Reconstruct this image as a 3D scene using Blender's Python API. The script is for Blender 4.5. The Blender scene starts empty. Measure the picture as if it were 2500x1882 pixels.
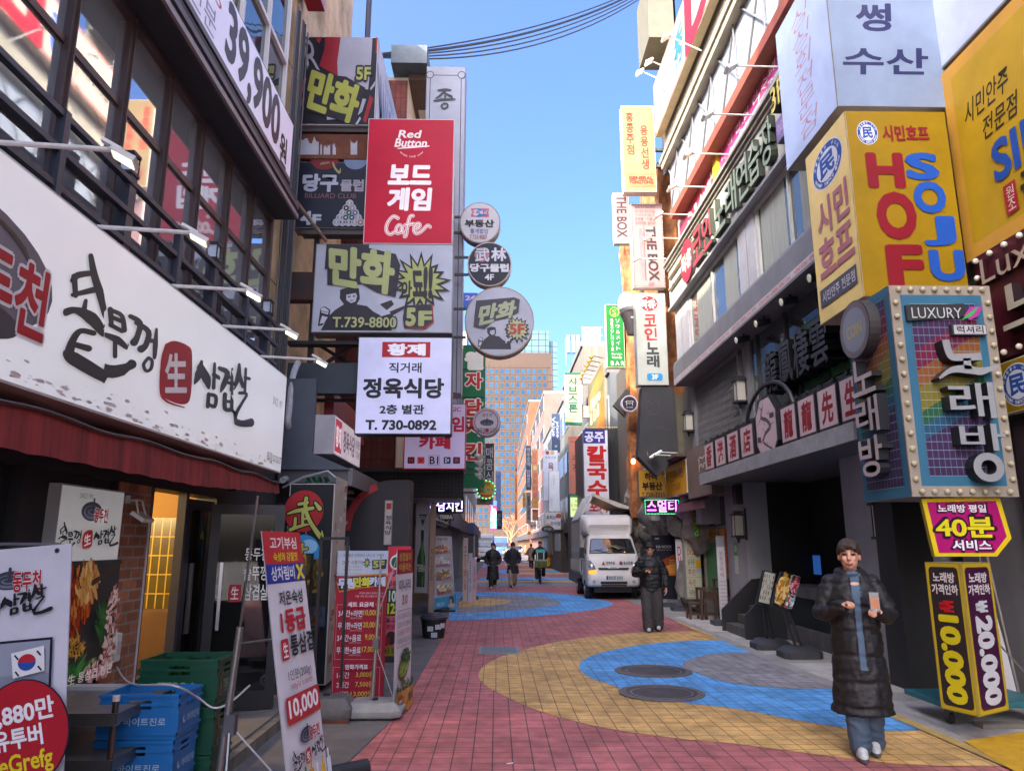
import bpy, bmesh, math, random
from math import radians, sin, cos, pi
from mathutils import Vector as V, Matrix, noise
random.seed(7)
SC = bpy.context.scene
COL = SC.collection
# ---------------------------------------------------------------- camera
F, CX, CY, H = 1800.0, 1250.0, 941.0, 1.72
TH = math.atan((1328 - CY) / F)
PSI = math.atan((CX - 1212) / F * cos(TH))
cam = bpy.data.objects.new('camera', bpy.data.cameras.new('camera'))
cam.data.sensor_width = 36
cam.data.lens = F / 2500 * 36
cam.data.clip_end = 3000
cam.location = (0, 0, H)
cam.rotation_euler = (pi / 2 + TH, 0, -PSI)
COL.objects.link(cam)
SC.camera = cam
# ---------------------------------------------------------------- world, sun, exposure
SUN_EL, SUN_AZ = radians(30), radians(-43)      # sun behind the camera's left shoulder
w = bpy.data.worlds.new('World')
SC.world = w
w.use_nodes = True
nt = w.node_tree
sky = nt.nodes.new('ShaderNodeTexSky')
sky.sky_type = 'NISHITA'
sky.sun_disc = False
sky.sun_elevation = SUN_EL
sdir = V((sin(SUN_AZ) * cos(SUN_EL), -cos(SUN_AZ) * cos(SUN_EL), sin(SUN_EL)))   # towards the sun
sky.sun_rotation = math.atan2(sdir.x, sdir.y)
sky.altitude = 300
sky.air_density = 0.38
sky.dust_density = 9
sky.ozone_density = 2.2
nt.nodes['Background'].inputs[1].default_value = 0.15
hs = nt.nodes.new('ShaderNodeHueSaturation'); hs.inputs['Saturation'].default_value = 1.3
nt.links.new(sky.outputs[0], hs.inputs['Color']); nt.links.new(hs.outputs[0], nt.nodes['Background'].inputs[0])
sl = bpy.data.lights.new('sun', 'SUN')
sl.energy = 2.0
sl.angle = radians(0.5)
sl.color = (1, 0.86, 0.68)
so = bpy.data.objects.new('sun', sl)
so.rotation_euler = sdir.to_track_quat('Z', 'Y').to_euler()
COL.objects.link(so)
SC.view_settings.view_transform = 'Standard'
SC.view_settings.look = 'None'
SC.view_settings.gamma = 1
SC.view_settings.exposure = 2.9
SC.cycles.diffuse_bounces = 5
SC.cycles.max_bounces = 10
# ---------------------------------------------------------------- pixel helpers (photo pixels -> rays)
FW = V((sin(PSI) * cos(TH), cos(PSI) * cos(TH), sin(TH)))
RT = V((cos(PSI), -sin(PSI), 0))
UP = RT.cross(FW)
def ray(px, py): return FW + RT * ((px - CX) / F) - UP * ((py - CY) / F)
def G(px, py, z=0.0):
 d = ray(px, py); t = (z - H) / d.z
 return V((d.x * t, d.y * t, z))
def PX(px, py, x):
 d = ray(px, py); t = x / d.x
 return V((x, d.y * t, H + d.z * t))
def PY(px, py, y):
 d = ray(px, py); t = y / d.y
 return V((d.x * t, y, H + d.z * t))
# ---------------------------------------------------------------- materials
def lin(c):
 if c == 'white': c = '#ffffff'
 if isinstance(c, str):
  c = c.lstrip('#'); c = [int(c[i:i + 2], 16) / 255 for i in (0, 2, 4)]
  return tuple(x / 12.92 if x <= .04045 else ((x + .055) / 1.055) ** 2.4 for x in c) + (1,)
 return tuple(c) + (1,)
_M = {}
def M(c, r=.55, m=0., n=0., ns=3., b=0., bs=40., e=0., ior=1.5, c2=None, st=0.):
 """painted / plain surface: colour c, roughness r, metal m, grime amount n at scale ns, bump b, emission e, vertical streaks st"""
 if not isinstance(c, str) and hasattr(c, 'name'): return c
 k = (c, r, m, n, ns, b, bs, e, ior, c2, st)
 if k in _M: return _M[k]
 mt = bpy.data.materials.new('surface'); mt.use_nodes = True
 t = mt.node_tree; L = t.links.new; p = t.nodes['Principled BSDF']
 p.inputs['Base Color'].default_value = lin(c)
 p.inputs['Roughness'].default_value = r
 p.inputs['Metallic'].default_value = m
 p.inputs['IOR'].default_value = ior
 if e:
  p.inputs['Emission Color'].default_value = lin(c); p.inputs['Emission Strength'].default_value = e
 if n or b or st:
  tc = t.nodes.new('ShaderNodeTexCoord')
 if n or st:
  cur = None
  nz = t.nodes.new('ShaderNodeTexNoise'); nz.inputs['Scale'].default_value = ns; nz.inputs['Detail'].default_value = 8; nz.inputs['Roughness'].default_value = .65
  if st:
   mp = t.nodes.new('ShaderNodeMapping'); mp.inputs['Scale'].default_value = (6, 6, .35)
   L(tc.outputs['Object'], mp.inputs[0]); L(mp.outputs[0], nz.inputs['Vector'])
  else:
   L(tc.outputs['Object'], nz.inputs['Vector'])
  rp = t.nodes.new('ShaderNodeMapRange'); rp.inputs[1].default_value = .38; rp.inputs[2].default_value = .68
  L(nz.outputs[0], rp.inputs[0])
  mx = t.nodes.new('ShaderNodeMix'); mx.data_type = 'RGBA'
  a = lin(c2) if c2 else tuple(x * (1 - max(n, st)) for x in lin(c)[:3]) + (1,)
  mx.inputs['A'].default_value = lin(c); mx.inputs['B'].default_value = a
  L(rp.outputs[0], mx.inputs['Factor']); L(mx.outputs['Result'], p.inputs['Base Color'])
  if e: L(mx.outputs['Result'], p.inputs['Emission Color'])
 if b:
  nb = t.nodes.new('ShaderNodeTexNoise'); nb.inputs['Scale'].default_value = bs; nb.inputs['Detail'].default_value = 5
  L(tc.outputs['Object'], nb.inputs['Vector'])
  bp = t.nodes.new('ShaderNodeBump'); bp.inputs['Strength'].default_value = b; bp.inputs['Distance'].default_value = .02
  L(nb.outputs[0], bp.inputs['Height']); L(bp.outputs[0], p.inputs['Normal'])
 _M[k] = mt
 return mt
def glass(c='#20262c', r=.03, ior=2.1, tr=0.):
 k = ('glass', c, r, ior, tr)
 if k in _M: return _M[k]
 mt = bpy.data.materials.new('window_glass'); mt.use_nodes = True
 p = mt.node_tree.nodes['Principled BSDF']
 p.inputs['Base Color'].default_value = lin(c); p.inputs['Roughness'].default_value = r; p.inputs['IOR'].default_value = ior
 if tr:
  t = mt.node_tree
  tb = t.nodes.new('ShaderNodeBsdfTransparent'); gl = t.nodes.new('ShaderNodeBsdfGlossy'); gl.inputs['Roughness'].default_value = r
  fr = t.nodes.new('ShaderNodeFresnel'); fr.inputs[0].default_value = ior
  m1 = t.nodes.new('ShaderNodeMixShader'); m2 = t.nodes.new('ShaderNodeMixShader')
  m1.inputs[0].default_value = tr
  t.links.new(p.outputs[0], m1.inputs[1]); t.links.new(tb.outputs[0], m1.inputs[2])
  t.links.new(fr.outputs[0], m2.inputs[0]); t.links.new(m1.outputs[0], m2.inputs[1]); t.links.new(gl.outputs[0], m2.inputs[2])
  t.links.new(m2.outputs[0], t.nodes['Material Output'].inputs[0])
 else:      # a little waviness, so that a reflection bends from pane to pane
  t = mt.node_tree
  tc = t.nodes.new('ShaderNodeTexCoord'); nb = t.nodes.new('ShaderNodeTexNoise'); nb.inputs['Scale'].default_value = 1.3
  bp = t.nodes.new('ShaderNodeBump'); bp.inputs['Strength'].default_value = .06; bp.inputs['Distance'].default_value = .1
  t.links.new(tc.outputs['Object'], nb.inputs['Vector']); t.links.new(nb.outputs[0], bp.inputs['Height']); t.links.new(bp.outputs[0], p.inputs['Normal'])
 _M[k] = mt
 return mt
def bricks(c1, c2, mc, sw=.21, sh=.065, axis='x', mort=.012, off=.5, b=.4, r=.8, sq=0.):
 """brick / tile pattern in metres; axis = wall normal"""
 k = ('brick', c1, c2, mc, sw, sh, axis, mort, off, b, r)
 if k in _M: return _M[k]
 mt = bpy.data.materials.new('masonry'); mt.use_nodes = True
 t = mt.node_tree; L = t.links.new; p = t.nodes['Principled BSDF']
 tc = t.nodes.new('ShaderNodeTexCoord'); sp = t.nodes.new('ShaderNodeSeparateXYZ'); cb = t.nodes.new('ShaderNodeCombineXYZ')
 L(tc.outputs['Object'], sp.inputs[0])
 a, bb = {'x': ('Y', 'Z'), 'y': ('X', 'Z'), 'z': ('X', 'Y')}[axis]
 L(sp.outputs[a], cb.inputs[0]); L(sp.outputs[bb], cb.inputs[1])
 bt = t.nodes.new('ShaderNodeTexBrick')
 bt.offset = off; bt.inputs['Scale'].default_value = 1
 bt.inputs['Brick Width'].default_value = sw; bt.inputs['Row Height'].default_value = sh; bt.inputs['Mortar Size'].default_value = mort / 2
 bt.inputs['Color1'].default_value = lin(c1); bt.inputs['Color2'].default_value = lin(c2); bt.inputs['Mortar'].default_value = lin(mc)
 bt.inputs['Bias'].default_value = 0
 L(cb.outputs[0], bt.inputs['Vector'])
 nz = t.nodes.new('ShaderNodeTexNoise'); nz.inputs['Scale'].default_value = 5; nz.inputs['Detail'].default_value = 8; L(tc.outputs['Object'], nz.inputs['Vector'])
 rp = t.nodes.new('ShaderNodeMapRange'); rp.inputs[1].default_value = .3; rp.inputs[2].default_value = .7; rp.inputs[3].default_value = .7; rp.inputs[4].default_value = 1.15
 L(nz.outputs[0], rp.inputs[0])
 mx = t.nodes.new('ShaderNodeMix'); mx.data_type = 'RGBA'; mx.blend_type = 'MULTIPLY'; mx.inputs['Factor'].default_value = 1
 L(bt.outputs['Color'], mx.inputs['A']); L(rp.outputs[0], mx.inputs['B']); L(mx.outputs['Result'], p.inputs['Base Color'])
 bp = t.nodes.new('ShaderNodeBump'); bp.inputs['Strength'].default_value = b; bp.inputs['Distance'].default_value = .01; bp.invert = True
 L(bt.outputs['Fac'], bp.inputs['Height']); L(bp.outputs[0], p.inputs['Normal'])
 p.inputs['Roughness'].default_value = r
 _M[k] = mt
 return mt
# ---------------------------------------------------------------- mesh collecting
class MB:
 def __init__(s, T=None): s.v = []; s.f = []; s.k = []; s.m = []; s.T = T
 def mi(s, mat):
  if not hasattr(mat, 'node_tree'): mat = M(mat)
  if mat not in s.m: s.m.append(mat)
  return s.m.index(mat)
 def add(s, pts, faces, mat):
  o = len(s.v); k = s.mi(mat)
  s.v += [(s.T @ V(p)) if s.T else V(p) for p in pts]
  for f in faces: s.f.append([o + i for i in f]); s.k.append(k)
 def poly(s, pts, mat): s.add(pts, [list(range(len(pts)))], mat)
 def box(s, a, b, mat):
  x0, y0, z0 = a; x1, y1, z1 = b
  p = [(x, y, z) for z in (z0, z1) for y in (y0, y1) for x in (x0, x1)]
  s.add(p, [(0, 2, 3, 1), (4, 5, 7, 6), (0, 1, 5, 4), (2, 6, 7, 3), (0, 4, 6, 2), (1, 3, 7, 5)], mat)
 def fbox(s, fr, a, b, mat):
  """box in a frame's (u, v, w) coordinates"""
  x0, y0, z0 = a; x1, y1, z1 = b
  p = [fr.P(x, y, z) for z in (z0, z1) for y in (y0, y1) for x in (x0, x1)]
  s.add(p, [(0, 2, 3, 1), (4, 5, 7, 6), (0, 1, 5, 4), (2, 6, 7, 3), (0, 4, 6, 2), (1, 3, 7, 5)], mat)
 def tube(s, pts, r, mat, n=8, cap=True):
  pts = [V(p) for p in pts]; rs = r if isinstance(r, (list, tuple)) else [r] * len(pts)
  vs = []; fs = []
  d0 = (pts[1] - pts[0]).normalized()
  a = d0.orthogonal().normalized()
  if abs(d0.z) > .9: a = (V((1, 0, 0)) - d0 * d0.x).normalized()
  for i, p in enumerate(pts):
   d = (pts[min(i + 1, len(pts) - 1)] - pts[max(i - 1, 0)]).normalized()
   a = (a - d * a.dot(d)).normalized(); b = d.cross(a)
   for j in range(n):
    t = 2 * pi * (j + .5) / n
    vs.append(p + (a * cos(t) + b * sin(t)) * rs[i])
  for i in range(len(pts) - 1):
   for j in range(n):
    k = (j + 1) % n
    fs.append((i * n + j, i * n + k, (i + 1) * n + k, (i + 1) * n + j))
  if cap: fs += [list(range(n))[::-1], list(range((len(pts) - 1) * n, len(pts) * n))]
  s.add(vs, fs, mat)
 def bar(s, p, q, w, h, mat):
  """rectangular bar from p to q"""
  p, q = V(p), V(q); d = (q - p).normalized()
  a = V((0, 0, 1)).cross(d)
  a = a.normalized() if a.length > 1e-3 else V((1, 0, 0))
  b = d.cross(a)
  o = [a * w / 2 + b * h / 2, -a * w / 2 + b * h / 2, -a * w / 2 - b * h / 2, a * w / 2 - b * h / 2]
  s.add([p + x for x in o] + [q + x for x in o], [(0, 1, 2, 3), (7, 6, 5, 4), (0, 4, 5, 1), (1, 5, 6, 2), (2, 6, 7, 3), (3, 7, 4, 0)], mat)
 def sph(s, c, r, mat, n=12, m=8):
  r = (r, r, r) if not hasattr(r, '__len__') else r; c = V(c)
  vs = [c + V((0, 0, r[2]))]; fs = []
  for i in range(1, m):
   a = pi * i / m
   for j in range(n):
    t = 2 * pi * j / n; vs.append(c + V((r[0] * sin(a) * cos(t), r[1] * sin(a) * sin(t), r[2] * cos(a))))
  vs.append(c - V((0, 0, r[2])))
  for j in range(n):
   k = (j + 1) % n
   fs.append((0, 1 + j, 1 + k))
   for i in range(m - 2): fs.append((1 + i * n + j, 1 + (i + 1) * n + j, 1 + (i + 1) * n + k, 1 + i * n + k))
   fs.append((1 + (m - 2) * n + j, len(vs) - 1, 1 + (m - 2) * n + k))
  s.add(vs, fs, mat)
 def loft(s, rings, mat, cap=True, close=True):
  n = len(rings[0]); vs = [p for r in rings for p in r]; fs = []
  for i in range(len(rings) - 1):
   for j in range(n if close else n - 1):
    k = (j + 1) % n
    fs.append((i * n + j, i * n + k, (i + 1) * n + k, (i + 1) * n + j))
  if cap: fs += [list(range(n))[::-1], list(range((len(rings) - 1) * n, len(rings) * n))]
  s.add(vs, fs, mat)
 def prism(s, pts, fr, d0, d1, mat):
  """2-D outline (u, v) in a frame, thick from w = d0 to d1"""
  n = len(pts)
  vs = [fr.P(a, b, d0) for a, b in pts] + [fr.P(a, b, d1) for a, b in pts]
  s.add(vs, [list(range(n))[::-1], list(range(n, 2 * n))] + [(i, (i + 1) % n, n + (i + 1) % n, n + i) for i in range(n)], mat)
 def build(s, name, parent=None, smooth=True, bevel=0., fix=False, label=None):
  me = bpy.data.meshes.new(name)
  off = V(parent['_o']) if parent is not None and '_o' in parent else V((0, 0, 0))
  if parent is None and s.v:
   xs = [p.x for p in s.v]; ys = [p.y for p in s.v]; zs = [p.z for p in s.v]
   off = V(((min(xs) + max(xs)) / 2, (min(ys) + max(ys)) / 2, min(zs)))
  me.from_pydata([p - off for p in s.v], [], s.f)
  for m in s.m: me.materials.append(m)
  me.polygons.foreach_set('material_index', s.k)
  if fix:
   bm = bmesh.new(); bm.from_mesh(me); bmesh.ops.recalc_face_normals(bm, faces=bm.faces); bm.to_mesh(me); bm.free()
  if smooth:
   me.polygons.foreach_set('use_smooth', [True] * len(me.polygons))
   me.set_sharp_from_angle(angle=radians(38))
  o = bpy.data.objects.new(name, me); COL.objects.link(o)
  if parent is None: o.location = off; o['_o'] = off
  else:
   o.parent = parent; o['_o'] = off
  if bevel:
   md = o.modifiers.new('bevel', 'BEVEL'); md.width = bevel; md.segments = 2; md.limit_method = 'ANGLE'; md.angle_limit = radians(50)
  if label: o['label'] = label
  return o
def tag(o, label=None, cat=None, group=None, kind=None):
 if label: o['label'] = label
 if cat: o['category'] = cat
 if group: o['group'] = group
 if kind: o['kind'] = kind
 return o
def thing(name, loc, label, cat, group=None):
 o = bpy.data.objects.new(name, None); COL.objects.link(o)
 o.empty_display_size = .2; o.location = loc; o['_o'] = V(loc)
 return tag(o, label, cat, group)
def structure(mb, name, **k): return tag(mb.build(name, **k), kind='structure')
def copy_tree(o, parent=None):
 c = o.copy(); COL.objects.link(c)
 if parent is not None: c.parent = parent
 for ch in [x for x in COL.objects if x.parent == o]: copy_tree(ch, c)
 return c
class Fr:
 """a plane frame: u to the right, v up, w towards the viewer of the face"""
 def __init__(s, o, yaw=0, u=None, v=None):
  s.o = V(o)
  s.u = V(u).normalized() if u is not None else V((cos(radians(yaw)), sin(radians(yaw)), 0))
  s.v = V(v).normalized() if v is not None else V((0, 0, 1))
  s.w = s.u.cross(s.v).normalized()
 def P(s, a, b, c=0.): return s.o + s.u * a + s.v * b + s.w * c
 def pix(s, px, py):
  d = ray(px, py); t = (s.o - V((0, 0, H))).dot(s.w) / d.dot(s.w)
  q = V((0, 0, H)) + d * t - s.o
  return q.dot(s.u), q.dot(s.v)
# ---------------------------------------------------------------- lettering
_fc = bpy.data.curves.new('lettering', 'FONT'); _fc.size = 1; _fc.resolution_u = 3
_fo = bpy.data.objects.new('lettering', _fc)
_ts = bpy.data.scenes.new('lettering'); _ts.collection.objects.link(_fo)   # a scratch scene, removed at the end
_G = {}
def glyphs(txt, off):
 k = (txt, off)
 if k not in _G:
  _fc.body = txt; _fc.offset = min(off, .012)
  ctx = bpy.context.temp_override(scene=_ts, view_layer=_ts.view_layers[0]); ctx.__enter__(); dg = bpy.context.evaluated_depsgraph_get(); dg.update(); ctx.__exit__(None, None, None)
  me = bpy.data.meshes.new_from_object(_fo.evaluated_get(dg))
  vs = [(v.co.x, v.co.y) for v in me.vertices]; fs = [list(p.vertices) for p in me.polygons]
  bpy.data.meshes.remove(me)
  x0 = min(v[0] for v in vs); x1 = max(v[0] for v in vs); y0 = min(v[1] for v in vs); y1 = max(v[1] for v in vs)
  _G[k] = ([((x - x0) / (x1 - x0), (y - y0) / (y1 - y0)) for x, y in vs], fs, x1 - x0, y1 - y0)
 return _G[k]
def stroke_poly(pts, ws):
 """brush stroke: smooth polyline with a width at each point -> outline strips (list of quads)"""
 # catmull-rom refine
 P = []; W = []
 n = len(pts)
 for i in range(n - 1):
  p0, p1, p2, p3 = pts[max(i - 1, 0)], pts[i], pts[i + 1], pts[min(i + 2, n - 1)]
  for j in range(4):
   t = j / 4
   f = lambda a, b, c, d: .5 * (2 * b + (c - a) * t + (2 * a - 5 * b + 4 * c - d) * t * t + (3 * b - a - 3 * c + d) * t ** 3)
   P.append((f(p0[0], p1[0], p2[0], p3[0]), f(p0[1], p1[1], p2[1], p3[1]))); W.append(ws[i] * (1 - t) + ws[i + 1] * t)
 P.append(pts[-1]); W.append(ws[-1])
 L = []; R = []
 for i, p in enumerate(P):
  a = P[max(i - 1, 0)]; b = P[min(i + 1, len(P) - 1)]
  dx, dy = b[0] - a[0], b[1] - a[1]; l = math.hypot(dx, dy) or 1
  nx, ny = -dy / l * W[i] / 2, dx / l * W[i] / 2
  L.append((p[0] + nx, p[1] + ny)); R.append((p[0] - nx, p[1] - ny))
 return L, R
class Sign:
 """a sign board: casing + printed face (+ whatever is added).  ref = rectangle (x0, y0, x1, y1) in any picture-like units that maps
 onto the face, so that lettering can be laid out in those units."""
 def __init__(s, fr, u0, v0, u1, v1, ref=(0, 0, 100, 100), bg='#e8e8ea', depth=.15, edge='#8a8c90', rim=.012, name='shop_sign', label='', cat='sign',
                 group=None, round=False, gloss=.35, e=0., parent=None, part='panel', outline=None, L=.0012, back=True, grime=.2, case=True):
  s.fr = fr; s.R = (u0, v0, u1, v1); s.ref = ref; s.L = L; s.lay = 2; s.e = e; s.g = gloss; s.gr = grime
  s.root = parent if parent is not None else thing(name, fr.P((u0 + u1) / 2, v0, -depth / 2), label, cat, group)
  s.mb = MB(); s.part = part; s.done_ = False
  cs = MB(); ed = M(edge, .45, n=.25, ns=2)
  if round:
   cu, cv, ru, rv = (u0 + u1) / 2, (v0 + v1) / 2, (u1 - u0) / 2, (v1 - v0) / 2
   o = [(cu + ru * cos(2 * pi * i / 40), cv + rv * sin(2 * pi * i / 40)) for i in range(40)]
   o2 = [(cu + (ru - rim) * cos(2 * pi * i / 40), cv + (rv - rim) * sin(2 * pi * i / 40)) for i in range(40)]
  elif outline:
   o = [s.xy(*p) for p in outline]; o2 = o
  else:
   o = [(u0, v0), (u1, v0), (u1, v1), (u0, v1)]
   o2 = [(u0 + rim, v0 + rim), (u1 - rim, v0 + rim), (u1 - rim, v1 - rim), (u0 + rim, v1 - rim)]
  if case:
   cs.prism(o, fr, -depth, 0, ed)
   cs.build('casing' if depth > .03 else 'backing', s.root)
   s.face(o2, bg)
  else: s.lay = 6
 def c(s, col):
  return M(col, max(s.g, .4), e=s.e, n=s.gr, ns=1.3, ior=1.3) if isinstance(col, str) else col
 def face(s, o, col):
  s.mb.poly([s.fr.P(a, b, s.L * s.lay) for a, b in o], s.c(col)); s.lay += 1
 def xy(s, a, b):
  x0, y0, x1, y1 = s.ref; u0, v0, u1, v1 = s.R
  return u0 + (a - x0) / (x1 - x0) * (u1 - u0), v1 - (b - y0) / (y1 - y0) * (v1 - v0)
 def q(s, pts, col, lay=None):
  s.mb.poly([s.fr.P(*s.xy(a, b), s.L * s.lay) for a, b in pts][::-1], s.c(col)); s.lay += 1; return s
 p = q
 def r(s, a0, b0, a1, b1, col): return s.q([(a0, b0), (a1, b0), (a1, b1), (a0, b1)], col)
 def e_(s, cx, cy, rx, ry, col, n=28, a0=0, a1=360, rot=0):
  ps = []
  for i in range(n + (a1 - a0 < 360)):
   t = radians(a0 + (a1 - a0) * i / n); x, y = rx * cos(t), ry * sin(t); k = radians(rot)
   ps.append((cx + x * cos(k) - y * sin(k), cy + x * sin(k) + y * cos(k)))
  return s.q(ps, col)
 def rr(s, a0, b0, a1, b1, rad, col, n=5):
  ps = []
  for cx, cy, st in ((a1 - rad, b0 + rad, -90), (a1 - rad, b1 - rad, 0), (a0 + rad, b1 - rad, 90), (a0 + rad, b0 + rad, 180)):
   ps += [(cx + rad * cos(radians(st + 90 * i / n)), cy + rad * sin(radians(st + 90 * i / n))) for i in range(n + 1)]
  return s.q(ps, col)
 def frame(s, a0, b0, a1, b1, t, col):
  s.r(a0, b0, a1, b0 + t, col); s.lay -= 1; s.r(a0, b1 - t, a1, b1, col); s.lay -= 1
  s.r(a0, b0 + t, a0 + t, b1 - t, col); s.lay -= 1; s.r(a1 - t, b0 + t, a1, b1 - t, col); return s
 def ring(s, cx, cy, rx, ry, t, col, n=36):
  o = []
  for i in range(n):
   a, b = 2 * pi * i / n, 2 * pi * (i + 1) / n
   s.mb.poly([s.fr.P(*s.xy(cx + q * rx_ * 1, cy + w_), s.L * s.lay) for q, rx_, w_ in
                       ((cos(a), rx, ry * sin(a)), (cos(a), rx - t, (ry - t) * sin(a)), (cos(b), rx - t, (ry - t) * sin(b)), (cos(b), rx, ry * sin(b)))], s.c(col))
  s.lay += 1; return s
 def t(s, txt, a0, b0, a1, b1, col, o=.012, rot=0., sh=0., ol=None, quad=None, deep=0.):
  """lettering fitted to the box; o = boldness, ol = (colour, extra boldness) outline, quad = 4 corner points TL TR BR BL"""
  if ol: s.t(txt, a0 - ol[1] * 3, b0 - ol[1] * 3, a1 + ol[1] * 3, b1 + ol[1] * 3, ol[0], o + ol[2] if len(ol) > 2 else o + .05, rot, sh, quad=quad)
  vs, fs, gw, gh = glyphs(txt, o); r_ = max(0, o - .012)
  if r_:      # bold: the outline repeated around itself, each copy a hair higher
   for i in range(8): s._lay(vs, fs, r_ * cos(i * pi / 4) / gw, r_ * sin(i * pi / 4) / gh, (a0, b0, a1, b1), col, rot, sh, quad, deep + i * .00004)
   deep += .00036
  s._lay(vs, fs, 0, 0, (a0, b0, a1, b1), col, rot, sh, quad, deep); s.lay += 1
  return s
 def _lay(s, vs, fs, ox, oy, box, col, rot, sh, quad, deep):
  a0, b0, a1, b1 = box; vs = [(x + ox, y + oy) for x, y in vs]
  if quad:
   (ax, ay), (bx, by), (cx, cy), (dx, dy) = quad
   P2 = [((ax * (1 - x) + bx * x) * y + (dx * (1 - x) + cx * x) * (1 - y), (ay * (1 - x) + by * x) * y + (dy * (1 - x) + cy * x) * (1 - y)) for x, y in vs]
  else:
   mx, my = (a0 + a1) / 2, (b0 + b1) / 2; k = radians(rot); P2 = []
   for x, y in vs:
    X = (x - .5) * (a1 - a0) + (y - .5) * sh * (b1 - b0); Y = (.5 - y) * (b1 - b0)
    P2.append((mx + X * cos(k) - Y * sin(k), my + X * sin(k) + Y * cos(k)))
  W = s.L * s.lay + deep
  s.mb.add([s.fr.P(*s.xy(*p), W) for p in P2], fs, s.c(col))
 def vt(s, txt, a0, b0, a1, b1, col, o=.012, gap=.12, **k):
  n = len(txt); h = (b1 - b0) / n
  for i, ch in enumerate(txt):
   if ch != ' ':
    s.t(ch, a0, b0 + h * i + h * gap / 2, a1, b0 + h * (i + 1) - h * gap / 2, col, o, **k); s.lay -= 1
  s.lay += 1
  return s
 def st(s, pts, ws, col):
  if not hasattr(ws, '__len__'): ws = [ws] * len(pts)
  L, R = stroke_poly(pts, ws); n = len(L)
  vs = [s.fr.P(*s.xy(*p), s.L * s.lay) for p in L + R]
  s.mb.add(vs, [(i, i + 1, n + i + 1, n + i) for i in range(n - 1)], s.c(col))
  for c_, w_ in ((pts[0], ws[0]), (pts[-1], ws[-1])):
   s.lay += .05
   s.mb.poly([s.fr.P(*s.xy(c_[0] + w_ / 2 * cos(2 * pi * i / 10), c_[1] + w_ / 2 * sin(2 * pi * i / 10)), s.L * s.lay) for i in range(10)], s.c(col))
  s.lay += .05
  return s
 def up(s): s.lay += 1; return s
 def done(s, extra=None):
  s.mb.build(s.part, s.root, smooth=False)
  return s.root
def signY(y, x0, y0, x1, y1, ref=None, yaw=0, **k):
 """sign facing the camera at depth y; its picture rectangle is x0..y1"""
 mx, my = (x0 + x1) / 2, (y0 + y1) / 2
 a = PY(x0, my, y).x; b = PY(x1, my, y).x; t = PY(mx, y0, y).z; bt = PY(mx, y1, y).z
 fr = Fr(((a + b) / 2, y, 0), yaw); h = (b - a) / 2
 return Sign(fr, -h, bt, h, t, ref=ref or (x0, y0, x1, y1), **k)
def signX(side, x, Y0, Y1, z0, z1, **k):
 """sign flat on a street facade; side -1 = left row (faces +X), +1 = right row (faces -X); Y0..Y1 near..far"""
 if side < 0: return Sign(Fr((x, 0, 0), 90), Y0, z0, Y1, z1, **k)
 return Sign(Fr((x, 0, 0), -90), -Y1, z0, -Y0, z1, **k)
# ================================================================ GROUND AND ROAD
def paving(c1, c2, joint, sz=.165, r=.75):
 m = bricks(c1, c2, joint, sw=sz, sh=sz * 1.0, axis='z', mort=.011, off=0., b=.35, r=r)
 return m
def speckle(mt, s=420, amt=.5):
 """fine aggregate speckle multiplied over a masonry material's colour"""
 if mt.get('spk'): return mt
 mt['spk'] = 1
 t = mt.node_tree; p = t.nodes['Principled BSDF']; src = p.inputs['Base Color'].links[0].from_socket
 tc = t.nodes.new('ShaderNodeTexCoord'); nz = t.nodes.new('ShaderNodeTexNoise'); nz.inputs['Scale'].default_value = s; nz.inputs['Detail'].default_value = 2
 n2 = t.nodes.new('ShaderNodeTexNoise'); n2.inputs['Scale'].default_value = 1.1; n2.inputs['Detail'].default_value = 9; n2.inputs['Roughness'].default_value = .72
 rp = t.nodes.new('ShaderNodeMapRange'); rp.inputs[1].default_value = .3; rp.inputs[2].default_value = .7; rp.inputs[3].default_value = 1 - amt; rp.inputs[4].default_value = 1 + amt
 vo = t.nodes.new('ShaderNodeTexVoronoi'); vo.inputs['Scale'].default_value = 2.6; r3 = t.nodes.new('ShaderNodeMapRange'); r3.inputs[1].default_value = .05; r3.inputs[2].default_value = .075; r3.inputs[3].default_value = .62; m3 = t.nodes.new('ShaderNodeMath'); m3.operation = 'MULTIPLY'
 r2 = t.nodes.new('ShaderNodeMapRange'); r2.inputs[1].default_value = .34; r2.inputs[2].default_value = .62; r2.inputs[3].default_value = .6; r2.inputs[4].default_value = 1.15
 mu = t.nodes.new('ShaderNodeMath'); mu.operation = 'MULTIPLY'
 mx = t.nodes.new('ShaderNodeMix'); mx.data_type = 'RGBA'; mx.blend_type = 'MULTIPLY'; mx.inputs['Factor'].default_value = 1
 L = t.links.new
 L(tc.outputs['Object'], nz.inputs['Vector']); L(tc.outputs['Object'], n2.inputs['Vector']); L(nz.outputs[0], rp.inputs[0]); L(n2.outputs[0], r2.inputs[0])
 L(rp.outputs[0], mu.inputs[0]); L(r2.outputs[0], mu.inputs[1]); L(src, mx.inputs['A']); L(tc.outputs['Object'], vo.inputs['Vector']); L(vo.outputs['Distance'], r3.inputs[0]); L(mu.outputs[0], m3.inputs[0]); L(r3.outputs[0], m3.inputs[1]); L(m3.outputs[0], mx.inputs['B']); L(mx.outputs['Result'], p.inputs['Base Color'])
 return mt
RED = speckle(paving('#bf7272', '#b46a6a', '#5d4344'), 160, .35)
YEL = speckle(paving('#d9b06c', '#cfa664', '#7a6447'), 160, .35)
BLU = speckle(paving('#62aaea', '#5aa2e2', '#3d617f'), 160, .3)
GRY = speckle(paving('#949297', '#8c8a90', '#565458'), 160, .35)
ASPH = M('#5e5d60', .9, n=.35, ns=2.5, b=.35, bs=160)
CONC = M('#a09e9b', .85, n=.3, ns=1.6, b=.25, bs=90)
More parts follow.
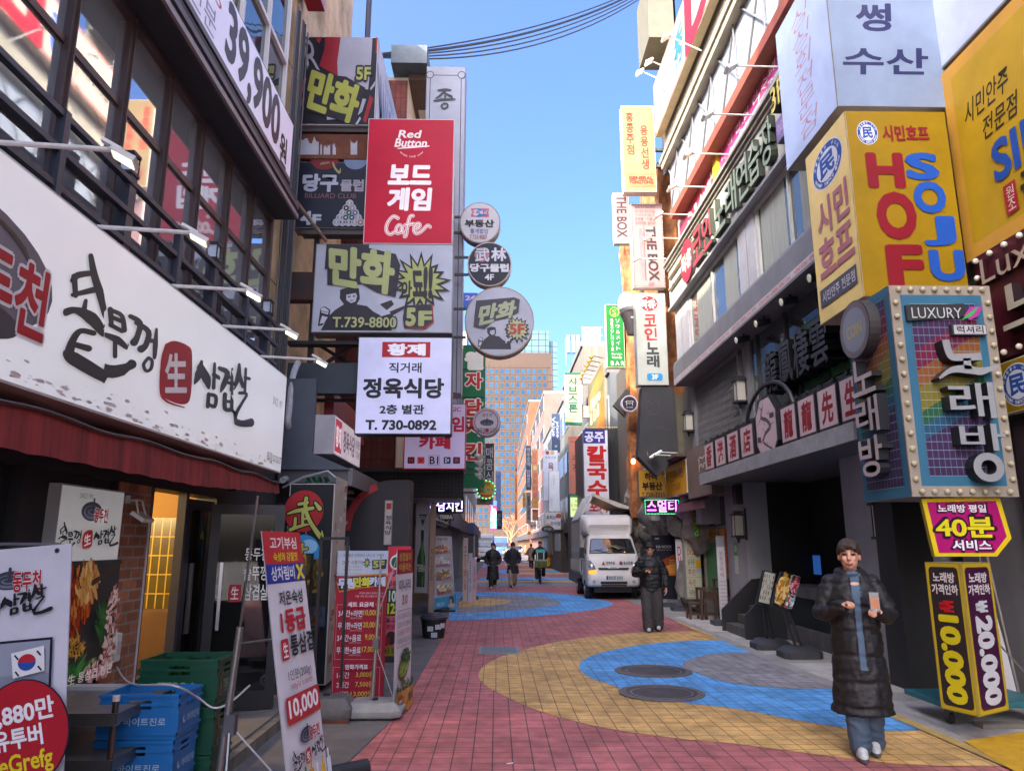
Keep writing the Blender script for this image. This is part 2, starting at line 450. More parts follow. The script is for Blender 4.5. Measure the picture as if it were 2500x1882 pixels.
g = MB(); g.poly([(-400, -60, -.006), (400, -60, -.006), (400, 900, -.006), (-400, 900, -.006)], M('#7c7a78', .9, n=.3, ns=1.1, b=.3, bs=120)); structure(g, 'ground')
g = MB(); g.poly([(-1.05, -8, 0), (4.12, -8, 0), (4.12, 72, 0), (-1.15, 72, 0), (-1.15, 16, 0), (-1.0, 13.5, 0), (-1.03, 8, 0), (-1.2, 6.2, 0)], RED); structure(g, 'road')
g = MB(); g.poly([(-30, 72.2, .001), (30, 72.2, .001), (30, 300, .001), (-30, 300, .001)], ASPH)
for i in range(6): g.box((-1 + i * .9, 72.6, .0), (-.5 + i * .9, 75.2, .006), M('#c9c9c6', .8, n=.4, ns=3))
structure(g, 'cross_road')
# verge strips between the painted road and the shop fronts
g = MB(); g.poly([(4.12, -8, .002), (5.6, -8, .002), (5.6, 72, .002), (4.12, 72, .002)], M('#989693', .88, n=.35, ns=1.4, b=.3, bs=110)); structure(g, 'pavement_right')
g = MB()
for y0, y1, x1, c in ((9.2, 11.4, 4.95, '#b4b2b0'), (12.3, 15.2, 4.62, '#a9a7a5'), (15.4, 18.5, 5.2, '#bab6b0'), (5.3, 8.7, 5.1, '#a5a3a3')):
 n_ = 12; e = [(4.3 + .08 * noise.noise((y0 + i, 3, 1)), y0 + (y1 - y0) * i / n_, .007) for i in range(n_ + 1)]
 g.poly(e + [(x1, y1, .007), (x1, y0, .007)], M(c, .85, n=.35, ns=3, b=.3, bs=80))
structure(g, 'concrete_apron')
g = MB(); g.poly([(-2.12, -8, .003), (-1.2, -8, .003), (-1.22, 6.2, .003), (-1.03, 8, .003), (-1.0, 13.5, .003), (-1.15, 16, .003), (-1.15, 72, .003), (-3.1, 72, .003), (-3.1, 8.6, .003), (-2.12, 8.6, .003)], M('#6c6b6e', .9, n=.4, ns=1.8, b=.35, bs=140)); structure(g, 'pavement_left')
g = MB(); g.box((-3.3, -6, -.01), (-2.12, 8.6, .12), M('#6f6d6b', .8, n=.35, ns=2, b=.15)); g.box((-2.12, -6, -.01), (-2.04, 8.6, .1), bricks('#77736d', '#6a665f', '#403c38', sw=.3, sh=.12, axis='x')); structure(g, 'shop_step')
def paint(name, pts, mat, z, ground=False):
 p = pts if ground else [G(x, y) for x, y in pts]
 g = MB(); g.poly([(q[0], q[1], z) for q in p][::-1], mat); structure(g, name, smooth=False)
def spl(pts, k=4):
 P = []; n = len(pts)
 for i in range(n - 1):
  p0, p1, p2, p3 = pts[max(i - 1, 0)], pts[i], pts[i + 1], pts[min(i + 2, n - 1)]
  for j in range(k):
   t = j / k
   P.append(tuple(.5 * (2 * b + (c - a) * t + (2 * a - 5 * b + 4 * c - d) * t * t + (3 * b - a - 3 * c + d) * t ** 3) for a, b, c, d in zip(p0, p1, p2, p3)))
 return P + [pts[-1]]
def gz(l, x0, y0, s): return [G(x0 + x / s, y0 + y / s).xy for x, y in l]
yo = gz([(1900, 138), (1450, 148), (1100, 172), (900, 200), (700, 230), (500, 275), (380, 310), (250, 350), (130, 410), (72, 470), (65, 520), (110, 580), (220, 650), (330, 700), (460, 760), (720, 850), (1000, 920), (1300, 975), (1600, 1015), (1900, 1050), (2212, 1076)], 1150, 1500, 3.403)
yo = [(4.12, yo[0][1])] + yo + [(3.2, 6.35), (4.12, 6.25)]
paint('road_marking_yellow', spl(yo), YEL, .004, True)
bo = gz([(2050, 214), (1700, 225), (1400, 255), (1150, 300), (1000, 345), (920, 390), (898, 432), (920, 480), (1020, 540), (1180, 590), (1400, 665), (1700, 722), (1900, 752), (2212, 787)], 1150, 1500, 3.403)
bo = [(4.12, bo[0][1])] + bo + [(3.4, 7.45), (4.12, 7.4)]
paint('road_marking_blue', spl(bo), BLU, .008, True)
go = gz([(1250, 1192), (1000, 1196), (850, 1225), (740, 1262), (716, 1300), (760, 1340), (850, 1368), (1000, 1418), (1300, 1470), (1700, 1496), (2000, 1503)], 1460, 1250, 3.456)
go = [(4.12, go[0][1])] + go + [(4.12, 8.55)]
paint('road_marking_grey', spl(go), GRY, .012, True)
bo = gz([(60, 1088), (230, 1085), (600, 1088), (1000, 1098), (1300, 1130), (1450, 1160), (1532, 1187), (1500, 1215), (1400, 1240), (1200, 1270), (900, 1300), (500, 1325), (60, 1347)], 1080, 1150, 3.687)
paint('road_marking_far_blue', spl(bo), BLU, .004, True)
go = gz([(130, 1150), (300, 1125), (600, 1115), (850, 1130), (1000, 1155), (1066, 1185), (1000, 1210), (800, 1235), (500, 1260), (130, 1292)], 1080, 1150, 3.687)
paint('road_marking_far_grey', spl(go), GRY, .008, True)
yo = gz([(150, 1180), (300, 1155), (450, 1149), (560, 1160), (617, 1175), (560, 1195), (400, 1215), (150, 1232)], 1080, 1150, 3.687)
paint('road_marking_far_yellow', spl(yo), YEL, .012, True)
def band(n, y0, y1, x0, x1, m):
 a = G(x0, y0); b = G(x1, y0); c = G(x1, y1); d = G(x0, y1)
 cl = lambda q: (min(4.12, max(-1.1, q.x)), q.y)
 pts = [cl(a), cl(b), cl(c), cl(d)]
 pts = [pts[0], ((pts[0][0] + pts[1][0]) / 2, pts[0][1] * 1.008), pts[1], pts[2], ((pts[2][0] + pts[3][0]) / 2, pts[2][1] * .99), pts[3]]
 paint(n, pts, m, .004, True)
band('road_band_blue', 1410, 1416, 1170, 1420, BLU); band('road_band_yellow', 1416, 1421.5, 1160, 1420, YEL); band('road_band_grey', 1421.5, 1429.5, 1150, 1420, GRY)
band('road_band_yellow', 1388.5, 1391, 1262, 1390, YEL); band('road_band_blue', 1391, 1399, 1216, 1262, BLU); band('road_band_blue', 1392, 1397, 1330, 1390, BLU); band('road_band_yellow', 1397, 1401, 1250, 1390, YEL)
band('road_band_blue', 1378, 1384, 1160, 1190, BLU); band('road_band_yellow', 1377, 1380, 1230, 1290, YEL)
# yellow edge line and the bright yellow bay at the right
g = MB(); g.poly([(4.0, 6.1, .016), (4.12, 6.1, .016), (4.12, 8.6, .016), (4.0, 8.6, .016)], M('#b09455', .8, n=.4, ns=6)); g.poly([(4.02, 14.4, .016), (4.12, 14.4, .016), (4.12, 17.2, .016), (4.02, 17.2, .016)], YEL); structure(g, 'road_edge_line')
g = MB(); q = [G(2354, 1813), G(2500, 1790), G(2660, 1790), G(2660, 1990), G(2580, 1950)]; g.poly([(p.x, p.y, .02) for p in q][::-1], M('#c79a1c', .7, n=.3, ns=8, b=.2)); structure(g, 'yellow_bay')
# manholes, drain cover, scraps
def treadplate(c):
 k = ('tread', c)
 if k in _M: return _M[k]
 mt = bpy.data.materials.new('cast_iron'); mt.use_nodes = True; t = mt.node_tree; p = t.nodes['Principled BSDF']; L = t.links.new
 p.inputs['Roughness'].default_value = .5; p.inputs['Metallic'].default_value = .35
 tc = t.nodes.new('ShaderNodeTexCoord'); vo = t.nodes.new('ShaderNodeTexVoronoi'); vo.inputs['Scale'].default_value = 26; vo.inputs['Randomness'].default_value = .25
 L(tc.outputs['Object'], vo.inputs['Vector'])
 rp = t.nodes.new('ShaderNodeMapRange'); rp.inputs[1].default_value = .25; rp.inputs[2].default_value = .45
 L(vo.outputs['Distance'], rp.inputs[0])
 mx = t.nodes.new('ShaderNodeMix'); mx.data_type = 'RGBA'; mx.inputs['A'].default_value = lin(c); mx.inputs['B'].default_value = lin('#3c3a3c'); L(rp.outputs[0], mx.inputs['Factor']); L(mx.outputs['Result'], p.inputs['Base Color'])
 bp = t.nodes.new('ShaderNodeBump'); bp.invert = True; bp.inputs['Strength'].default_value = .7; bp.inputs['Distance'].default_value = .01; L(rp.outputs[0], bp.inputs['Height']); L(bp.outputs[0], p.inputs['Normal'])
 _M[k] = mt; return mt
def manhole(cx, cy, r, label):
 t_ = thing('manhole_cover', (cx, cy, 0), label, 'manhole cover', 'round manhole covers')
 def ann(r0, r1, z, m, name, h=.004):
  b = MB(); n = 48
  a = lambda r, z: [(cx + r * cos(2 * pi * i / n), cy + r * sin(2 * pi * i / n), z) for i in range(n)]
  if r0: b.loft([a(r0, z), a(r0, z + h), a(r1, z + h), a(r1, z)], m, cap=False)
  else: b.poly(a(r1, z + h), m)
  b.build(name, t_)
 ann(.435 / .52 * r, r, .012, M('#6f6c6a', .6, m=.4, n=.3, ns=12, b=.3), 'rim', .007)
 ann(0, .43 / .52 * r, .012, treadplate('#6b686a'), 'lid', .003)
 ann(.36 / .52 * r, .38 / .52 * r, .013, M('#77747a', .5, m=.5), 'lid_ring', .004)
 ann(0, .1 / .52 * r, .013, M('#5d5b5e', .6, m=.3, b=.6, bs=120), 'emblem', .0045)
manhole(2.17, 10.72, .53, 'round cast iron manhole cover set wholly in the blue paint, the farther of the pair')
manhole(1.95, 9.2, .5, 'round cast iron manhole cover at the border of blue and yellow paint, the nearer one')
q = G(1218, 1588); t_ = thing('drain_cover', (q.x, q.y, 0), 'square steel drain cover in the red paving by the yellow curve', 'drain cover')
b = MB(); b.box((q.x - .33, q.y - .42, .004), (q.x + .33, q.y + .42, .014), M('#8a8a8c', .5, m=.4, n=.2, ns=8)); b.build('frame', t_)
b = MB(); b.box((q.x - .28, q.y - .37, .0142), (q.x + .28, q.y + .37, .018), M('#7c7d80', .55, m=.4, n=.3, ns=10, b=.5, bs=50)); b.build('lid', t_)
_sc = MB(); _sc.poly([(-.09, -.03, .0), (.08, -.035, .0), (.1, .02, .012), (.02, .035, .006), (-.08, .03, .0)], M('#dcdcdc', .8)); _sc.poly([(-.02, -.03, .004), (.06, -.03, .004), (.05, .0, .016)], M('#c8c8c8', .8))
for i, (x, y, s, l) in enumerate(((1147, 1502, .7, 'crumpled white paper scrap on blue paint beside the menu stand'), (1352, 1582, .6, 'white paper strip lying on the near yellow curve'), (1164, 1497.5, .35, 'small white wrapper on blue paint at the red border'), (1160, 1520, .3, 'small white scrap on red paving beyond the drain cover'), (1200, 1482, .3, 'tiny white scrap on the grey paint near the menu stand'), (1245, 1869, .3, 'white chewing gum wrapper on the red paving in the foreground'), (1160, 1528, .2, 'cigarette end on red paving beside the small white scrap'), (2215, 1720, .3, 'white scrap on the concrete apron beside the walking man'))):
 o = _sc.build('paper_scrap'); p = G(x, y); o.location = (p.x, p.y, .02); o.scale = (s, s, s); o.rotation_euler = (0, 0, i * 1.3); tag(o, l, 'litter', 'scraps of litter on the road')
# ================================================================ LEFT: RESTAURANT BUILDING
DK = M('#3a3a40', .5, n=.2, ns=3); BRN = M('#4a3b3a', .45, n=.25, ns=4); BLK = M('#1d1e23', .5, n=.2)
STN = M('#d0b894', .75, n=.45, ns=1.2, b=.2, bs=14, c2='#8c7a54')
rb = thing('restaurant_building', (-6, 3, 0), 'dark framed restaurant building with a brown glazed upper floor', 'building')
b = MB()
b.box((-12, -12, 0), (-5.4, 10.4, 3.1), M('#57493a', .8)); b.box((-12, -12, 3.1), (-3.35, 9.35, 6.3), M('#1c1c20', .7)); b.box((-12, -12, 6.3), (-3.06, 3.0, 16.8), STN); b.box((-12, 3.0, 6.3), (-3.06, 9.35, 13.9), STN)  # tops are out of view; nearest block raised to shade the signs opposite
b.box((-12, 9.35, 3.1), (-3.06, 10.15, 13.9), STN)
b.box((-5.4, 8.35, 0), (-3.06, 10.4, 3.1), M('#3a3a3e', .8)); b.box((-5.4, -12, 0), (-3.2, 3.0, 3.1), BLK)
for y0, y1 in ((4.72, 5.0), (2.9, 3.25)): b.box((-3.2, y0, .12), (-2.98, y1, 2.3), BLK)
b.box((-3.2, 3.0, 2.2), (-2.97, 8.4, 2.55), BLK); b.box((-3.2, 3.0, .12), (-3.0, 4.72, .95), BLK); b.box((-3.2, 8.0, .12), (-2.98, 8.4, 2.2), BLK)
b.box((-3.2, 5.0, .12), (-2.99, 5.9, 2.2), BLK)
b.box((-3.2, 3.0, 2.55), (-2.98, 9.3, 3.76), DK)
b.build('wall', rb)
b = MB()     # the dining room seen through the door
b.box((-5.38, 3.0, .121), (-3.0, 8.3, .125), M('#5a4a38', .5)); b.box((-5.39, 3.0, .13), (-5.3, 8.3, 1.0), M('#8a6a3c', .6, n=.2)); b.box((-5.39, 3.0, 1.0), (-5.3, 8.3, 2.1), bricks('#8d7a2a', '#7d6a22', '#d8c060', sw=.1, sh=.2, axis='x', off=0, mort=.012, r=.3))
b.box((-5.39, 3.0, 2.1), (-5.3, 8.3, 2.9), M('#c09040', .7)); b.box((-5.4, 3.0, 2.6), (-3.2, 8.3, 2.64), M('#7a6038', .8)); b.box((-5.4, 8.3, .13), (-3.2, 8.34, .95), M('#7a5a34', .6, n=.3)); b.box((-5.4, 8.3, .95), (-3.2, 8.34, 2.0), bricks('#5d5222', '#534a1e', '#c8a848', sw=.09, sh=.2, axis='y', off=0, mort=.014, r=.3)); b.box((-5.4, 8.3, 2.0), (-3.2, 8.34, 2.6), M('#a07838', .7)); b.box((-4.6, 7.6, .13), (-3.25, 8.2, .55), M('#3a2a1c', .6)); b.box((-4.5, 7.9, .55), (-3.25, 8.25, 1.05), M('#6a4c2c', .6, n=.3)); b.build('dining_room', rb)
lt = bpy.data.lights.new('ceiling_lamp_light', 'POINT'); lt.energy = 32; lt.color = (1, .7, .35); lt.shadow_soft_size = .15
lo = bpy.data.objects.new('ceiling_lamp_light', lt); lo.location = (-4.4, 6.6, 2.3); COL.objects.link(lo)
cl = thing('ceiling_lamp', (-4.4, 6.6, 2.42), 'small round warm ceiling lamp inside the restaurant', 'lamp'); b = MB(); b.sph((-4.4, 6.6, 2.5), (.1, .1, .05), M('#ffcf80', e=6)); b.build('bulb', cl); b = MB(); b.tube([(-4.4, 6.6, 2.54), (-4.4, 6.6, 2.6)], .06, BLK); b.build('mount', cl)
b = MB(); b.box((-3.14, 3.25, .95), (-3.1, 4.72, 2.2), glass('#1a1712', tr=.75)); o = b.build('window', rb, smooth=False)
b = MB(); b.box((-3.16, 3.25, .95), (-3.06, 3.33, 2.2), BLK); b.box((-3.16, 4.64, .95), (-3.06, 4.72, 2.2), BLK); b.build('window_frame', o)
# upper floor bays
ys = [2.35, 3.1, 3.85, 4.63, 5.38, 6.12, 6.86, 7.65, 8.4, 9.2]
GL = M('#b4bac2', .03, m=.7)
for i in range(len(ys) - 1):
 y0, y1 = ys[i], ys[i + 1]; b = MB()
 b.box((-3.2, y0 - .045, 3.76), (-2.99, y0 + .03, 5.95), BRN); b.box((-3.2, y0 - .012, 3.76), (-2.97, y0 + .0, 5.95), BRN)
 if i == len(ys) - 2: b.box((-3.2, y1 - .05, 3.76), (-2.99, y1 + .05, 5.95), BRN)
 for z in (3.76, 4.32, 5.13): b.box((-3.17, y0 + .03, z), (-3.02, y1 - .045, z + .06), BRN)
 o = b.build('window', rb, smooth=False)
 b = MB(); b.box((-3.06, y0 + .03, 3.83), (-3.045, y1 - .045, 5.95), GL); b.build('pane', o, smooth=False)
b = MB(); b.box((-3.2, 2.0, 5.95), (-2.7, 9.22, 6.25), M('#2a2a2f', .6, n=.2)); b.box((-2.7, 2.0, 5.97), (-2.67, 9.24, 6.03), M('#8d8587', .5)); b.box((-2.7, 2.0, 6.1), (-2.675, 9.24, 6.16), M('#58545a', .5)); b.box((-3.05, 2.0, 5.9), (-2.98, 9.2, 5.97), BRN); b.build('soffit', rb)
b = MB()
for z in (7.35, 8.35, 9.6): b.box((-3.1, 7.5, z - .03), (-2.98, 9.3, z + .03), M('#d8d6d4', .5))
for y in (7.6, 8.5, 9.3): b.box((-3.1, y - .03, 7.35), (-2.985, y + .03, 9.6), M('#d8d6d4', .5))
o = b.build('window', rb); b = MB(); b.box((-3.08, 7.5, 7.35), (-3.03, 9.3, 9.6), glass('#2a3038', .02, 2.6)); b.build('pane', o, smooth=False)
b = MB(); b.box((-3.2, 5.88, .12), (-2.95, 6.42, 2.2), bricks('#a06a48', '#7c4c34', '#8a8078', sw=.2, sh=.085, axis='x', mort=.02, b=.9)); b.box((-3.2, 5.84, .12), (-2.96, 5.88, 2.2), BLK); b.build('brick_pier', rb, smooth=False)
b = MB(); b.box((-3.05, 6.42, .12), (-2.96, 6.5, 2.2), DK); b.box((-3.05, 7.2, .12), (-2.97, 7.26, 2.2), DK); b.box((-3.02, 6.44, .3), (-2.955, 6.47, 1.9), M('#c8c8cc', .4)); b.build('door_frame', rb)
GT = glass('#10130f', .02, 1.5, tr=.6)
def glassdoor(p, q, z0, z1, nm='glass_door', letters=True):
 p, q = V(p), V(q); d = (q - p); W = d.length; fr = Fr((p.x, p.y, 0), u=d)
 b = MB()
 for a, c in ((0, .09), (W - .09, W)): b.fbox(fr, (a, z0, -.03), (c, z1, .03), BLK)
 for a, c in ((z0, z0 + .16), (z1 - .1, z1)): b.fbox(fr, (.09, a, -.029), (W - .09, c, .029), BLK)
 o = b.build(nm, rb)
 b = MB(); b.fbox(fr, (.09, z0 + .16, -.006), (W - .09, z1 - .1, .006), GT); b.build('pane', o, smooth=False)
 b = MB(); b.fbox(fr, (.12, z0 + .75, .03), (.15, z0 + 1.4, .07), M('#b0b0b4', .3, m=1)); b.build('door_handle', o)
 if letters:
  s = Sign(fr, .15, 1.1, W - .12, 1.75, case=False, parent=o, part='lettering')
  s.t('동두천', 45, 10, 95, 30, '#d8dcd8').t('솥뚜껑', 45, 38, 95, 60, '#d8dcd8').t('삼겹살', 48, 66, 100, 90, '#d8dcd8').rr(15, 66, 42, 92, 5, '#a02430').t('生', 20, 69, 37, 88, '#e0e0e0'); s.done()
glassdoor((-3.0, 7.26, 0), (-2.97, 7.85, 0), .14, 2.15, letters=False)
glassdoor((-2.9, 7.68, 0), (-2.22, 7.9, 0), .14, 2.12)
# awning
aw = thing('red_awning', (-2.7, 5.5, 2.2), 'faded red cloth awning with dark streaks below the white lightbox', 'awning')
RD = M('#8a2a2a', .8, st=.75, ns=1.2, b=.2, bs=12); RD2 = M('#9a4038', .75, n=.3, ns=2, b=.3, bs=8)
n = 60; b = MB(); A = []; B = []; C_ = []
for i in range(n + 1):
 y = 1.5 + 7.0 * i / n; k = .03 * sin(y * 5.2) + .02 * noise.noise((y * 2, 0, 0))
 xo = -2.42 - .04 * max(0, y - 7)
 A.append((-2.98, y, 2.52)); B.append((xo, y, 2.4 + k * .4)); C_.append((xo + .01, y, 2.17 + .012 * abs(sin(y * 9)) + .1 * max(0, y - 6) / 2.4))
b.loft([A, B], RD2, cap=False, close=False); b.build('canopy', aw)
b = MB(); b.loft([B, C_], RD, cap=False, close=False); b.tube([(p[0] + .012, p[1], p[2]) for p in B], .012, M('#3a2a28'), n=5); b.build('valance', aw)
b = MB()
for y in (2.4, 4.4, 6.4, 8.3): b.tube([(-2.98, y, 2.3), (-2.45, y, 2.37)], .012, BLK, n=5)
b.build('frame', aw)
# big white lightbox with brushed lettering
def pot(s, cx, cy, w, c1='#3c3f4c', c2='#6f748a'):
 s.e_(cx, cy, w, w * .5, c1).e_(cx, cy + w * .05, w * .8, w * .36, c2).e_(cx, cy + w * .0, w * .66, w * .27, c1).e_(cx, cy + w * .04, w * .45, w * .16, c2).e_(cx, cy + w * .02, w * .32, w * .1, c1)
 s.st([(cx, cy), (cx + w * .02, cy - w * .62)], [w * .14, w * .18], c1).up()
def sam(s, X, Y, k, c):       # brushed words: pot lid + pork, on a 100-wide grid
 f = lambda l: [(X + a * k, Y + b * k) for a, b in l]
 g_ = lambda l: [a * k for a in l]
 s.st(f([(60, 3), (63, 22), (68, 40), (72, 58)]), g_([4, 6, 7, 6]), c).st(f([(46, 26), (50, 21), (62, 19)]), g_([5, 6, 5]), c).st(f([(47, 22), (48, 40)]), g_([5, 4]), c).st(f([(46, 39), (64, 34)]), g_([4, 6]), c)
 s.st(f([(40, 55), (48, 53), (60, 60), (70, 74)]), g_([7, 6, 11, 7]), c).st(f([(56, 44), (54, 56)]), g_([3, 5]), c)
 s.st(f([(62, 74), (52, 72), (46, 80), (42, 95)]), g_([5, 5, 6, 9]), c).st(f([(46, 84), (58, 88)]), g_([5, 6]), c).st(f([(40, 93), (46, 97), (56, 104), (68, 112), (80, 116), (96, 112)]), g_([8, 12, 12, 11, 12, 9]), c)
_gx = [30, 40, 70, 73, 92, 95, 117, 122, 149, 151, 176, 178, 189, 191, 210, 220]
_zx = [380, 430, 690, 695, 845, 870, 1050, 1075, 1290, 1305, 1475, 1480, 1565, 1570, 1690, 1740]
def _ip(x, A, B):
 for i in range(len(A) - 1):
  if x <= A[i + 1] or i == len(A) - 2: return B[i] + (x - A[i]) / (A[i + 1] - A[i]) * (B[i + 1] - B[i])
def words_yz(gx, gy):
 """brush grid -> metres along and up the big lightbox"""
 off = -50 if 72 < gx < 93 else -70 if 93 <= gx < 119 else 50 if gx > 190 else 0
 p = PX(_ip(gx, _gx, _zx) / 2.775, 550 + (183 + 7.4 * gy + off) / 2.775, -2.6)
 return p.y, p.z
def sign_words(s, x0, y0, x1, y1, c='#3b3d40', red='#a8222c', own=False):
 """brushed line of words and red seal fitted to a box of the sign's own units"""
 old = s.xy; ox, oy, k = 0, 0, 1
 Y0, Y1, zt, zb = 4.33, 7.93, 3.45, 2.62
 def xy(a, b):
  y, z = words_yz(a, b)
  if own: return y, z
  return old(x0 + (y - Y0) / (Y1 - Y0) * (x1 - x0), y0 + (zt - z) / (zt - zb) * (y1 - y0))
 s.xy = xy
 _sign_words(s, ox, oy, k, c, red)
 del s.xy
def _sign_words(s, ox, oy, k, c='#3b3d40', red='#a8222c'):
 sam(s, ox, oy, k, c)
 f = lambda l: [(ox + a * k, oy + b * k) for a, b in l]
 g_ = lambda l: [a * k for a in l]
 # ddu
 s.st(f([(78, 59), (79, 74)]), g_([5, 4]), c).st(f([(79, 60), (88, 65), (90, 78)]), g_([4, 4, 5]), c).st(f([(78, 73), (88, 79)]), g_([4, 4]), c).st(f([(79, 66), (88, 70)]), g_([4, 4]), c).st(f([(73, 82), (84, 87), (92, 94)]), g_([4, 7, 4]), c).st(f([(82, 87), (82, 102)]), g_([4, 4]), c)
 # kkeong
 s.st(f([(95, 68), (103, 74), (101, 86), (98, 92)]), g_([4, 5, 5, 7]), c).st(f([(100, 74), (110, 82), (108, 94), (104, 98)]), g_([4, 5, 5, 7]), c).st(f([(117, 80), (116, 95), (115, 106)]), g_([3, 5, 3]), c).st(f([(110, 90), (116, 91)]), g_([4, 4]), c)
 s.st(f([(110, 106), (106, 112), (108, 118), (112, 116), (113, 109), (110, 106)]), 3 * k, c)
 # seal
 P = f([(126, 84), (134, 81), (146, 86), (149, 95), (148, 130), (143, 139), (130, 136), (122, 128), (122, 100)])
 s.q(spl(P + P[:1], 3)[:-1], red); s.t('生', ox + 126 * k, oy + 93 * k, ox + 144 * k, oy + 128 * k, '#e6e4e4', .03)
 s.st(f([(121, 108), (121, 128), (128, 137), (142, 142)]), g_([1, 1.5, 2, 1]), red)
 # sam
 s.st(f([(158, 100), (155, 112), (151, 120)]), g_([3, 8, 2]), c).st(f([(157, 106), (163, 116), (165, 124)]), g_([8, 9, 3]), c).st(f([(171, 102), (170, 124)]), g_([3, 4]), c).st(f([(170, 112), (176, 115)]), g_([4, 4]), c).st(f([(165, 130), (164, 141)]), g_([4, 4]), c).st(f([(165, 130), (172, 132), (171, 141), (165, 139)]), g_([3, 4, 4, 3]), c)
 # gyeop
 s.st(f([(176, 106), (184, 110), (181, 121), (178, 127)]), g_([4, 5, 5, 3]), c).st(f([(189, 107), (188, 126)]), g_([3, 4]), c).st(f([(184, 114), (188, 115)]), g_([3, 3]), c).st(f([(183, 119), (188, 120)]), g_([3, 3]), c).st(f([(182, 130), (182, 143), (188, 144)]), g_([4, 4, 4]), c).st(f([(189, 129), (188, 144)]), g_([4, 4]), c).st(f([(182, 136), (188, 137)]), g_([3, 3]), c)
 # sal
 s.st(f([(197, 96), (196, 107), (191, 118)]), g_([3, 6, 3]), c).st(f([(197, 106), (201, 116)]), g_([5, 4]), c).st(f([(204, 100), (203, 122)]), g_([3, 3]), c).st(f([(203, 108), (208, 109)]), g_([3, 3]), c).st(f([(197, 122), (205, 123), (200, 131), (194, 140), (192, 147), (200, 150), (210, 149)]), g_([3, 3, 3, 4, 6, 6, 8]), c)
 s.up()
def doo(s, x, y, w, h, c='#a8222c'):
 s.t('동두천', x, y, x + w, y + h, '#e4e4e6', .06).t('동두천', x, y, x + w, y + h, c, .03)
# rectified text layout: 0..1000 along (near end .. far end), 0..210 down
s = signX(-1, -2.6, 2.2, 8.95, 2.55, 3.74, ref=(-270, 0, 1000, 210), bg=M('#c9cbd0', .28, n=.06, ns=.8, e=.075), depth=.34, edge='#b0b0b0', name='lightbox_sign', label='long white lightbox with brushed black lettering and a red seal, rust along its bottom', rim=.015)  # weak emission added to brighten the white face in the shade
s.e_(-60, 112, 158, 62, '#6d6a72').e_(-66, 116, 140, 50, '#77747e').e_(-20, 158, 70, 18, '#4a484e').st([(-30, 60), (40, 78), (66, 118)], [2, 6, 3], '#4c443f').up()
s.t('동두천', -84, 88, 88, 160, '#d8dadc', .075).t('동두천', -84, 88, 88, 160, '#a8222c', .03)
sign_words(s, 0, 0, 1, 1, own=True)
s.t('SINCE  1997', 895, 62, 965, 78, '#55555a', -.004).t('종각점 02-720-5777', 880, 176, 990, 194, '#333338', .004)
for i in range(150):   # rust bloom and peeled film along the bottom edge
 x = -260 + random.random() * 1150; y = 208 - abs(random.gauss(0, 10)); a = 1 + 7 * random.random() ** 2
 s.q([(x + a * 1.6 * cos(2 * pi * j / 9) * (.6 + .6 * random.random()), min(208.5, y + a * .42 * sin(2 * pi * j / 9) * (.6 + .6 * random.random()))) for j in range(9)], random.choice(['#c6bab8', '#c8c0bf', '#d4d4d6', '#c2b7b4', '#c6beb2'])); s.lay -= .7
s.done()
# floodlights on arms over the lightbox
FLW = M('#cfcfcd', .5, n=.2, ns=8)
def floodlight(p, d, L, lab, drop=.03, glow=0.):
 t_ = thing('floodlight', p, lab, 'floodlight', 'floodlights on arms over the white lightbox'); p = V(p); e = p + V(d).normalized() * L - V((0, 0, drop))
 b = MB(); b.tube([p, e], .014, FLW, n=8); b.build('arm', t_)
 hd = V((d[0], d[1] + .3, -.5)).normalized(); sd = V((0, 0, 1)).cross(hd).normalized(); upv = hd.cross(sd)
 fr = Fr(e, u=hd, v=sd); b = MB()
 b.prism([(0, -.05), (.13, -.06), (.13, .06), (0, .05)], fr, -.018, .01, FLW); b.prism([(-.07, -.02), (.04, -.02), (.04, .02), (-.07, .02)], fr, .011, .03, FLW); b.build('lamp_head', t_)
 b = MB(); b.prism([(.012, -.042), (.122, -.052), (.122, .052), (.012, .042)], fr, -.024, -.0185, M('#e8e4c8', .3, e=glow or .5)); b.build('lens', t_)
for (x, y), L, n_, gl in (((-12, 345), .62, 'nearest, cut by the left edge', .2), ((245, 562), .6, 'second, over the black brushed letters', .2), ((425, 700), .6, 'third, over the red seal', .9), ((548, 797), .6, 'fourth, just past the red seal', .9), ((640, 870), .62, 'farthest, past the end of the lightbox', .9)):
 p = PX(x, y, -2.6); floodlight((-2.62, p.y, 3.75), (1, .02, 0), L, 'white arm floodlight over the lightbox, the ' + n_, glow=gl)
# balcony railing with lantern posts
rl = thing('balcony_railing', (-2.8, 6, 3.7), 'blue grey steel railing with lantern posts above the lightbox', 'railing')
RS = M('#2c3340', .45, n=.2)
for z, zz in ((4.4, 'rail'), (4.16, 'rail'), (3.92, 'rail')): b = MB(); b.box((-2.8, 1.8, z - .03), (-2.75, 9.0, z + .01), RS); b.build('rail', rl)
for y in (3.45, 5.2, 6.92, 8.67):
 b = MB(); b.box((-2.86, y - .05, 3.7), (-2.76, y + .05, 4.46), RS); o = b.build('post', rl)
 b = MB(); b.box((-2.85, y - .04, 4.475), (-2.77, y + .04, 4.61), M('#b8c8d8', .25)); b.build('lantern_glass', o)
 b = MB(); b.box((-2.87, y - .06, 4.61), (-2.75, y + .06, 4.635), BLK); b.box((-2.87, y - .06, 4.45), (-2.75, y + .06, 4.475), BLK)
 for dx in (-.055, .045):
  for dy in (-.055, .045): b.box((-2.81 + dx, y + dy, 4.475), (-2.80 + dx, y + dy + .01, 4.61), BLK)
 b.build('lantern_frame', o)
for y in (4.3, 6.05, 7.8): b = MB(); b.box((-2.8, y - .03, 3.7), (-2.74, y + .03, 4.42), RS); b.build('baluster', rl)
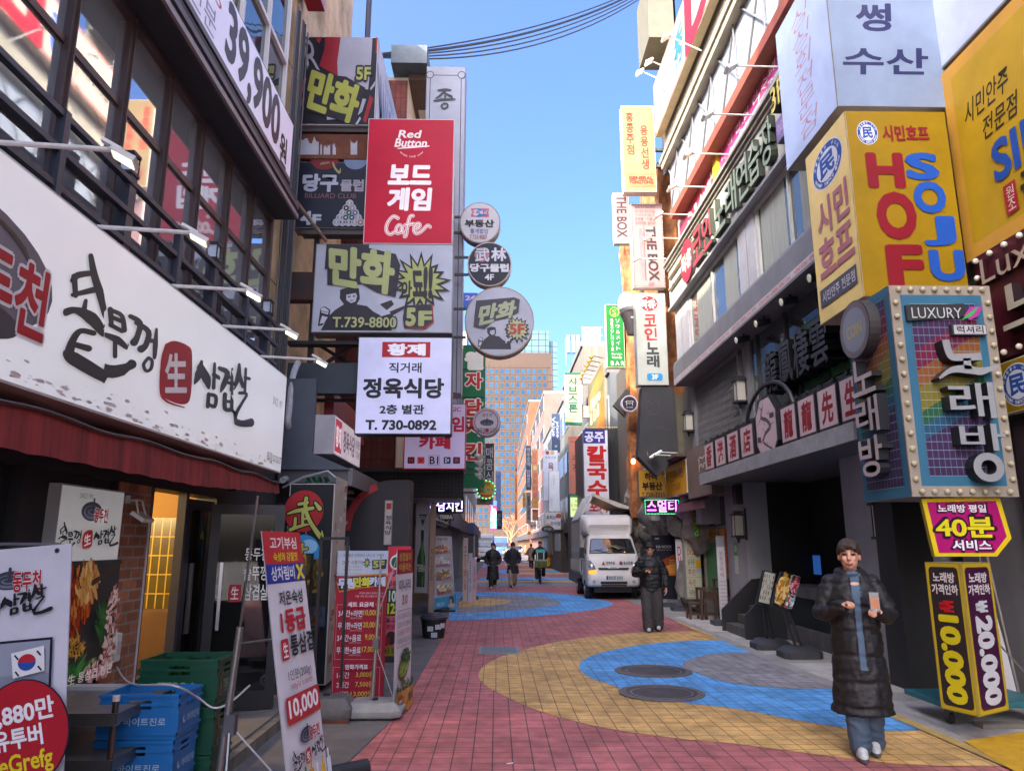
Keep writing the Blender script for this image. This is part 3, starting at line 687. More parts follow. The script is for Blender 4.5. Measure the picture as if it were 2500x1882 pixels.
# price board above
s = signX(-1, -2.7, 3.0, 8.85, 6.28, 7.12, ref=(0, 0, 700, 100), bg=M('#cfcbe0', .3, n=.06, e=.05), depth=.3, edge='#5a575c', name='price_board', label='long pale lilac board reading 500g and 39,900 above the glazed floor', rim=.02)
s.t('500g', 285, 5, 395, 42, '#c0505e', -.004).t('3인분', 290, 52, 385, 88, '#8a8ca8', .0).t('39,900', 415, 8, 630, 92, '#4d4a4f', .035).t('원', 638, 44, 672, 94, '#2e2c30', .03).r(210, 0, 240, 40, '#4d4a4f').r(0, 93, 700, 100, '#6d6a6e'); s.done()
# ---------------------------------------------------------------- things in front of the restaurant
# food poster lightbox on the wall
s = Sign(Fr((-2.9, 0, 0), 90), 5.0, .77, 5.86, 2.12, ref=(0, 0, 100, 158), bg='#d6dcdc', depth=.1, edge='#9a9a9a', name='menu_lightbox', label='tall lit restaurant wall poster with pot lid emblem above a food picture', e=.03)
pot(s, 48, 20, 16); s.t('SINCE 1997', 26, 6, 46, 10, '#707070', -.004); doo(s, 50, 17, 22, 12)
sign_words(s, 4, 32, 96, 56, '#202428')
s.r(0, 60, 100, 158, '#2c2a2c')
def blob(s, cx, cy, rx, ry, cols, n, a=3., seed=1, el=2.2, ang=None):
 rn = random.Random(seed)
 for i in range(n):
  t = rn.random() * 2 * pi; r_ = math.sqrt(rn.random()); x, y = cx + rx * r_ * cos(t), cy + ry * r_ * sin(t); k = rn.random() * 180 if ang is None else ang + rn.gauss(0, 14)
  s.e_(x, y, a * el * (.6 + .6 * rn.random()), a * (.6 + .6 * rn.random()), rn.choice(cols), n=8, rot=k); s.lay -= .95
blob(s, 30, 92, 26, 27, ['#6a1e0c', '#8a3012', '#a8481c', '#58180a', '#b06a34', '#7a2a10'], 260, 1.5, 3, el=4, ang=80); s.up()
blob(s, 46, 77, 17, 14, ['#b88c4c', '#c8a468', '#a87438', '#b08048', '#8a4a1c'], 90, 2, 4, el=3.4, ang=70); s.up()
s.st([(95, 62), (70, 72), (52, 78)], [3, 4, 5], '#3a2a24').up()
blob(s, 28, 128, 22, 9, ['#a87c24', '#8e6418', '#bc9040'], 110, .8, 5, el=5); s.up()
blob(s, 74, 112, 10, 14, ['#1f4a24', '#2c5c2c', '#173a1c'], 40, 1.6, 6, el=5, ang=60); s.up(); blob(s, 40, 145, 24, 7, ['#1f5028', '#2c682c', '#3c7a34'], 40, 1.4, 7, el=7, ang=-28); s.up()
blob(s, 86, 118, 10, 36, ['#b89490', '#a07470', '#c4aca8', '#7c4844'], 120, 1.8, 8); s.up(); blob(s, 70, 148, 22, 9, ['#b89490', '#a07470', '#c4aca8', '#7c4844'], 80, 1.8, 9); s.up()
s.t('生 통삼겹 한판', 25, 146, 92, 154, '#ecd8d8', .01); s.done()
sp = thing('spotlight', (-2.9, 5.98, 1.95), 'small white spotlight bracketed beside the lit food poster', 'spotlight'); b = MB()
b.tube([(-2.95, 6.0, 2.1), (-2.95, 6.0, 2.04)], .03, FLW); b.tube([(-2.95, 6.0, 2.06), (-2.84, 5.98, 2.06)], .012, FLW, n=6); b.build('mount', sp)
b = MB(); b.tube([(-2.84, 5.93, 2.06), (-2.8, 5.92, 1.93)], .008, FLW, n=5); b.tube([(-2.84, 6.03, 2.06), (-2.8, 6.04, 1.93)], .008, FLW, n=5); b.tube([(-2.84, 5.93, 2.06), (-2.84, 6.03, 2.06)], .008, FLW, n=5); b.build('yoke', sp)
b = MB(); fr = Fr((-2.8, 5.98, 1.93), u=(0, 1, 0), v=(-.8, 0, .5)); b.prism([(-.09, -.06), (.09, -.06), (.09, .06), (-.09, .06)], fr, -.015, .015, FLW); b.build('lamp_head', sp)
sk = thing('junction_box', (-2.9, 5.93, .86), 'white plastic socket box beside the food poster', 'socket box'); b = MB(); b.box((-2.95, 5.9, .85), (-2.86, 5.99, 1.06), M('#c8c8c0', .4)); b.build('box', sk, bevel=.012)
b = MB(); b.box((-2.862, 5.92, .9), (-2.855, 5.97, 1.0), M('#b0b0a8', .4)); b.build('cover', sk)
# standing banner at the far left
fr = Fr((-2.07, 3.6, 0), 0)
_b, _t = PY(155, 1882, 3.6), PY(175, 1326, 3.6); _v = (_t - _b).normalized(); _u = V((_v.z, 0, -_v.x)); s = Sign(Fr(_t - _v * 1.63 - _u * .61, u=_u, v=_v), 0, .0, .61, 1.63, ref=(0, 0, 100, 268), bg='#c6c6d2', depth=.006, edge='#b8b8c4', name='standing_banner', label='white standing banner with pot lid emblem, film still and red speech balloon at left', cat='banner', rim=.0, gloss=.5)
pot(s, 55, 24, 14); doo(s, 58, 18, 21, 15); sign_words(s, 5, 30, 93, 60, '#1f2226'); s.ref = (0, 35.9, 92.6, 335.7)
s.r(-1 + 4, 112, 84, 206, '#1b1c30'); s.r(5, 114, 82.5, 204, '#7d8494'); s.r(5, 114, 82.5, 140, '#8f95a4')
s.e_(16, 148, 21, 26, '#b46a4a').q([(5, 120), (30, 116), (40, 132), (42, 146), (5, 146)], '#b03a28').e_(22, 124, 22, 12, '#b03a28').r(5, 186, 42, 204, '#a02424').e_(16, 176, 14, 9, '#3a2a28').e_(18, 172, 11, 6, '#b06a50')
s.e_(26, 158, 10, 9, '#7a2018').e_(26, 158, 7.5, 7, '#10141c').e_(8, 159, 6, 8, '#7a2018').e_(8, 159, 4.5, 6.5, '#10141c').r(44, 155, 70, 172, '#3a5a8a').r(50, 160, 58, 170, '#18a0d0').r(38, 184, 52, 198, '#8a2c20')
s.q([(58, 122), (80, 118), (81, 138), (60, 142)], '#d8dadc').e_(69, 130, 6, 6.5, '#b02838', a0=180, a1=360).e_(69, 130, 6, 6.5, '#2c4c9c', a0=0, a1=180)
for q_ in ((61, 124), (76, 122), (62, 137), (77, 134)): s.st([(q_[0], q_[1]), (q_[0] + 2, q_[1] + 3)], 1.2, '#20222a')
s.up(); s.e_(68, 186, 32, 43, '#1b1c30').e_(68, 186, 31, 42, '#a8202e')
s.t('1,880만', 47, 160, 89, 178, '#e6e6ea', .03, rot=-8).t('유투버', 50, 180, 82, 196, '#e6e6ea', .03, rot=-8).t('TheGrefg', 41, 200, 90, 218, '#dcc828', .02, rot=-8)
s.r(3, 236, 76, 268, '#1b1c30').r(5, 238, 74, 268, '#6c7478').e_(46, 256, 12, 14, '#2a2018').r(26, 240, 34, 268, '#b08060').r(56, 240, 72, 262, '#c8b8b8')
s.ref = (0, 0, 100, 268)
for x_ in (5, 95): s.e_(x_, 5, 2, 2, '#50525c').e_(x_, 5, 1.1, 1.1, '#202228')
s.done()
b = MB(); b.tube([(-2.375, 3.66, .2), (-2.375, 3.62, 1.72)], .012, M('#8a8a90', .4, m=.8)); b.tube([(-2.68, 3.61, 1.72), (-2.07, 3.61, 1.72)], .008, M('#8a8a90', .4, m=.8)); b.box((-2.62, 3.62, .12), (-2.12, 3.95, .2), M('#38383c')); b.build('stand', s.root)
# steel trolley
tr = thing('steel_trolley', (-2.5, 4.8, .12), 'worn brown steel trolley with three shelves between banner and crates', 'trolley')
SHF = M('#8d857c', .4, m=.35, n=.35, ns=5); LEG = M('#6a5a52', .35, m=.8, n=.3)
for z in (.32, .56, .8):
 fr = Fr((0, 0, z)); P = [(-2.42, 4.42), (-2.08, 4.42), (-2.2, 5.26), (-2.85, 5.26), (-2.95, 4.42)]
 P = [(-2.9, 4.42), (-2.1, 4.42), (-2.1, 5.24), (-2.9, 5.24)]
 b = MB(); b.box((-2.9, 4.42, z - .012), (-2.1, 5.24, z), SHF); b.box((-2.9, 4.41, z - .06), (-2.1, 4.42, z + .005), M('#8a8680', .3, m=.8, n=.2)); b.box((-2.1, 4.41, z - .05), (-2.09, 5.24, z + .005), M('#77726c', .3, m=.8)); b.build('shelf', tr)
for x in (-2.86, -2.13):
 for y in (4.46, 5.2): b = MB(); b.tube([(x, y, .2), (x, y, .86)], .017, LEG); o = b.build('leg', tr); b = MB(); b.tube([(x - .015, y, .165), (x + .015, y, .165)], .045, BLK, n=12); b.build('caster', o)
b = MB(); b.tube([(-2.13, 4.46, .86), (-2.13, 4.46, .89)], .02, M('#d0c8c0', .2)); b.box((-2.155, 4.435, .74), (-2.105, 4.44, .80), M('#c8ca90', .6)); b.box((-2.75, 5.1, .801), (-2.12, 5.2, .825), M('#b8b8ba', .4)); b.build('guard_strip', tr)
def crate(x, y, z, W, D, hh, col, lab, text, tc, name, rz=0):
 t_ = thing(name, (x, y, z), lab, 'crate', 'crates stacked by the restaurant door'); m_ = M(col, .45, n=.18, ns=5); b = MB(); w2, d2 = W / 2, D / 2
 b.box((x - w2, y - d2, z), (x + w2, y + d2, z + .02), m_)
 for s_ in (0, 1):
  q = (y - d2, y - d2 + .015) if s_ == 0 else (y + d2 - .015, y + d2)
  b.box((x - w2, q[0], z + .02), (x + w2, q[1], z + hh * .66), m_); b.box((x - w2, q[0], z + hh * .86), (x + w2, q[1], z + hh), m_)
  for px in ((-w2, -.07), (.07, w2)): b.box((x + px[0], q[0], z + hh * .66), (x + px[1], q[1], z + hh * .86), m_)
  q = (x - w2, x - w2 + .015) if s_ == 0 else (x + w2 - .015, x + w2)
  b.box((q[0], y - d2 + .015, z + .02), (q[1], y + d2 - .015, z + hh * .66), m_); b.box((q[0], y - d2 + .015, z + hh * .86), (q[1], y + d2 - .015, z + hh), m_)
  for py in ((-d2 + .015, -.06), (.06, d2 - .015)): b.box((q[0], y + py[0], z + hh * .66), (q[1], y + py[1], z + hh * .86), m_)
 for zz in (.1, .74, .93):
  b.box((x - w2 - .008, y - d2 - .008, z + hh * zz), (x + w2 + .008, y - d2, z + hh * zz + .015), m_); b.box((x + w2, y - d2 - .008, z + hh * zz), (x + w2 + .008, y + d2 + .008, z + hh * zz + .015), m_)
 for k in range(6): b.box((x - w2 + W * k / 5 - .006, y - d2 - .007, z + hh * .1), (x - w2 + W * k / 5 + .006, y - d2, z + hh * .62), m_) if k in (0, 5) else None
 b.build('shell', t_)
 for fr, a in ((Fr((x, y - d2 - .002, z), 0), W), (Fr((x + w2 + .002, y, z), 90), D)):
  s = Sign(fr, -a * .36, hh * .2, a * .36, hh * .6, case=False, parent=t_, part='print')
  if text == '하이트진로': s.e_(12, 50, 9, 22, tc).e_(14, 44, 5, 16, col).t(text, 26, 28, 100, 72, tc, .01)
  else: s.t(text, 15, 22, 85, 70, tc, .02).r(15, 80, 85, 84, tc)
  s.done()
 if name == 'green_crate': 
  b = MB()
  for k in range(8): b.tube([(x - w2 + .08 + (k % 4) * .13, y - .1 + (k // 4) * .16, z + .03), (x - w2 + .08 + (k % 4) * .13, y - .1 + (k // 4) * .16, z + .2), (x - w2 + .08 + (k % 4) * .13, y - .1 + (k // 4) * .16, z + .27)], [.035, .035, .013], glass('#1c3a1c', .1, 1.5), n=8)
  b.build('bottles', t_)
for k, nm in enumerate(('bottom', 'middle', 'topmost')):
 crate(-2.06, 5.3, .12 + k * .29, .5, .36, .285, '#0f4a34', f'dark green beer crate, {nm} of the green stack by the glass door', 'TERRA', '#9ab0a0', 'green_crate')
 crate(-2.12 + .01 * k, 4.86, .1 + k * .252, .46, .34, .248, '#1f6fb0', f'light blue bottle crate, {nm} of the blue stack behind the trolley', '하이트진로', '#b8d4e8', 'blue_crate')
st = thing('plastic_stool', (-3.25, 6.85, .13), 'navy plastic stool just inside the restaurant doorway', 'stool'); b = MB(); NV = M('#1d2340', .5)
b.prism([(-.16, -.16), (.16, -.16), (.16, .16), (-.16, .16)], Fr((-3.25, 6.85, .55), u=(1, 0, 0), v=(0, 1, 0)), 0, .03, NV); b.build('seat', st)
for dx in (-1, 1):
 for dy in (-1, 1): b = MB(); b.bar((-3.25 + dx * .13, 6.85 + dy * .13, .55), (-3.25 + dx * .17, 6.85 + dy * .17, .13), .06, .06, NV); b.build('leg', st)
# leaning X banner with the red head
bl, br, tl = PY(708, 1975, 4.55), PY(800, 1905, 5.12), PY(638, 1296, 4.65)
br.z = bl.z
s = Sign(Fr(bl, u=br - bl, v=tl - bl), 0, 0, (br - bl).length, (tl - bl).length, ref=(0, 0, 100, 303), bg='#cfcfd6', depth=.004, edge='#b0b0b8', name='standing_banner', label='narrow leaning white banner with red and blue head and 10,000 price', cat='banner', rim=0, gloss=.5)
s.r(0, 0, 100, 40, '#b83038').r(0, 40, 100, 63, '#2c3a94')
s.t('고기부심', 15, 7, 85, 22, '#e8e4e4', .02).t('숙성의 감칠맛', 20, 26, 84, 37, '#e0c83c', .02).t('상차림비', 10, 43, 70, 60, '#dfe4f0', .02).t('X', 75, 43, 96, 60, '#dcd040', .06)
s.t('저온숙성', 22, 73, 84, 90, '#2a2a30', .02).t('1등급', 20, 96, 84, 122, '#b02c38', .04).rr(14, 128, 32, 152, 3, '#b02c38').t('生', 17, 132, 29, 149, '#e8e8e8', .02).t('통삼겹', 36, 126, 98, 150, '#2a2a30', .03)
s.t('1인분(200g)', 22, 164, 82, 178, '#44444c', .0).t('100g당 5,000원', 26, 179, 82, 187, '#b04450', .0).rr(8, 192, 96, 222, 5, '#b03038').t('10,000', 14, 196, 90, 218, '#ecebee', .03)
pot(s, 50, 240, 17); doo(s, 52, 234, 28, 14); sign_words(s, 6, 250, 92, 276, '#202226')
for k, (x_, c_) in enumerate(((8, '#1c5a34'), (22, '#2a7a3a'), (36, '#c89030'), (50, '#e0e8ec'), (64, '#d8b040'), (80, '#d0e0ec'))):
 s.r(x_, 284 - k % 3 * 4, x_ + 11, 303, c_).r(x_ + 3.5, 274 - k % 3 * 4, x_ + 7.5, 284 - k % 3 * 4, c_)
for x_, y_ in ((4, 3), (96, 3)): s.e_(x_, y_, 2, 2, '#606068')
s.done()
AL = M('#9a9694', .35, m=.7, n=.2)
q1, q2 = V((-1.7, 5.0, .12)), V((-1.62, 5.0, 1.1)); b = MB(); b.tube([(-1.72, 4.98, .1), (-1.64, 4.98, 1.2)], .022, AL, n=10); b.tube([(-1.64, 4.98, 1.2), tuple(s.fr.P(.02, 1.78, -.01))], .008, AL, n=6); b.tube([(-1.64, 4.98, 1.1), tuple(s.fr.P(.3, .9, -.02))], .007, AL, n=6); b.tube([(-1.66, 4.98, .62), (-1.35, 5.2, .2)], .006, M('#c8ccd0'), n=6); b.tube([(-1.66, 4.98, .6), (-1.5, 4.5, .14)], .006, M('#c8ccd0'), n=6); b.box((-1.68, 4.95, .56), (-1.62, 5.01, .68), M('#505258')); b.build('stand', s.root)
wb = thing('wheeled_stand', (-1.35, 5.3, 0), 'black roller base on casters behind the leaning white banner', 'banner base'); b = MB(); RB = M('#1d1f24', .5, n=.2)
b.tube([(-1.55, 5.25, .16), (-.92, 5.75, .16)], .06, RB, n=14); b.build('roller', wb); b = MB(); b.tube([(-1.75, 4.7, .14), (-1.15, 4.95, .14)], .06, RB, n=14); b.build('roller', wb); b = MB(); b.bar((-1.4, 5.36, .17), (-1.45, 4.82, .15), .1, .04, M('#c8a020', .6)); b.build('crossbar', wb)
for x, y in ((-.97, 5.72), (-1.2, 4.93)): b = MB(); b.tube([(x - .02, y, .04), (x + .02, y, .04)], .04, BLK, n=12); b.tube([(x, y, .04), (x, y, .12)], .012, AL, n=6); b.build('caster', wb)
cb = MB(); P = [PX(285, 1628, -2.9)] + [PY(x, y, d) for x, y, d in ((320, 1668, 5.0), (420, 1672, 4.6), (480, 1700, 4.9), (520, 1727, 5.0), (560, 1715, 5.0), (610, 1672, 4.98))]
cb.tube(spl([tuple(p) for p in P], 5), .006, M('#c8c8c4', .5), n=6); tag(cb.build('power_cable'), 'white power cable looping from the socket box to the banner stand', 'cable')
# ================================================================ LEFT: THE SIGN TOWER AND THE BUILDINGS BEHIND IT
bw = thing('stone_building', (-6, 12.5, 0), 'tall beige stone building behind the stacked signs, cables on its wall', 'building')
b = MB(); b.box((-12, 10.9, 2.6), (-3.3, 14.6, 13.9), STN); b.box((-12, 10.58, 0), (-4.2, 14.95, 2.6), M('#1b1b1e', .8)); b.box((-4.2, 10.6, 0), (-3.02, 10.9, 2.6), M('#303036')); b.build('wall', bw)
b = MB()
for z in (5.2, 6.9, 8.6, 10.6, 12.6): b.box((-3.065, 9.4, z), (-3.056, 10.15, z + .02), M('#5a4d3a'))
for y in (9.8,): b.box((-3.065, y, 5), (-3.056, y + .015, 13.9), M('#5a4d3a'))
b.build('joint', bw)
b = MB(); b.box((-3.3, 11.2, 2.7), (-2.98, 13.6, 3.5), M('#8a8a88', .6, n=.3)); b.box((-3.3, 11.1, 3.5), (-2.93, 13.7, 3.56), M('#99968f', .6, n=.4)); b.build('duct_box', bw)
b = MB()
for i in range(7):
 y = 9.5 + i * .1; b.tube([(-2.97 + .01 * (i % 3), y, 3.0 + .3 * (i % 2)), (-2.97, y + .02 * sin(i), 6), (-2.97, y + .05 * cos(i * 2), 9.5)], .012 + .006 * (i % 3), M('#23252c' if i % 3 else '#5a5a60'), n=5)
tag(b.build('wall_cable'), 'dark cables clipped up the stone wall beside the restaurant', 'cable')
P = [PX(x, y, -2.9) for x, y in ((728, 885), (715, 920), (706, 1000), (704, 1040), (722, 1090), (730, 1130), (716, 1160), (690, 1172))]
b = MB(); b.tube(spl([tuple(p) for p in P], 5), .045, M('#b4b8be', .5, n=.3, ns=14, b=.6, bs=40), n=10); tag(b.build('conduit'), 'white wrapped conduit hanging down past the end of the lightbox', 'pipe')
# --- steel sign frame
sf = thing('sign_frame', (-2.2, 11.2, 3.2), 'rusty steel frame that carries the stacked signs on the left', 'sign frame')
RST = M('#7a4630', .8, n=.5, ns=2.2, b=.2, bs=30, c2='#4a2a20'); STL = M('#33404a', .6, n=.3, ns=3)
def ybar(px0, py0, px1, py1, y, d, mat, nm='beam'):
 a = PY(px0, (py0 + py1) / 2, y); c = PY(px1, (py0 + py1) / 2, y); t = PY((px0 + px1) / 2, py0, y).z; bt = PY((px0 + px1) / 2, py1, y).z
 b = MB(); b.box((a.x, y, bt), (c.x, y + d, t), mat); return b, nm
for px, m_ in (((700, 328, 905, 388), RST), ((735, 306, 905, 322), M('#4a4442', .6)), ((688, 664, 790, 732), M('#3a3436', .7, n=.5, ns=3, c2='#5a3428')), ((700, 886, 885, 960), STL), ((735, 556, 900, 572), M('#4a4442', .6)), ((700, 832, 880, 840), BLK)):
 bb, nm = ybar(*px, 10.95, .2, m_); bb.build(nm, sf)
bb = MB()
rn = random.Random(3)
for x0, x1, hh in ((728, 778, 1), (782, 786, .6), (790, 806, .55), (812, 820, .6), (856, 872, .8)):
 pts = []; k = 9
 for i in range(k + 1): pts.append((x0 + (x1 - x0) * i / k, 378 - (48 * hh) * (.55 + .45 * rn.random())))
 q = [PY(x, y, 10.947) for x, y in pts + [(x1, 378), (x0, 378)]]
 bb.poly(q, M('#b9bcc4', .7, n=.2))
bb.build('old_paint', sf)
for x in (-2.9, -2.0, -.75): b = MB(); b.box((x - .04, 11.12, 3.3), (x + .04, 11.2, 8.4 if x < -1.5 else 7.6), M('#2e2c2e', .6, n=.3)); b.build('post', sf)
for i, (p, q) in enumerate((((-2.95, 11.3, 4.3), (-2.0, 11.3, 5.0)), ((-2.95, 11.5, 4.9), (-2.0, 11.5, 4.3)), ((-2.95, 11.4, 6.2), (-2.1, 11.4, 5.5)), ((-2.95, 11.3, 3.9), (-1.2, 11.3, 3.9)), ((-2.95, 11.3, 6.05), (-1.2, 11.3, 6.05)))): b = MB(); b.bar(p, q, .05, .05, M('#2a2627', .7, n=.4)); b.build('brace', sf)
p, q = PY(712, 478, 10.2), PY(797, 590, 10.7); b = MB(); b.tube([p, q], .03, M('#8a7a70', .5, m=.3, n=.5, ns=9, c2='#5a3a2a'), n=8); b.build('strut', sf)
# --- comic cafe panel with the abstract red / white art
s = signY(10.9, 738, 91, 919, 306, ref=(225, 190, 1305, 1465), bg='#2c2c33', depth=2.6, edge='#c8c8ce', name='comic_cafe_sign', label='square dark sign with red and white art, topmost of the left stack')
s.q([(520, 195), (750, 195), (720, 560), (740, 770), (460, 620), (520, 380)], '#a2303a').q([(750, 195), (1220, 195), (1215, 560), (1190, 960), (1110, 940), (740, 770), (720, 560)], '#b4b4c0')
s.q([(1275, 195), (1300, 195), (1290, 420), (1280, 430)], '#b0442c').q([(390, 240), (440, 195), (470, 195), (440, 300)], '#b0342c').q([(260, 195), (295, 195), (260, 260)], '#c0c0ca')
s.t('R', 245, 235, 440, 740, '#b8b8c4', .0, sh=-.25).q([(225, 830), (290, 800), (265, 960), (225, 1060)], '#b85038').q([(225, 1120), (295, 1060), (270, 1190), (225, 1210)], '#b85038')
s.q([(1220, 1040), (1275, 1090), (1180, 1440), (1140, 1400)], '#a2303a').q([(1220, 940), (1295, 830), (1290, 900), (1230, 975)], '#aeb0bc').q([(1120, 1090), (1170, 1100), (1120, 1280), (1060, 1330)], '#b4b4c0')
s.q([(615, 1340), (650, 1285), (850, 1360), (850, 1385), (620, 1400)], '#b4b8c4').q([(1030, 1460), (1090, 1350), (1110, 1380), (1060, 1465)], '#b4b8c4')
s.q([(300, 620), (620, 760), (860, 780), (1150, 940), (1090, 1180), (1030, 1465), (880, 1430), (600, 1350), (270, 1260)], '#33323a')
s.t('만화', 0, 0, 0, 0, '#b4b858', .05, quad=[(375, 660), (1110, 950), (990, 1450), (290, 1215)])
s.t('5F', 1015, 645, 1215, 825, '#b9bd66', .03, ol=('#3a3a42', 4, .06)); s.done()
sfr = Fr((s.R[1] * 0 + s.fr.P(s.R[2], 0).x + .003, 0, 0), 90)
sd = Sign(sfr, 10.95, s.R[1] + .02, 13.4, s.R[3] - .02, bg='#c9c9d2', depth=.002, parent=s.root, part='side_panel', rim=0); sd.t('MANGA', 8, 30, 90, 90, '#7d7f90', .05, sh=-.3).t('COMIC BOOK CAFE', 30, 14, 85, 22, '#7d7f90', .0); sd.done()
# --- billiard club panel
s = signY(10.92, 721, 396, 895, 558, ref=(215, 500, 1120, 1345), bg='#2a303c', depth=.3, edge='#6a6864', name='billiard_sign', label='dark blue sign with pale lettering and a pyramid of billiard balls')
s.e_(560, 470, 180, 130, '#7a3038', a0=0, a1=180).e_(960, 470, 150, 125, '#7a8aa8', a0=0, a1=180).q([(500, 545), (520, 510), (610, 500), (640, 515)], '#8a8a5a').st([(670, 510), (700, 580), (760, 640), (770, 580)], [18, 24, 30, 4], '#a8a070').up()
s.t('당구', 305, 665, 745, 880, '#b4b8c8', .05).t('클럽', 785, 730, 1075, 875, '#a8a4b0', .045).t('BILLIARD CLUB', 340, 908, 990, 968, '#a06a70', -.01).t('4', 310, 1140, 440, 1300, '#b8c0c8', .05).t('F', 460, 1180, 555, 1300, '#b8c0c8', .05)
rn = random.Random(5)
for r_ in range(5):
 for k in range(r_ + 1):
  cx, cy = 912 + (k - r_ / 2) * 76, 1035 + r_ * 60; s.e_(cx, cy, 50, 50, '#b8bcc8', n=16); s.lay -= .5
for r_ in range(5):
 for k in range(r_ + 1):
  cx, cy = 912 + (k - r_ / 2) * 76, 1035 + r_ * 60; c_ = rn.choice(['#8a8ea0', '#6a7090', '#2a2c30', '#2a5a58', '#9a8878', '#a09498']); s.e_(cx, cy, 34, 34 if rn.random() > .4 else 15, c_, n=14).e_(cx, cy, 15, 15, '#d0d0d8', n=10); s.lay -= 1.6
s.done()
# --- red board game sign
s = signY(10.8, 893, 291, 1107, 596, bg='#b01232', e=.045, depth=.28, edge='#d0d0d4', name='board_game_sign', label='tall crimson sign with white lettering ending in the script word Cafe')
s.t('Red', 970, 320, 1024, 339, '#e8dede', .025, sh=.2).t('Button', 962, 341, 1040, 362, '#e8dede', .025, sh=.2).st([(968, 366), (1000, 363), (1045, 359)], [2, 4, 3], '#e8dede').up()
for i, ch in enumerate('BOARD GAME CAFE'):
 a = radians(140 - i * 100 / 14); x, y = 1003 + 34 * cos(a) * 1.0, 358 + 28 * sin(a)
 if ch != ' ': s.t(ch, x - 1.7, y - 2.4, x + 1.7, y + 2.4, '#e0c8cc', .0, rot=-(90 - math.degrees(a)) * -1 if 0 else -(math.degrees(a) - 90) * -.8 * -1); s.lay -= 1
s.lay += 1
s.t('보드', 950, 408, 1052, 453, '#ece6ea', .05, sh=.06).t('게임', 950, 464, 1052, 516, '#ece6ea', .05, sh=.06)
cf = [[(975, 536), (963, 532), (950, 548), (948, 566), (958, 574), (970, 567)], [(985, 556), (978, 552), (972, 560), (973, 571), (982, 569), (986, 556), (986, 570), (992, 568)], [(1011, 530), (1004, 532), (999, 550), (996, 576), (992, 579)], [(993, 552), (1012, 549)], [(1018, 562), (1027, 556), (1027, 549), (1019, 550), (1014, 562), (1020, 572), (1033, 566), (1046, 553), (1053, 556)]]
for l in cf: s.st(l, 8.5, '#e8dede')
s.up()
for l in cf: s.st(l, 5.6, '#b01232')
s.up()
for l in cf: s.st(l, 3, '#e8dede')
s.done()
# --- comic cafe with the generic fighter silhouette
def fighter(s, k):        # k: picture -> sign units (zoom of the big board)
 f = lambda l: [k(a, b) for a, b in l]
 D = '#3c3b42'; W = '#c2c8d4'
 s.q(f([(500, 540), (560, 520), (630, 530), (640, 600), (620, 640), (690, 650), (740, 690), (800, 720), (860, 740), (870, 818), (380, 818), (430, 720), (470, 680), (530, 640), (500, 600)]), D)
 s.q(f([(545, 560), (600, 550), (620, 580), (612, 620), (580, 632), (545, 610)]), W).q(f([(530, 545), (625, 540), (615, 560), (548, 575)]), D).q(f([(556, 585), (575, 582), (575, 590), (556, 594)]), D).q(f([(590, 582), (608, 580), (608, 588), (590, 590)]), D).q(f([(572, 612), (596, 610), (594, 616), (574, 618)]), D)
 s.q(f([(360, 790), (370, 670), (400, 655), (440, 680), (435, 730), (390, 785)]), D).q(f([(370, 775), (385, 720), (425, 730), (400, 770)]), W).q(f([(372, 672), (398, 662), (430, 684), (425, 712), (380, 700)]), W).st(f([(378, 688), (425, 698)]), 4 if k(1, 0)[0] - k(0, 0)[0] > .5 else 1, D)
 s.q(f([(765, 600), (820, 590), (960, 610), (960, 640), (910, 700), (860, 740), (780, 740), (800, 690), (770, 640)]), W).q(f([(780, 640), (860, 610), (880, 640), (830, 680)]), D).q(f([(850, 690), (950, 650), (950, 668), (870, 720)]), D).q(f([(800, 720), (870, 700), (880, 730), (810, 760)]), D).up()
def burst(s, pts, cols):
 for k_, c_ in cols:
  cx = sum(p[0] for p in pts) / len(pts); cy = sum(p[1] for p in pts) / len(pts); s.q([(cx + (x - cx) * k_, cy + (y - cy) * k_) for x, y in pts], c_)
def star(cx, cy, rx, ry, n, inner=.68, seed=1):
 rn = random.Random(seed); P = []
 for i in range(n * 2):
  a = 2 * pi * i / (n * 2) - pi / 2; k = (1 + .12 * rn.uniform(-1, 1)) if i % 2 == 0 else inner
  P.append((cx + rx * k * cos(a), cy + ry * k * sin(a)))
 return P
s = signY(10.78, 766, 597, 1105, 812, ref=(315, 220, 1285, 830), bg='#bcc4d2', depth=.35, edge='#9a9c9e', name='comic_cafe_sign', label='wide pale blue sign with fighter silhouette, green lettering and a spiky burst')
fighter(s, lambda a, b: (a, b))
s.q([(390, 225), (690, 225), (690, 250), (880, 290), (915, 370), (890, 590), (760, 560), (650, 500), (600, 510), (410, 510), (405, 400), (385, 400)], '#3c3b42')
s.t('만화', 0, 0, 0, 0, '#b2bc80', .05, quad=[(415, 240), (875, 285), (860, 570), (430, 500)])
st_ = star(1060, 490, 205, 200, 17, .66, 2); burst(s, st_, ((1, '#34343a'), (.8, '#b2bc74'), ))
s.t('아', 930, 480, 1000, 590, '#3a3a3e', .04).t('됴', 1005, 415, 1080, 580, '#3a3a3e', .05, sh=-.1).t('!!', 1085, 390, 1140, 590, '#3a3a3e', .06)
s.t('T.739-8800', 462, 730, 900, 800, '#b8c088', .02, ol=('#3c3b42', 2, .03)).q([(960, 655), (1150, 645), (1160, 760), (1100, 810), (960, 800), (945, 740)], '#a03a40').q([(955, 650), (1140, 640), (1145, 760), (1090, 800), (955, 795), (945, 735)], '#3c3b42').t('5', 970, 670, 1030, 785, '#b2bc80', .05).t('F', 1060, 690, 1140, 785, '#b2bc80', .05).done()
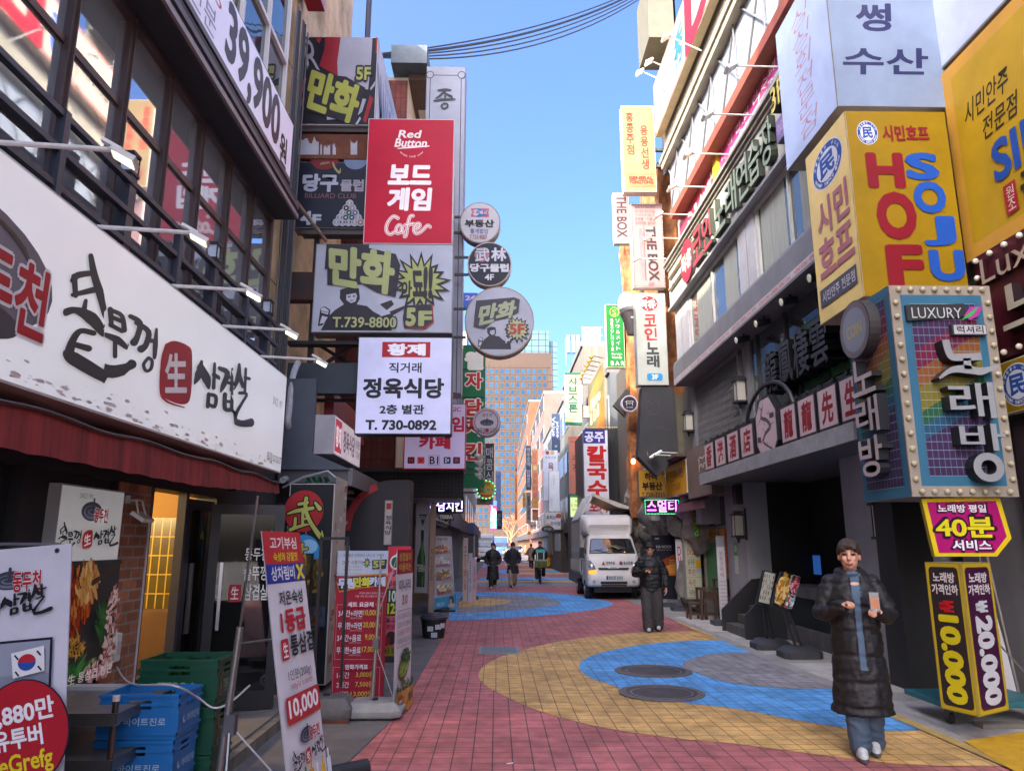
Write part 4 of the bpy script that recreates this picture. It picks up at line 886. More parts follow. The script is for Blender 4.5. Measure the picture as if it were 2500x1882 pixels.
# --- white butcher restaurant sign
s = signY(10.74, 870, 823, 1103, 1060, ref=(615, 870, 1272, 1550), bg='#c6caec', depth=.3, edge='#26262a', name='butcher_sign', label='square white sign with bold black lettering and a red title box, bottom of the stack', gloss=.3, e=.05)
s.r(783, 905, 1118, 1015, '#a02430').t('황제', 825, 920, 1080, 1000, '#dfe0f0', .05).t('직거래', 835, 1053, 1060, 1125, '#2a2a34', .02).t('정육식당', 665, 1165, 1215, 1300, '#24242e', .04).t('2층 별관', 783, 1348, 1085, 1412, '#24242e', .03).t('T. 730-0892', 692, 1455, 1170, 1520, '#24242e', .04).done()
# --- tall grey sign with one brushed syllable behind the stack
s = signY(12.6, 1031, 163, 1131, 960, bg='#a6abb9', depth=.5, edge='#7a7d88', name='tall_sign', label='very tall grey sign with a thin frame line and one brushed syllable')
s.frame(1040, 186, 1121, 960, 1.8, '#35353c'); s.lay += 1
for x, y in ((1040, 186), (1121, 186)): s.e_(x, y, 10, 10, '#a6abb9', n=16); s.ring(x, y, 10, 10, 1.8, '#35353c', n=18); s.r(min(x, x), y - 12, x + .1, y, '#a6abb9')
q = s; q.st([(1062, 228), (1080, 226), (1094, 227)], [5, 7, 4], '#3a3a40').st([(1080, 228), (1066, 243), (1056, 249)], [7, 6, 3], '#3a3a40').st([(1080, 236), (1094, 243), (1098, 247)], [4, 7, 4], '#3a3a40').st([(1052, 256), (1076, 252), (1105, 251)], [4, 7, 4], '#3a3a40').st([(1080, 243), (1079, 252)], 5, '#3a3a40').st([(1078, 262), (1071, 268), (1076, 276), (1086, 272), (1086, 264), (1078, 262)], 4.5, '#3a3a40'); s.done()
# --- round signs on the pole to the right of it
def roundsign(cx, cy, r, y, ref, bg, lab, depth=.22, edge='#8a8078', ry=None, **k):
 s = signY(y, cx - r, cy - (ry or r), cx + r, cy + (ry or r), ref=ref, round=True, bg=bg, depth=depth, edge=edge, name=k.pop('name', 'round_sign'), label=lab, rim=k.pop('rim', .02), group=k.pop('group', 'round signs on the left'), **k)
 b = MB(); c_ = s.fr.P(0, (s.R[1] + s.R[3]) / 2, -depth / 2); l = s.R[0]
 for dz in (-.18, .18): b.box((c_.x + l - .35, c_.y - .02, c_.z + dz * r / 60 - .02), (c_.x + l + .02, c_.y + .02, c_.z + dz * r / 60 + .02), M('#4a4442', .6))
 b.build('bracket', s.root); return s
s = roundsign(1172, 544, 50, 12.3, (1322, -75, 1620, 210), '#c6c6ca', 'white round sign with red and blue emblem and black lettering, top of the round signs')
s.r(1405, -30, 1440, 30, '#c86078').r(1440, -30, 1480, 30, '#3a70b8').r(1480, -30, 1535, 30, '#c86078').e_(1440, 0, 22, 22, '#c6c6ca').e_(1500, 0, 22, 22, '#3a70b8').r(1405, -12, 1535, 8, '#c8b8c0').t('I R N', 1415, -10, 1530, 6, '#3a3050', .01)
s.t('부동산', 1362, 50, 1572, 100, '#2a2a30', .04).t('중개법인', 1400, 112, 1530, 145, '#3a5890', .01).t('T.723-9007', 1396, 155, 1522, 183, '#a04858', .01).done()
s = roundsign(1195, 645, 54, 12.25, (1382, 210, 1682, 512), '#262a38', 'black round sign with two outlined characters and white lettering', edge='#b0a8a0')
s.e_(1480, 298, 50, 50, '#c87088').t('武', 1435, 252, 1530, 345, '#262a38', .06).t('武', 1435, 252, 1530, 345, '#c6c8d4', .03).t('林', 1545, 252, 1645, 340, '#8088a0', .05).t('林', 1545, 252, 1645, 340, '#d0d2dc', .025).t('당구클럽', 1403, 362, 1660, 415, '#d8dae0', .05).t('4F', 1502, 432, 1562, 472, '#d8dae0', .03).done()
s = roundsign(1219, 785, 85, 12.1, (1362, 518, 1837, 1000), '#b4b8c6', 'large pale round sign with fighter silhouette and a red 5F burst', edge='#9a8870', depth=.26)
fighter(s, lambda a, b: (1455 + (a - 360) * .44, 860 + (b - 640) * .52))
s.q([(1440, 620), (1700, 595), (1740, 610), (1730, 700), (1640, 740), (1560, 760), (1500, 815), (1425, 800), (1430, 720)], '#45454d').t('만화', 0, 0, 0, 0, '#a8b290', .05, quad=[(1475, 655), (1720, 615), (1700, 730), (1450, 795)])
burst(s, star(1720, 815, 95, 92, 16, .68, 4), ((1, '#3c3c44'), (.82, '#b4bc90'))); s.t('5F', 1672, 782, 1768, 850, '#b05048', .05).done()
s = roundsign(1188, 1030, 34, 15.0, (1420, 1370, 1600, 1560), '#cac6d4', 'small white round sign with pot lid emblem and a red rim stroke', edge='#a8a4b0', depth=.3)
s.ring(1508, 1465, 78, 82, 6, '#a04858', 30).t('동두천', 1482, 1405, 1545, 1430, '#2a2a34', .0); pot(s, 1512, 1470, 44); s.t('솥뚜껑', 1450, 1505, 1500, 1540, '#2a2a34', .0).r(1502, 1510, 1524, 1535, '#a02c38').t('삼겹살', 1530, 1505, 1580, 1540, '#2a2a34', .0).done()
# --- pink game cafe sign
s = signY(14.2, 986, 985, 1137, 1145, ref=(985, 985, 1137, 1145), bg='#c2b4dc', depth=.25, edge='#9a3048', name='game_cafe_sign', label='lilac sign with red lettering, red border and a row of app icons', e=.04)
s.frame(986, 985, 1137, 1145, 2, '#a82848'); s.lay += 1
s.t('THE TABLE MAGIC', 994, 994, 1124, 1005, '#a02840', .02).t('보드게임', 994, 1018, 1132, 1054, '#a82440', .04).t('카페', 1024, 1066, 1098, 1096, '#a82440', .05)
for x, c_, l, lc in ((996, '#2a2228', 'N', '#a02830'), (1020, '#c03848', 'V', '#202838'), (1084, '#2c3860', 'D+', '#c8d0e0'), (1107, '#2a2030', 'W', '#b83058')): s.rr(x, 1116, x + 17, 1132, 2, c_).t(l, x + 4, 1119, x + 13, 1129, lc, .03)
s.frame(1047, 1112, 1074, 1136, .7, '#5a5468'); s.lay += 1; s.t('B1', 1050, 1115, 1071, 1133, '#26242e', .02).done()
# --- butcher restaurant's street fascia and its canopy
s = signX(-1, -2.28, 10.3, 12.3, 2.95, 3.5, ref=(0, 0, 430, 130), bg='#c6b8c0', depth=.6, edge='#a8a8ae', name='fascia_sign', label='white box fascia with a red square and purple lettering facing the street, below the stack', e=.1)
s.r(10, 8, 105, 118, '#a83240').t('황제', 22, 30, 96, 100, '#ddd4da', .04).t('정육식당', 130, 28, 320, 104, '#5a4a58', .035).t('2층 별관', 340, 30, 410, 62, '#5a4a58', .02).t('T.730-0892', 340, 74, 412, 100, '#5a4a58', .01).done()
cn = thing('grey_canopy', (-2.5, 10.9, 2.5), 'slate grey steel canopy with red slats under the white fascia', 'canopy'); b = MB(); SL = M('#4a525e', .55, n=.2)
b.box((-3.0, 10.2, 2.95), (-2.55, 10.28, 4.0), SL); b.box((-3.0, 10.25, 2.55), (-2.0, 13.4, 2.72), M('#57575a', .5, n=.2)); b.prism([(-3.0, 2.95), (-2.55, 2.95), (-2.0, 2.72), (-3.0, 2.72)], Fr((0, 10.2, 0), 0), -.02, .02, SL); b.box((-2.04, 10.2, 2.5), (-1.98, 13.4, 2.74), M('#66666a', .5)); b.build('frame', cn)
b = MB()
for i in range(9): b.box((-2.96 + i * .045, 10.28, 3.0), (-2.935 + i * .045, 10.32, 3.9), M('#8a2a2c', .6))
b.box((-2.98, 10.32, 3.0), (-2.56, 10.34, 3.92), M('#4a1a1c', .7)); b.build('red_slats', cn)
b = MB(); b.box((-2.75, 11.6, 3.6), (-2.6, 14.4, 4.1), M('#8a2830', .5)); b.build('red_fascia', cn)
# ---------------------------------------------------------------- ground floor by the stone building
s = signY(9.3, 693, 1180, 806, 1672, ref=(302, 80, 560, 1190), bg='#1e2128', depth=.75, edge='#b8b2a8', name='martial_arts_board', label='tall black board with a green brushed character on a red disc and a blue disc', cat='sign board')
s.e_(390, 238, 112, 120, '#a02c30', n=40).ring(390, 238, 118, 126, 6, '#14161c', 40)
wu = [([(300, 255), (350, 238), (440, 222)], [8, 22, 20]), ([(345, 280), (342, 330), (320, 345)], [16, 18, 20]), ([(385, 240), (388, 320)], [16, 16]), ([(320, 345), (390, 320), (420, 315)], [20, 16, 8]), ([(392, 285), (420, 280)], [12, 10]), ([(400, 165), (400, 230), (430, 300), (480, 370), (500, 390), (500, 350)], [22, 22, 22, 26, 24, 4]), ([(452, 190), (480, 225)], [12, 26]), ([(360, 200), (410, 190)], [18, 16])]
for l, w_ in wu: s.st(l, [x + 14 for x in w_], '#14161c')
s.up()
for l, w_ in wu: s.st(l, w_, '#a8ae5a')
s.up()
s.e_(400, 475, 95, 102, '#3a88c0', n=36).e_(430, 440, 50, 40, '#8cc0e0')
li = [([(345, 470), (420, 452)], [14, 16]), ([(395, 425), (385, 560)], [14, 18]), ([(385, 480), (355, 540)], [14, 6]), ([(395, 480), (425, 520)], [12, 6])]
for l, w_ in li: s.st(l, [x + 10 for x in w_], '#14161c')
s.up()
for l, w_ in li: s.st(l, w_, '#a8ae5a')
s.up()
s.t('당구대', 400, 845, 490, 880, '#8a9038', .03).t('(열선장착)', 405, 885, 495, 910, '#8a9038', .01)
for x, y in ((450, 1095), (470, 1140), (430, 1050), (240, 1160), (425, 1150)): s.e_(x, y, 30, 32, '#a8aab8', n=18).e_(x, y, 18, 18, '#a0583a', n=14).e_(x, y, 8, 8, '#c8c8d0', n=10)
s.r(395, 510, 545, 880, '#30302a')
blob(s, 470, 600, 50, 90, ['#6a5c30', '#4a4a20', '#7a3a20', '#3a3a1c', '#8a7840'], 60, 9, 21); s.r(395, 770, 545, 880, '#3a4a60'); blob(s, 470, 830, 60, 40, ['#5a3a2a', '#3a5a7a', '#6a4a3a'], 25, 9, 22); s.done()
b = MB(); edge_ = s.fr.P(s.R[2], 0).x
sd = Sign(Fr((edge_ + .002, 0, 0), 90), 9.32, .25, 10.04, 2.55, bg='#b4aca4', depth=.002, parent=s.root, part='sticker_panel', rim=0)
rn = random.Random(8)
for i in range(34): x, y = rn.uniform(5, 80), rn.uniform(3, 96); sd.r(x, y, x + rn.uniform(6, 26), y + rn.uniform(1, 4), rn.choice(['#8a8480', '#a07868', '#c8c4bc', '#6a6664', '#a05a50', '#d0ccc8'])); sd.lay -= .8
sd.vt('무림', 30, 40, 62, 60, '#44403e', .03); sd.done()
cg = thing('green_net_bundle', PY(770, 1172, 9.6), 'bundle of green netting and wires on top of the black board', 'netting'); b = MB(); p = PY(772, 1172, 9.6)
for i in range(26): a = i * 2.4; b.tube([(p.x - .14 + .011 * i, p.y + .06 * cos(a), p.z - .06 + .05 * sin(a)), (p.x - .12 + .011 * i, p.y + .06 * cos(a + 1), p.z + .05 * sin(a + 1)), (p.x - .1 + .011 * i, p.y + .06 * cos(a + 2), p.z + .05 * sin(a + 2))], .012, M('#2a5a48' if i % 4 else '#23282c'), n=5)
b.build('net', cg); b = MB(); b.tube([PY(690, 1190, 9.5), PY(740, 1165, 9.5), PY(800, 1150, 9.5), PY(830, 1175, 9.5)], .016, M('#9aa0a8', .4, m=.6), n=7); b.build('pipe', cg)
# menu frame hanging in front
s = Sign(Fr((-2.28, 8.6, 0), -12), -.2, .78, .22, 1.62, bg='#3a3a30', depth=.03, edge='#15161a', name='picture_menu', label='black framed dim picture menu in front of the black board', rim=.02)
blob(s, 55, 35, 35, 30, ['#6a5c30', '#4a4a20', '#7a3a20', '#8a7840', '#3a2a1c'], 50, 6, 31); blob(s, 50, 78, 40, 20, ['#5a3a2a', '#3a5a7a', '#6a4a3a', '#30506a'], 35, 6, 32); s.done()
b = MB(); b.tube([(-2.28, 8.63, 0), (-2.28, 8.63, .8)], .015, BLK, n=6); b.box((-2.45, 8.5, 0), (-2.1, 8.76, .03), BLK); b.build('stand', s.root)
# red comic cafe banner
s = signY(8.62, 816, 1344, 942, 1716, ref=(580, 430, 860, 1285), bg='#a3263a', depth=.006, edge='#7a2030', name='standing_banner', label='red price banner with white and yellow menu lines and a pale blue head', cat='banner', rim=0, gloss=.5)
s.r(580, 430, 860, 575, '#b4c0d4').r(586, 470, 738, 560, '#c4ccd8').t('신들물은 만화보다 5층으로 가인데', 612, 447, 835, 465, '#44445a', -.005).t('OUT 시청가능', 608, 485, 728, 510, '#3a3a50', .0).t('웨이브스 애플플러스', 618, 517, 720, 526, '#50506a', -.01).t('(왓챠플레이 디즈니 등등)', 612, 536, 725, 545, '#50506a', -.01)
burst(s, star(745, 500, 22, 36, 9, .5, 4), ((1, '#26262c'), (.6, '#a8b060'))); s.q([(772, 485), (855, 480), (850, 535), (775, 538)], '#3a3a40').t('5F', 780, 490, 840, 528, '#a4b064', .05)
s.q([(580, 610), (650, 575), (855, 560), (860, 630), (700, 650), (600, 672)], '#c8742c').q([(585, 600), (660, 580), (850, 572), (850, 628), (690, 642), (600, 660)], '#3a3444')
s.t('무림', 592, 590, 680, 645, '#c8d4ea', .06).t('만화', 678, 585, 766, 638, '#d0cc48', .06).t('카페', 764, 582, 848, 634, '#c8d4ea', .06)
s.t('추억과 낭만이 함께하는 장소!', 710, 668, 842, 680, '#d8c8d0', .0).t('커플, 가족, 청소년들을 위한 공간!', 690, 686, 842, 698, '#d8c8d0', .0)
s.frame(592, 738, 840, 1045, 1.6, '#d0b0b8'); s.lay += 1; s.r(640, 725, 800, 755, '#a3263a').t('세트 요금제', 650, 724, 790, 752, '#e0e0ea', .03)
for i, (a, c_, d) in enumerate((('3시간+라면', '10,000', '(떡,만두,치즈)'), ('무제한+라면', '20,000', '(떡,만두,치즈)'), ('3시간+음료', '9,000', '(아메리카노,에이드)'), ('무제한+음료', '17,000', '(아메리카노,에이드)'))):
 y = 770 + i * 68; s.t(a, 602, y, 732, y + 38, '#e0dce4', .02).t(c_, 738 + (14 if len(c_) < 6 else 0), y - 2, 815, y + 34, '#d8c04a', .01).t('원', 818, y + 8, 832, y + 32, '#d8c04a', .01).t(d, 668, y + 40, 732, y + 52, '#d8c0c8', .0)
s.frame(590, 1085, 840, 1285, 1.6, '#d0b0b8'); s.lay += 1; s.r(640, 1068, 790, 1100, '#a3263a').t('만화가격표', 655, 1070, 775, 1097, '#e0e0ea', .03)
for i, (a, c_) in enumerate((('1시간', '3,000원'), ('2시간', '7,500원'), ('5시간', '13,000원'))): y = 1107 + i * 52; s.t(a, 612, y + 4, 678, y + 38, '#d8d0da', .01).t(c_, 712 - (22 if i == 2 else 0), y, 808, y + 34, '#d0b848', .01)
s.done()
def blockbase(name_, cx, cy, w, d, h, col, lab):
 t_ = thing('weighted_stand', (cx, cy, 0), lab, 'stand'); b = MB(); m_ = M(col, .7, n=.3, ns=5, b=.2)
 o = lambda k, z: [(cx - w * k, cy - d * k * .8, z), (cx - w * k * .7, cy - d * k, z), (cx + w * k * .7, cy - d * k, z), (cx + w * k, cy - d * k * .8, z), (cx + w * k, cy + d * k * .8, z), (cx + w * k * .7, cy + d * k, z), (cx - w * k * .7, cy + d * k, z), (cx - w * k, cy + d * k * .8, z)]
 b.loft([o(.94, .02), o(1, .05), o(1, h * .55), o(.72, h)], m_); b.build('block', t_, bevel=.012)
 b = MB(); b.tube([(cx, cy, h), (cx, cy, h + .02)], .035, BLK, n=10); b.build('socket', t_); return t_
t_ = blockbase('banner_base', -1.72, 8.02, .29, .22, .22, '#6a6664', 'square grey weighted base on a rusty frame under the black stand'); b = MB(); b.box((-2.0, 7.78, 0), (-1.44, 7.84, .03), RST); b.build('skid', t_)
bk = thing('frame_stand', (-1.74, 8.0, .2), 'thin black steel frame standing in front of the red banner', 'stand'); b = MB()
for x in (-1.86, -1.58): b.bar((x, 8.04, .2 if x < -1.7 else .3), (x, 8.04, 1.78), .028, .028, BLK)
b.bar((-1.87, 8.04, 1.78), (-1.57, 8.04, 1.78), .028, .028, BLK); b.bar((-1.86, 8.04, .95), (-1.86, 8.2, .7), .02, .02, BLK); b.build('frame', bk)
t_ = blockbase('banner_base', -1.24, 8.1, .3, .23, .16, '#9a9a98', 'pale grey weighted base with the slim grey pole'); b = MB(); b.tube([(-1.27, 8.1, .16), (-1.24, 8.1, 1.0), (-1.23, 8.1, 1.62)], [.022, .018, .008], AL, n=9); b.tube([(-1.24, 8.1, 1.0), (-1.06, 8.2, 1.62)], .006, AL, n=5); b.tube([(-1.26, 8.1, .7), (-1.05, 8.2, .12)], .004, M('#b8c4c8'), n=5); b.box((-1.28, 8.07, .66), (-1.22, 8.13, .76), M('#5a5c60')); b.build('pole', t_)
bl, br, tl = G(960, 1748, .03), G(1019, 1704, .03), PY(970, 1342, 8.12)
s = Sign(Fr(bl, u=br - bl, v=tl - bl), 0, 0, .6, (tl - bl).length, ref=(0, 0, 100, 300), bg='#c4c2cc', depth=.004, edge='#b0b0b8', name='standing_banner', label='white banner with crimson head, green vegetable bowl picture and a golden foot', cat='banner', rim=0, gloss=.5)
s.r(0, 0, 100, 47, '#8e2036').t('삼겹살과', 12, 6, 88, 22, '#c8b048', .01).t('어울리는', 12, 26, 88, 42, '#c8b048', .01).t('미나리', 14, 58, 84, 80, '#34343c', .01).t('3.0', 34, 88, 66, 106, '#9a3040', .01)
s.frame(6, 116, 94, 184, 1.2, '#b06070'); s.lay += 1
for i, (l, c_) in enumerate((('미나리를 돼지고기와', '#8a5060'), ('같이드시면 몸속의', '#44444c'), ('독소배출 간기염증상', '#a04454'), ('숙취해소에 도움을 줍니다', '#44444c'))): s.t(l, 10, 122 + i * 15, 88, 133 + i * 15, c_, .0)
s.e_(48, 222, 34, 22, '#6a4428', rot=-20).e_(48, 220, 30, 17, '#8a9450', rot=-20); blob(s, 56, 206, 28, 16, ['#2f5a34', '#24482a', '#3c6a3c', '#1c3a22'], 80, 2.4, 41); s.up(); blob(s, 42, 226, 26, 9, ['#7a9a48', '#5a8038', '#9ab060'], 50, 1.3, 42, el=9, ang=-25); s.up()
blob(s, 50, 255, 52, 9, ['#3a5a34', '#4a6a3c', '#2c482a'], 60, 3, 43); s.up(); s.t('생미나리 1,500', 10, 250, 80, 258, '#c8b8b0', .0).r(0, 262, 100, 300, '#b07a34'); blob(s, 70, 285, 26, 14, ['#c0883c', '#a86c2c', '#c89448'], 16, 6, 44); s.up(); s.t('즐거워 한번', 30, 264, 74, 272, '#d8c090', .0).t('켈리', 66, 274, 92, 288, '#50406a', .03).rr(6, 268, 30, 299, 5, '#8a5428').rr(8, 276, 28, 294, 3, '#b8a8a0').t('kelly', 8, 280, 28, 290, '#4a4a7a', .02).done()
s = signY(9.7, 943, 1333, 1000, 1600, ref=(870, 415, 1000, 1010), bg='#c86878', depth=.006, edge='#7a2030', name='standing_banner', label='pink billiard banner with a green ball and big 10 and 12 figures, half hidden', cat='banner', rim=0, gloss=.5)
s.r(870, 415, 1000, 560, '#b03044').e_(915, 505, 32, 40, '#c8ccd0').e_(915, 505, 24, 30, '#1f5a40').st([(930, 440), (915, 470)], 6, '#d0d0d8').st([(935, 545), (905, 580)], 9, '#34346a').up().t('무림당구', 875, 605, 985, 645, '#4a2a3a', .01).rr(872, 650, 985, 795, 6, '#1c4a38').t('10:00', 885, 660, 980, 720, '#d0dcd4', .03).t('12:00', 880, 730, 980, 785, '#d0cc40', .04).t('월-금요일', 870, 808, 985, 832, '#44305a', .02).t('주말 및', 875, 842, 960, 868, '#a02c4a', .02).e_(905, 915, 30, 36, '#3a2c30').e_(880, 930, 20, 26, '#8a2c30').r(870, 960, 1000, 1010, '#8a8430').t('4층 엘리베이터', 872, 966, 995, 1000, '#2a2a20', .01).done()
tb = thing('food_waste_tub', G(1058, 1556), 'black lidded rubber tub with white stickers at the road edge', 'tub'); c_ = G(1058, 1556); RBk = M('#1c1c20', .6, n=.2)
def cir(c, r, z, n=28): return [(c.x + r * cos(2 * pi * i / n), c.y + r * sin(2 * pi * i / n), z) for i in range(n)]
b = MB(); b.loft([cir(c_, .2, 0), cir(c_, .235, .3), cir(c_, .25, .34)], RBk); b.build('body', tb)
b = MB(); b.loft([cir(c_, .26, .34), cir(c_, .265, .38), cir(c_, .235, .4), cir(c_, .22, .42), cir(c_, .15, .43), cir(c_, .14, .45), cir(c_, .03, .455)], M('#3a3b42', .5, n=.2)); b.build('lid', tb)
for a, z, t1, t2 in ((-100, .14, '상부용', '#a03044'), (-82, .03, '테스트', '#3a5aa0'), (-65, .17, '02-720', '#3a5aa0'), (-42, .19, '상부', '#a03044')):
 fr = Fr((c_.x + (.22 + z * .1) * cos(radians(a)), c_.y + (.22 + z * .1) * sin(radians(a)), z), a + 90); sg = Sign(fr, -.055, 0, .055, .085, bg='#c8ccd4', depth=.001, parent=tb, part='sticker', rim=0); sg.t(t1, 12, 12, 88, 46, t2, .01).t('020-1234', 12, 56, 88, 86, '#3a5a90', .0); sg.done()
# ---------------------------------------------------------------- the next building (chicken restaurant) and its front
b3 = thing('chicken_restaurant_building', (-4, 18.5, 0), 'cream walled building with a broken brown eave beyond the stacked signs', 'building')
tz = PY(965, 190, 15).z; b = MB()
b.box((-9, 15.0, 2.9), (-2.05, 23.5, tz), M('#bdb29a', .7, n=.35, ns=1.2)); b.box((-9, 16.6, 0), (-2.6, 23.5, 2.9), M('#3a3a40', .7)); b.box((-9, 14.96, 2.9), (-2.06, 15.0, tz - .1), bricks('#7a3c34', '#6a342e', '#3a2a28', sw=.12, sh=.34, axis='y', off=0)); b.box((-4.2, 14.7, 0), (-2.6, 16.6, 2.9), M('#26262a')); b.build('wall', b3)
b = MB(); b.box((-2.05, 15.0, tz - .05), (-1.62, 23.5, tz + .25), M('#5c4c44', .7, n=.3)); b.box((-2.4, 14.6, tz + .1), (-1.6, 16.0, tz + .55), M('#50606c', .6, n=.4, b=.6, bs=8)); b.build('eave', b3)
for y in (16.2, 18.4, 20.6): b = MB(); b.box((-1.95, y, tz - .06), (-1.75, y + .5, tz - .051), M('#c8c0b0', .5)); b.build('downlight', b3)
b = MB(); p = PY(1012, 170, 15.4); b.box((p.x - .12, p.y - .1, p.z - .3), (p.x + .14, p.y + .1, p.z + .02), M('#9a9a9a', .5, n=.4)); tag(b.build('camera_box'), 'small boxed camera on the broken eave', 'camera')
# 3. columns and bottle posters of the chicken front
s = signY(15.2, 957, 1219, 1000, 1440, ref=(130, 660, 335, 1290), bg='#8f8d94', depth=.12, edge='#807e84', name='column_sign', label='grey column with a thin frame line and one brushed syllable, behind the pink banner'); s.frame(160, 780, 305, 1290, 5, '#44444a'); s.lay += 1; s.t('종', 165, 925, 275, 1045, '#26262c', .04).t('각', 165, 1260, 275, 1400, '#26262c', .04).done()
s = signY(15.25, 1013, 1226, 1047, 1448, ref=(470, 695, 630, 1290), bg='#88868e', depth=.12, edge='#8a6a54', name='bottle_poster', label='grey poster with a tall green beer bottle picture beside the chicken menu')
s.q([(505, 775), (600, 775), (552, 855)], '#2a2c30').t('TERRA', 500, 785, 605, 812, '#9a9aa0', .01).q([(537, 885), (567, 885), (568, 990), (592, 1060), (590, 1250), (500, 1250), (500, 1060), (535, 990)], '#1f3a22').q([(540, 960), (560, 960), (578, 1060), (576, 1240), (560, 1250)], '#3c6a2c').r(535, 880, 570, 940, '#16241a').t('TERRA', 503, 1105, 592, 1150, '#a0a8a0', .02).q([(515, 1160), (578, 1160), (547, 1210)], '#2a3228'); s.done()
s = signY(15.2, 1047, 1226, 1060, 1600, bg='#9a8274', depth=.12, edge='#8a7466', name='wooden_post', label='narrow sticker covered wooden post beside the bottle poster', cat='post'); s.vt('치킨호프', 1050, 1340, 1057, 1420, '#5a4038', .0).done()
ar = thing('arched_entrance', (-2.35, 11.2, 0), 'arched dark entrance with red edge band beside the price banners', 'entrance')
fr = Fr((0, 11.6, 0), 0)
def arcpts(cx, cz, r, a0, a1, n=14): return [(cx + r * cos(radians(a0 + (a1 - a0) * i / n)), cz + r * sin(radians(a0 + (a1 - a0) * i / n))) for i in range(n + 1)]
b = MB(); o = arcpts(-1.6, 1.95, .75, 180, 90) + [(-1.35, 2.7), (-1.35, 0), (-2.35, 0)]; b.prism(o, fr, -.5, 0, M('#232227', .6)); b.build('surround', ar)
b = MB(); o = arcpts(-1.6, 1.95, .75, 182, 112) + arcpts(-1.6, 1.95, .64, 112, 182); b.prism(o, fr, .002, .02, M('#9a2834', .6)); b.prism([(-2.35, 0), (-2.24, 0), (-2.24, 1.7), (-2.35, 1.7)], fr, .002, .02, M('#8a8488', .6)); b.build('band', ar)
s = signY(11.55, 938, 1221, 957, 1330, bg='#b0aca8', depth=.1, edge='#8a8884', name='side_sign', label='narrow pale side sign with a red seal and black lettering by the arched entrance', group=None); s.r(942, 1228, 954, 1243, '#a02c34').vt('정육식당', 941, 1258, 955, 1306, '#2c2a2c', .02).done()
s = signY(12.0, 895, 1270, 936, 1420, bg='#9c98a2', depth=.1, edge='#88848c', name='game_board', label='pale upright board with sideways red letters below the arch'); s.vt('THE', 910, 1282, 926, 1340, '#a03040', .03).done()
s = signY(11.9, 829, 1252, 856, 1400, bg='#b4bac6', depth=.08, edge='#a02c38', name='cafe_board', label='white and red edged board with a big C beside the sticker panel', rim=.03); s.t('C', 832, 1266, 842, 1280, '#a02c38', .05).t('CAFE', 832, 1284, 846, 1288, '#44404a', .0).done()
rf = thing('torn_soffit', (-2.2, 11, 2.5), 'torn pink plaster hanging under the slate canopy', 'soffit'); b = MB(); rn = random.Random(4)
for i in range(9): y = 10.4 + i * .28; b.poly([(-2.9, y, 2.52), (-2.1, y, 2.5 - rn.random() * .12), (-2.15, y + .27, 2.5 - rn.random() * .12), (-2.9, y + .3, 2.52)], M('#a88a88', .8, n=.3))
b.build('plaster', rf); b = MB(); b.tube([(-2.3, 11.3, 2.5), (-2.28, 11.2, 2.2), (-2.3, 11.2, 1.9), (-2.22, 11.2, 2.05)], .012, M('#b8a890'), n=5); b.build('string', rf)
# dark mesh awning
ma = thing('mesh_awning', (-2, 15.5, 2.9), 'long black mesh awning above the chicken restaurant front', 'awning'); b = MB()
MESH = bricks('#232327', '#26262a', '#101012', sw=.07, sh=.07, axis='y', off=0, mort=.02, b=.6)
p0, p1 = PY(868, 1152, 14.5), PY(1131, 1215, 14.5); b.box((p0.x, 14.5, p1.z), (p1.x, 14.55, p0.z), MESH); b.build('panel', ma)
b = MB(); b.box((p0.x, 14.45, p0.z), (p1.x, 15.5, p0.z + .08), M('#3a3a3e', .6)); b.box((p0.x, 14.6, p1.z - .02), (p1.x - .1, 16, p1.z + .05), M('#6a6a70', .6)); b.build('frame', ma)
def led(s, txt, a0, b0, a1, b1, cols, n=26, m=9, o=.05):
 """dot matrix lettering: lit dots where the glyph is"""
 vs, fs = glyphs(txt, o)[:2]
 def inside(x, y):
  for f in fs:
   c_ = False; P = [vs[i] for i in f]
   for i in range(len(P)):
    (x1, y1), (x2, y2) = P[i], P[i - 1]
    if (y1 > y) != (y2 > y) and x < (x2 - x1) * (y - y1) / (y2 - y1) + x1: c_ = not c_
   if c_: return True
  return False
 for i in range(n):
  for j in range(m):
   if inside((i + .5) / n, 1 - (j + .5) / m):
    x = a0 + (a1 - a0) * (i + .5) / n; y = b0 + (b1 - b0) * (j + .5) / m; w_ = (a1 - a0) / n * .42; h_ = (b1 - b0) / m * .42
    s.r(x - w_, y - h_, x + w_, y + h_, cols[(i + j) % len(cols)]); s.lay -= 1
 s.lay += 1
LM = [M('#c050d0', e=1.6), M('#e060b0', e=1.6), M('#9060e0', e=1.6)]; LB = [M('#8090e0', e=1.4), M('#d0a0c8', e=1.4), M('#7080d8', e=1.4)]; LG = M('#30d080', e=1.5)
s = signY(16.2, 1043, 1212, 1132, 1253, bg='#17171c', depth=.2, edge='#1c1c20', name='led_sign', label='dark LED board with violet dot lettering under the mesh awning'); led(s, '자담치킨', 1046, 1222, 1129, 1248, LB, 60, 16); s.done()
tr_ = [(1072, 1256), (1106, 1256), (1089, 1280)]
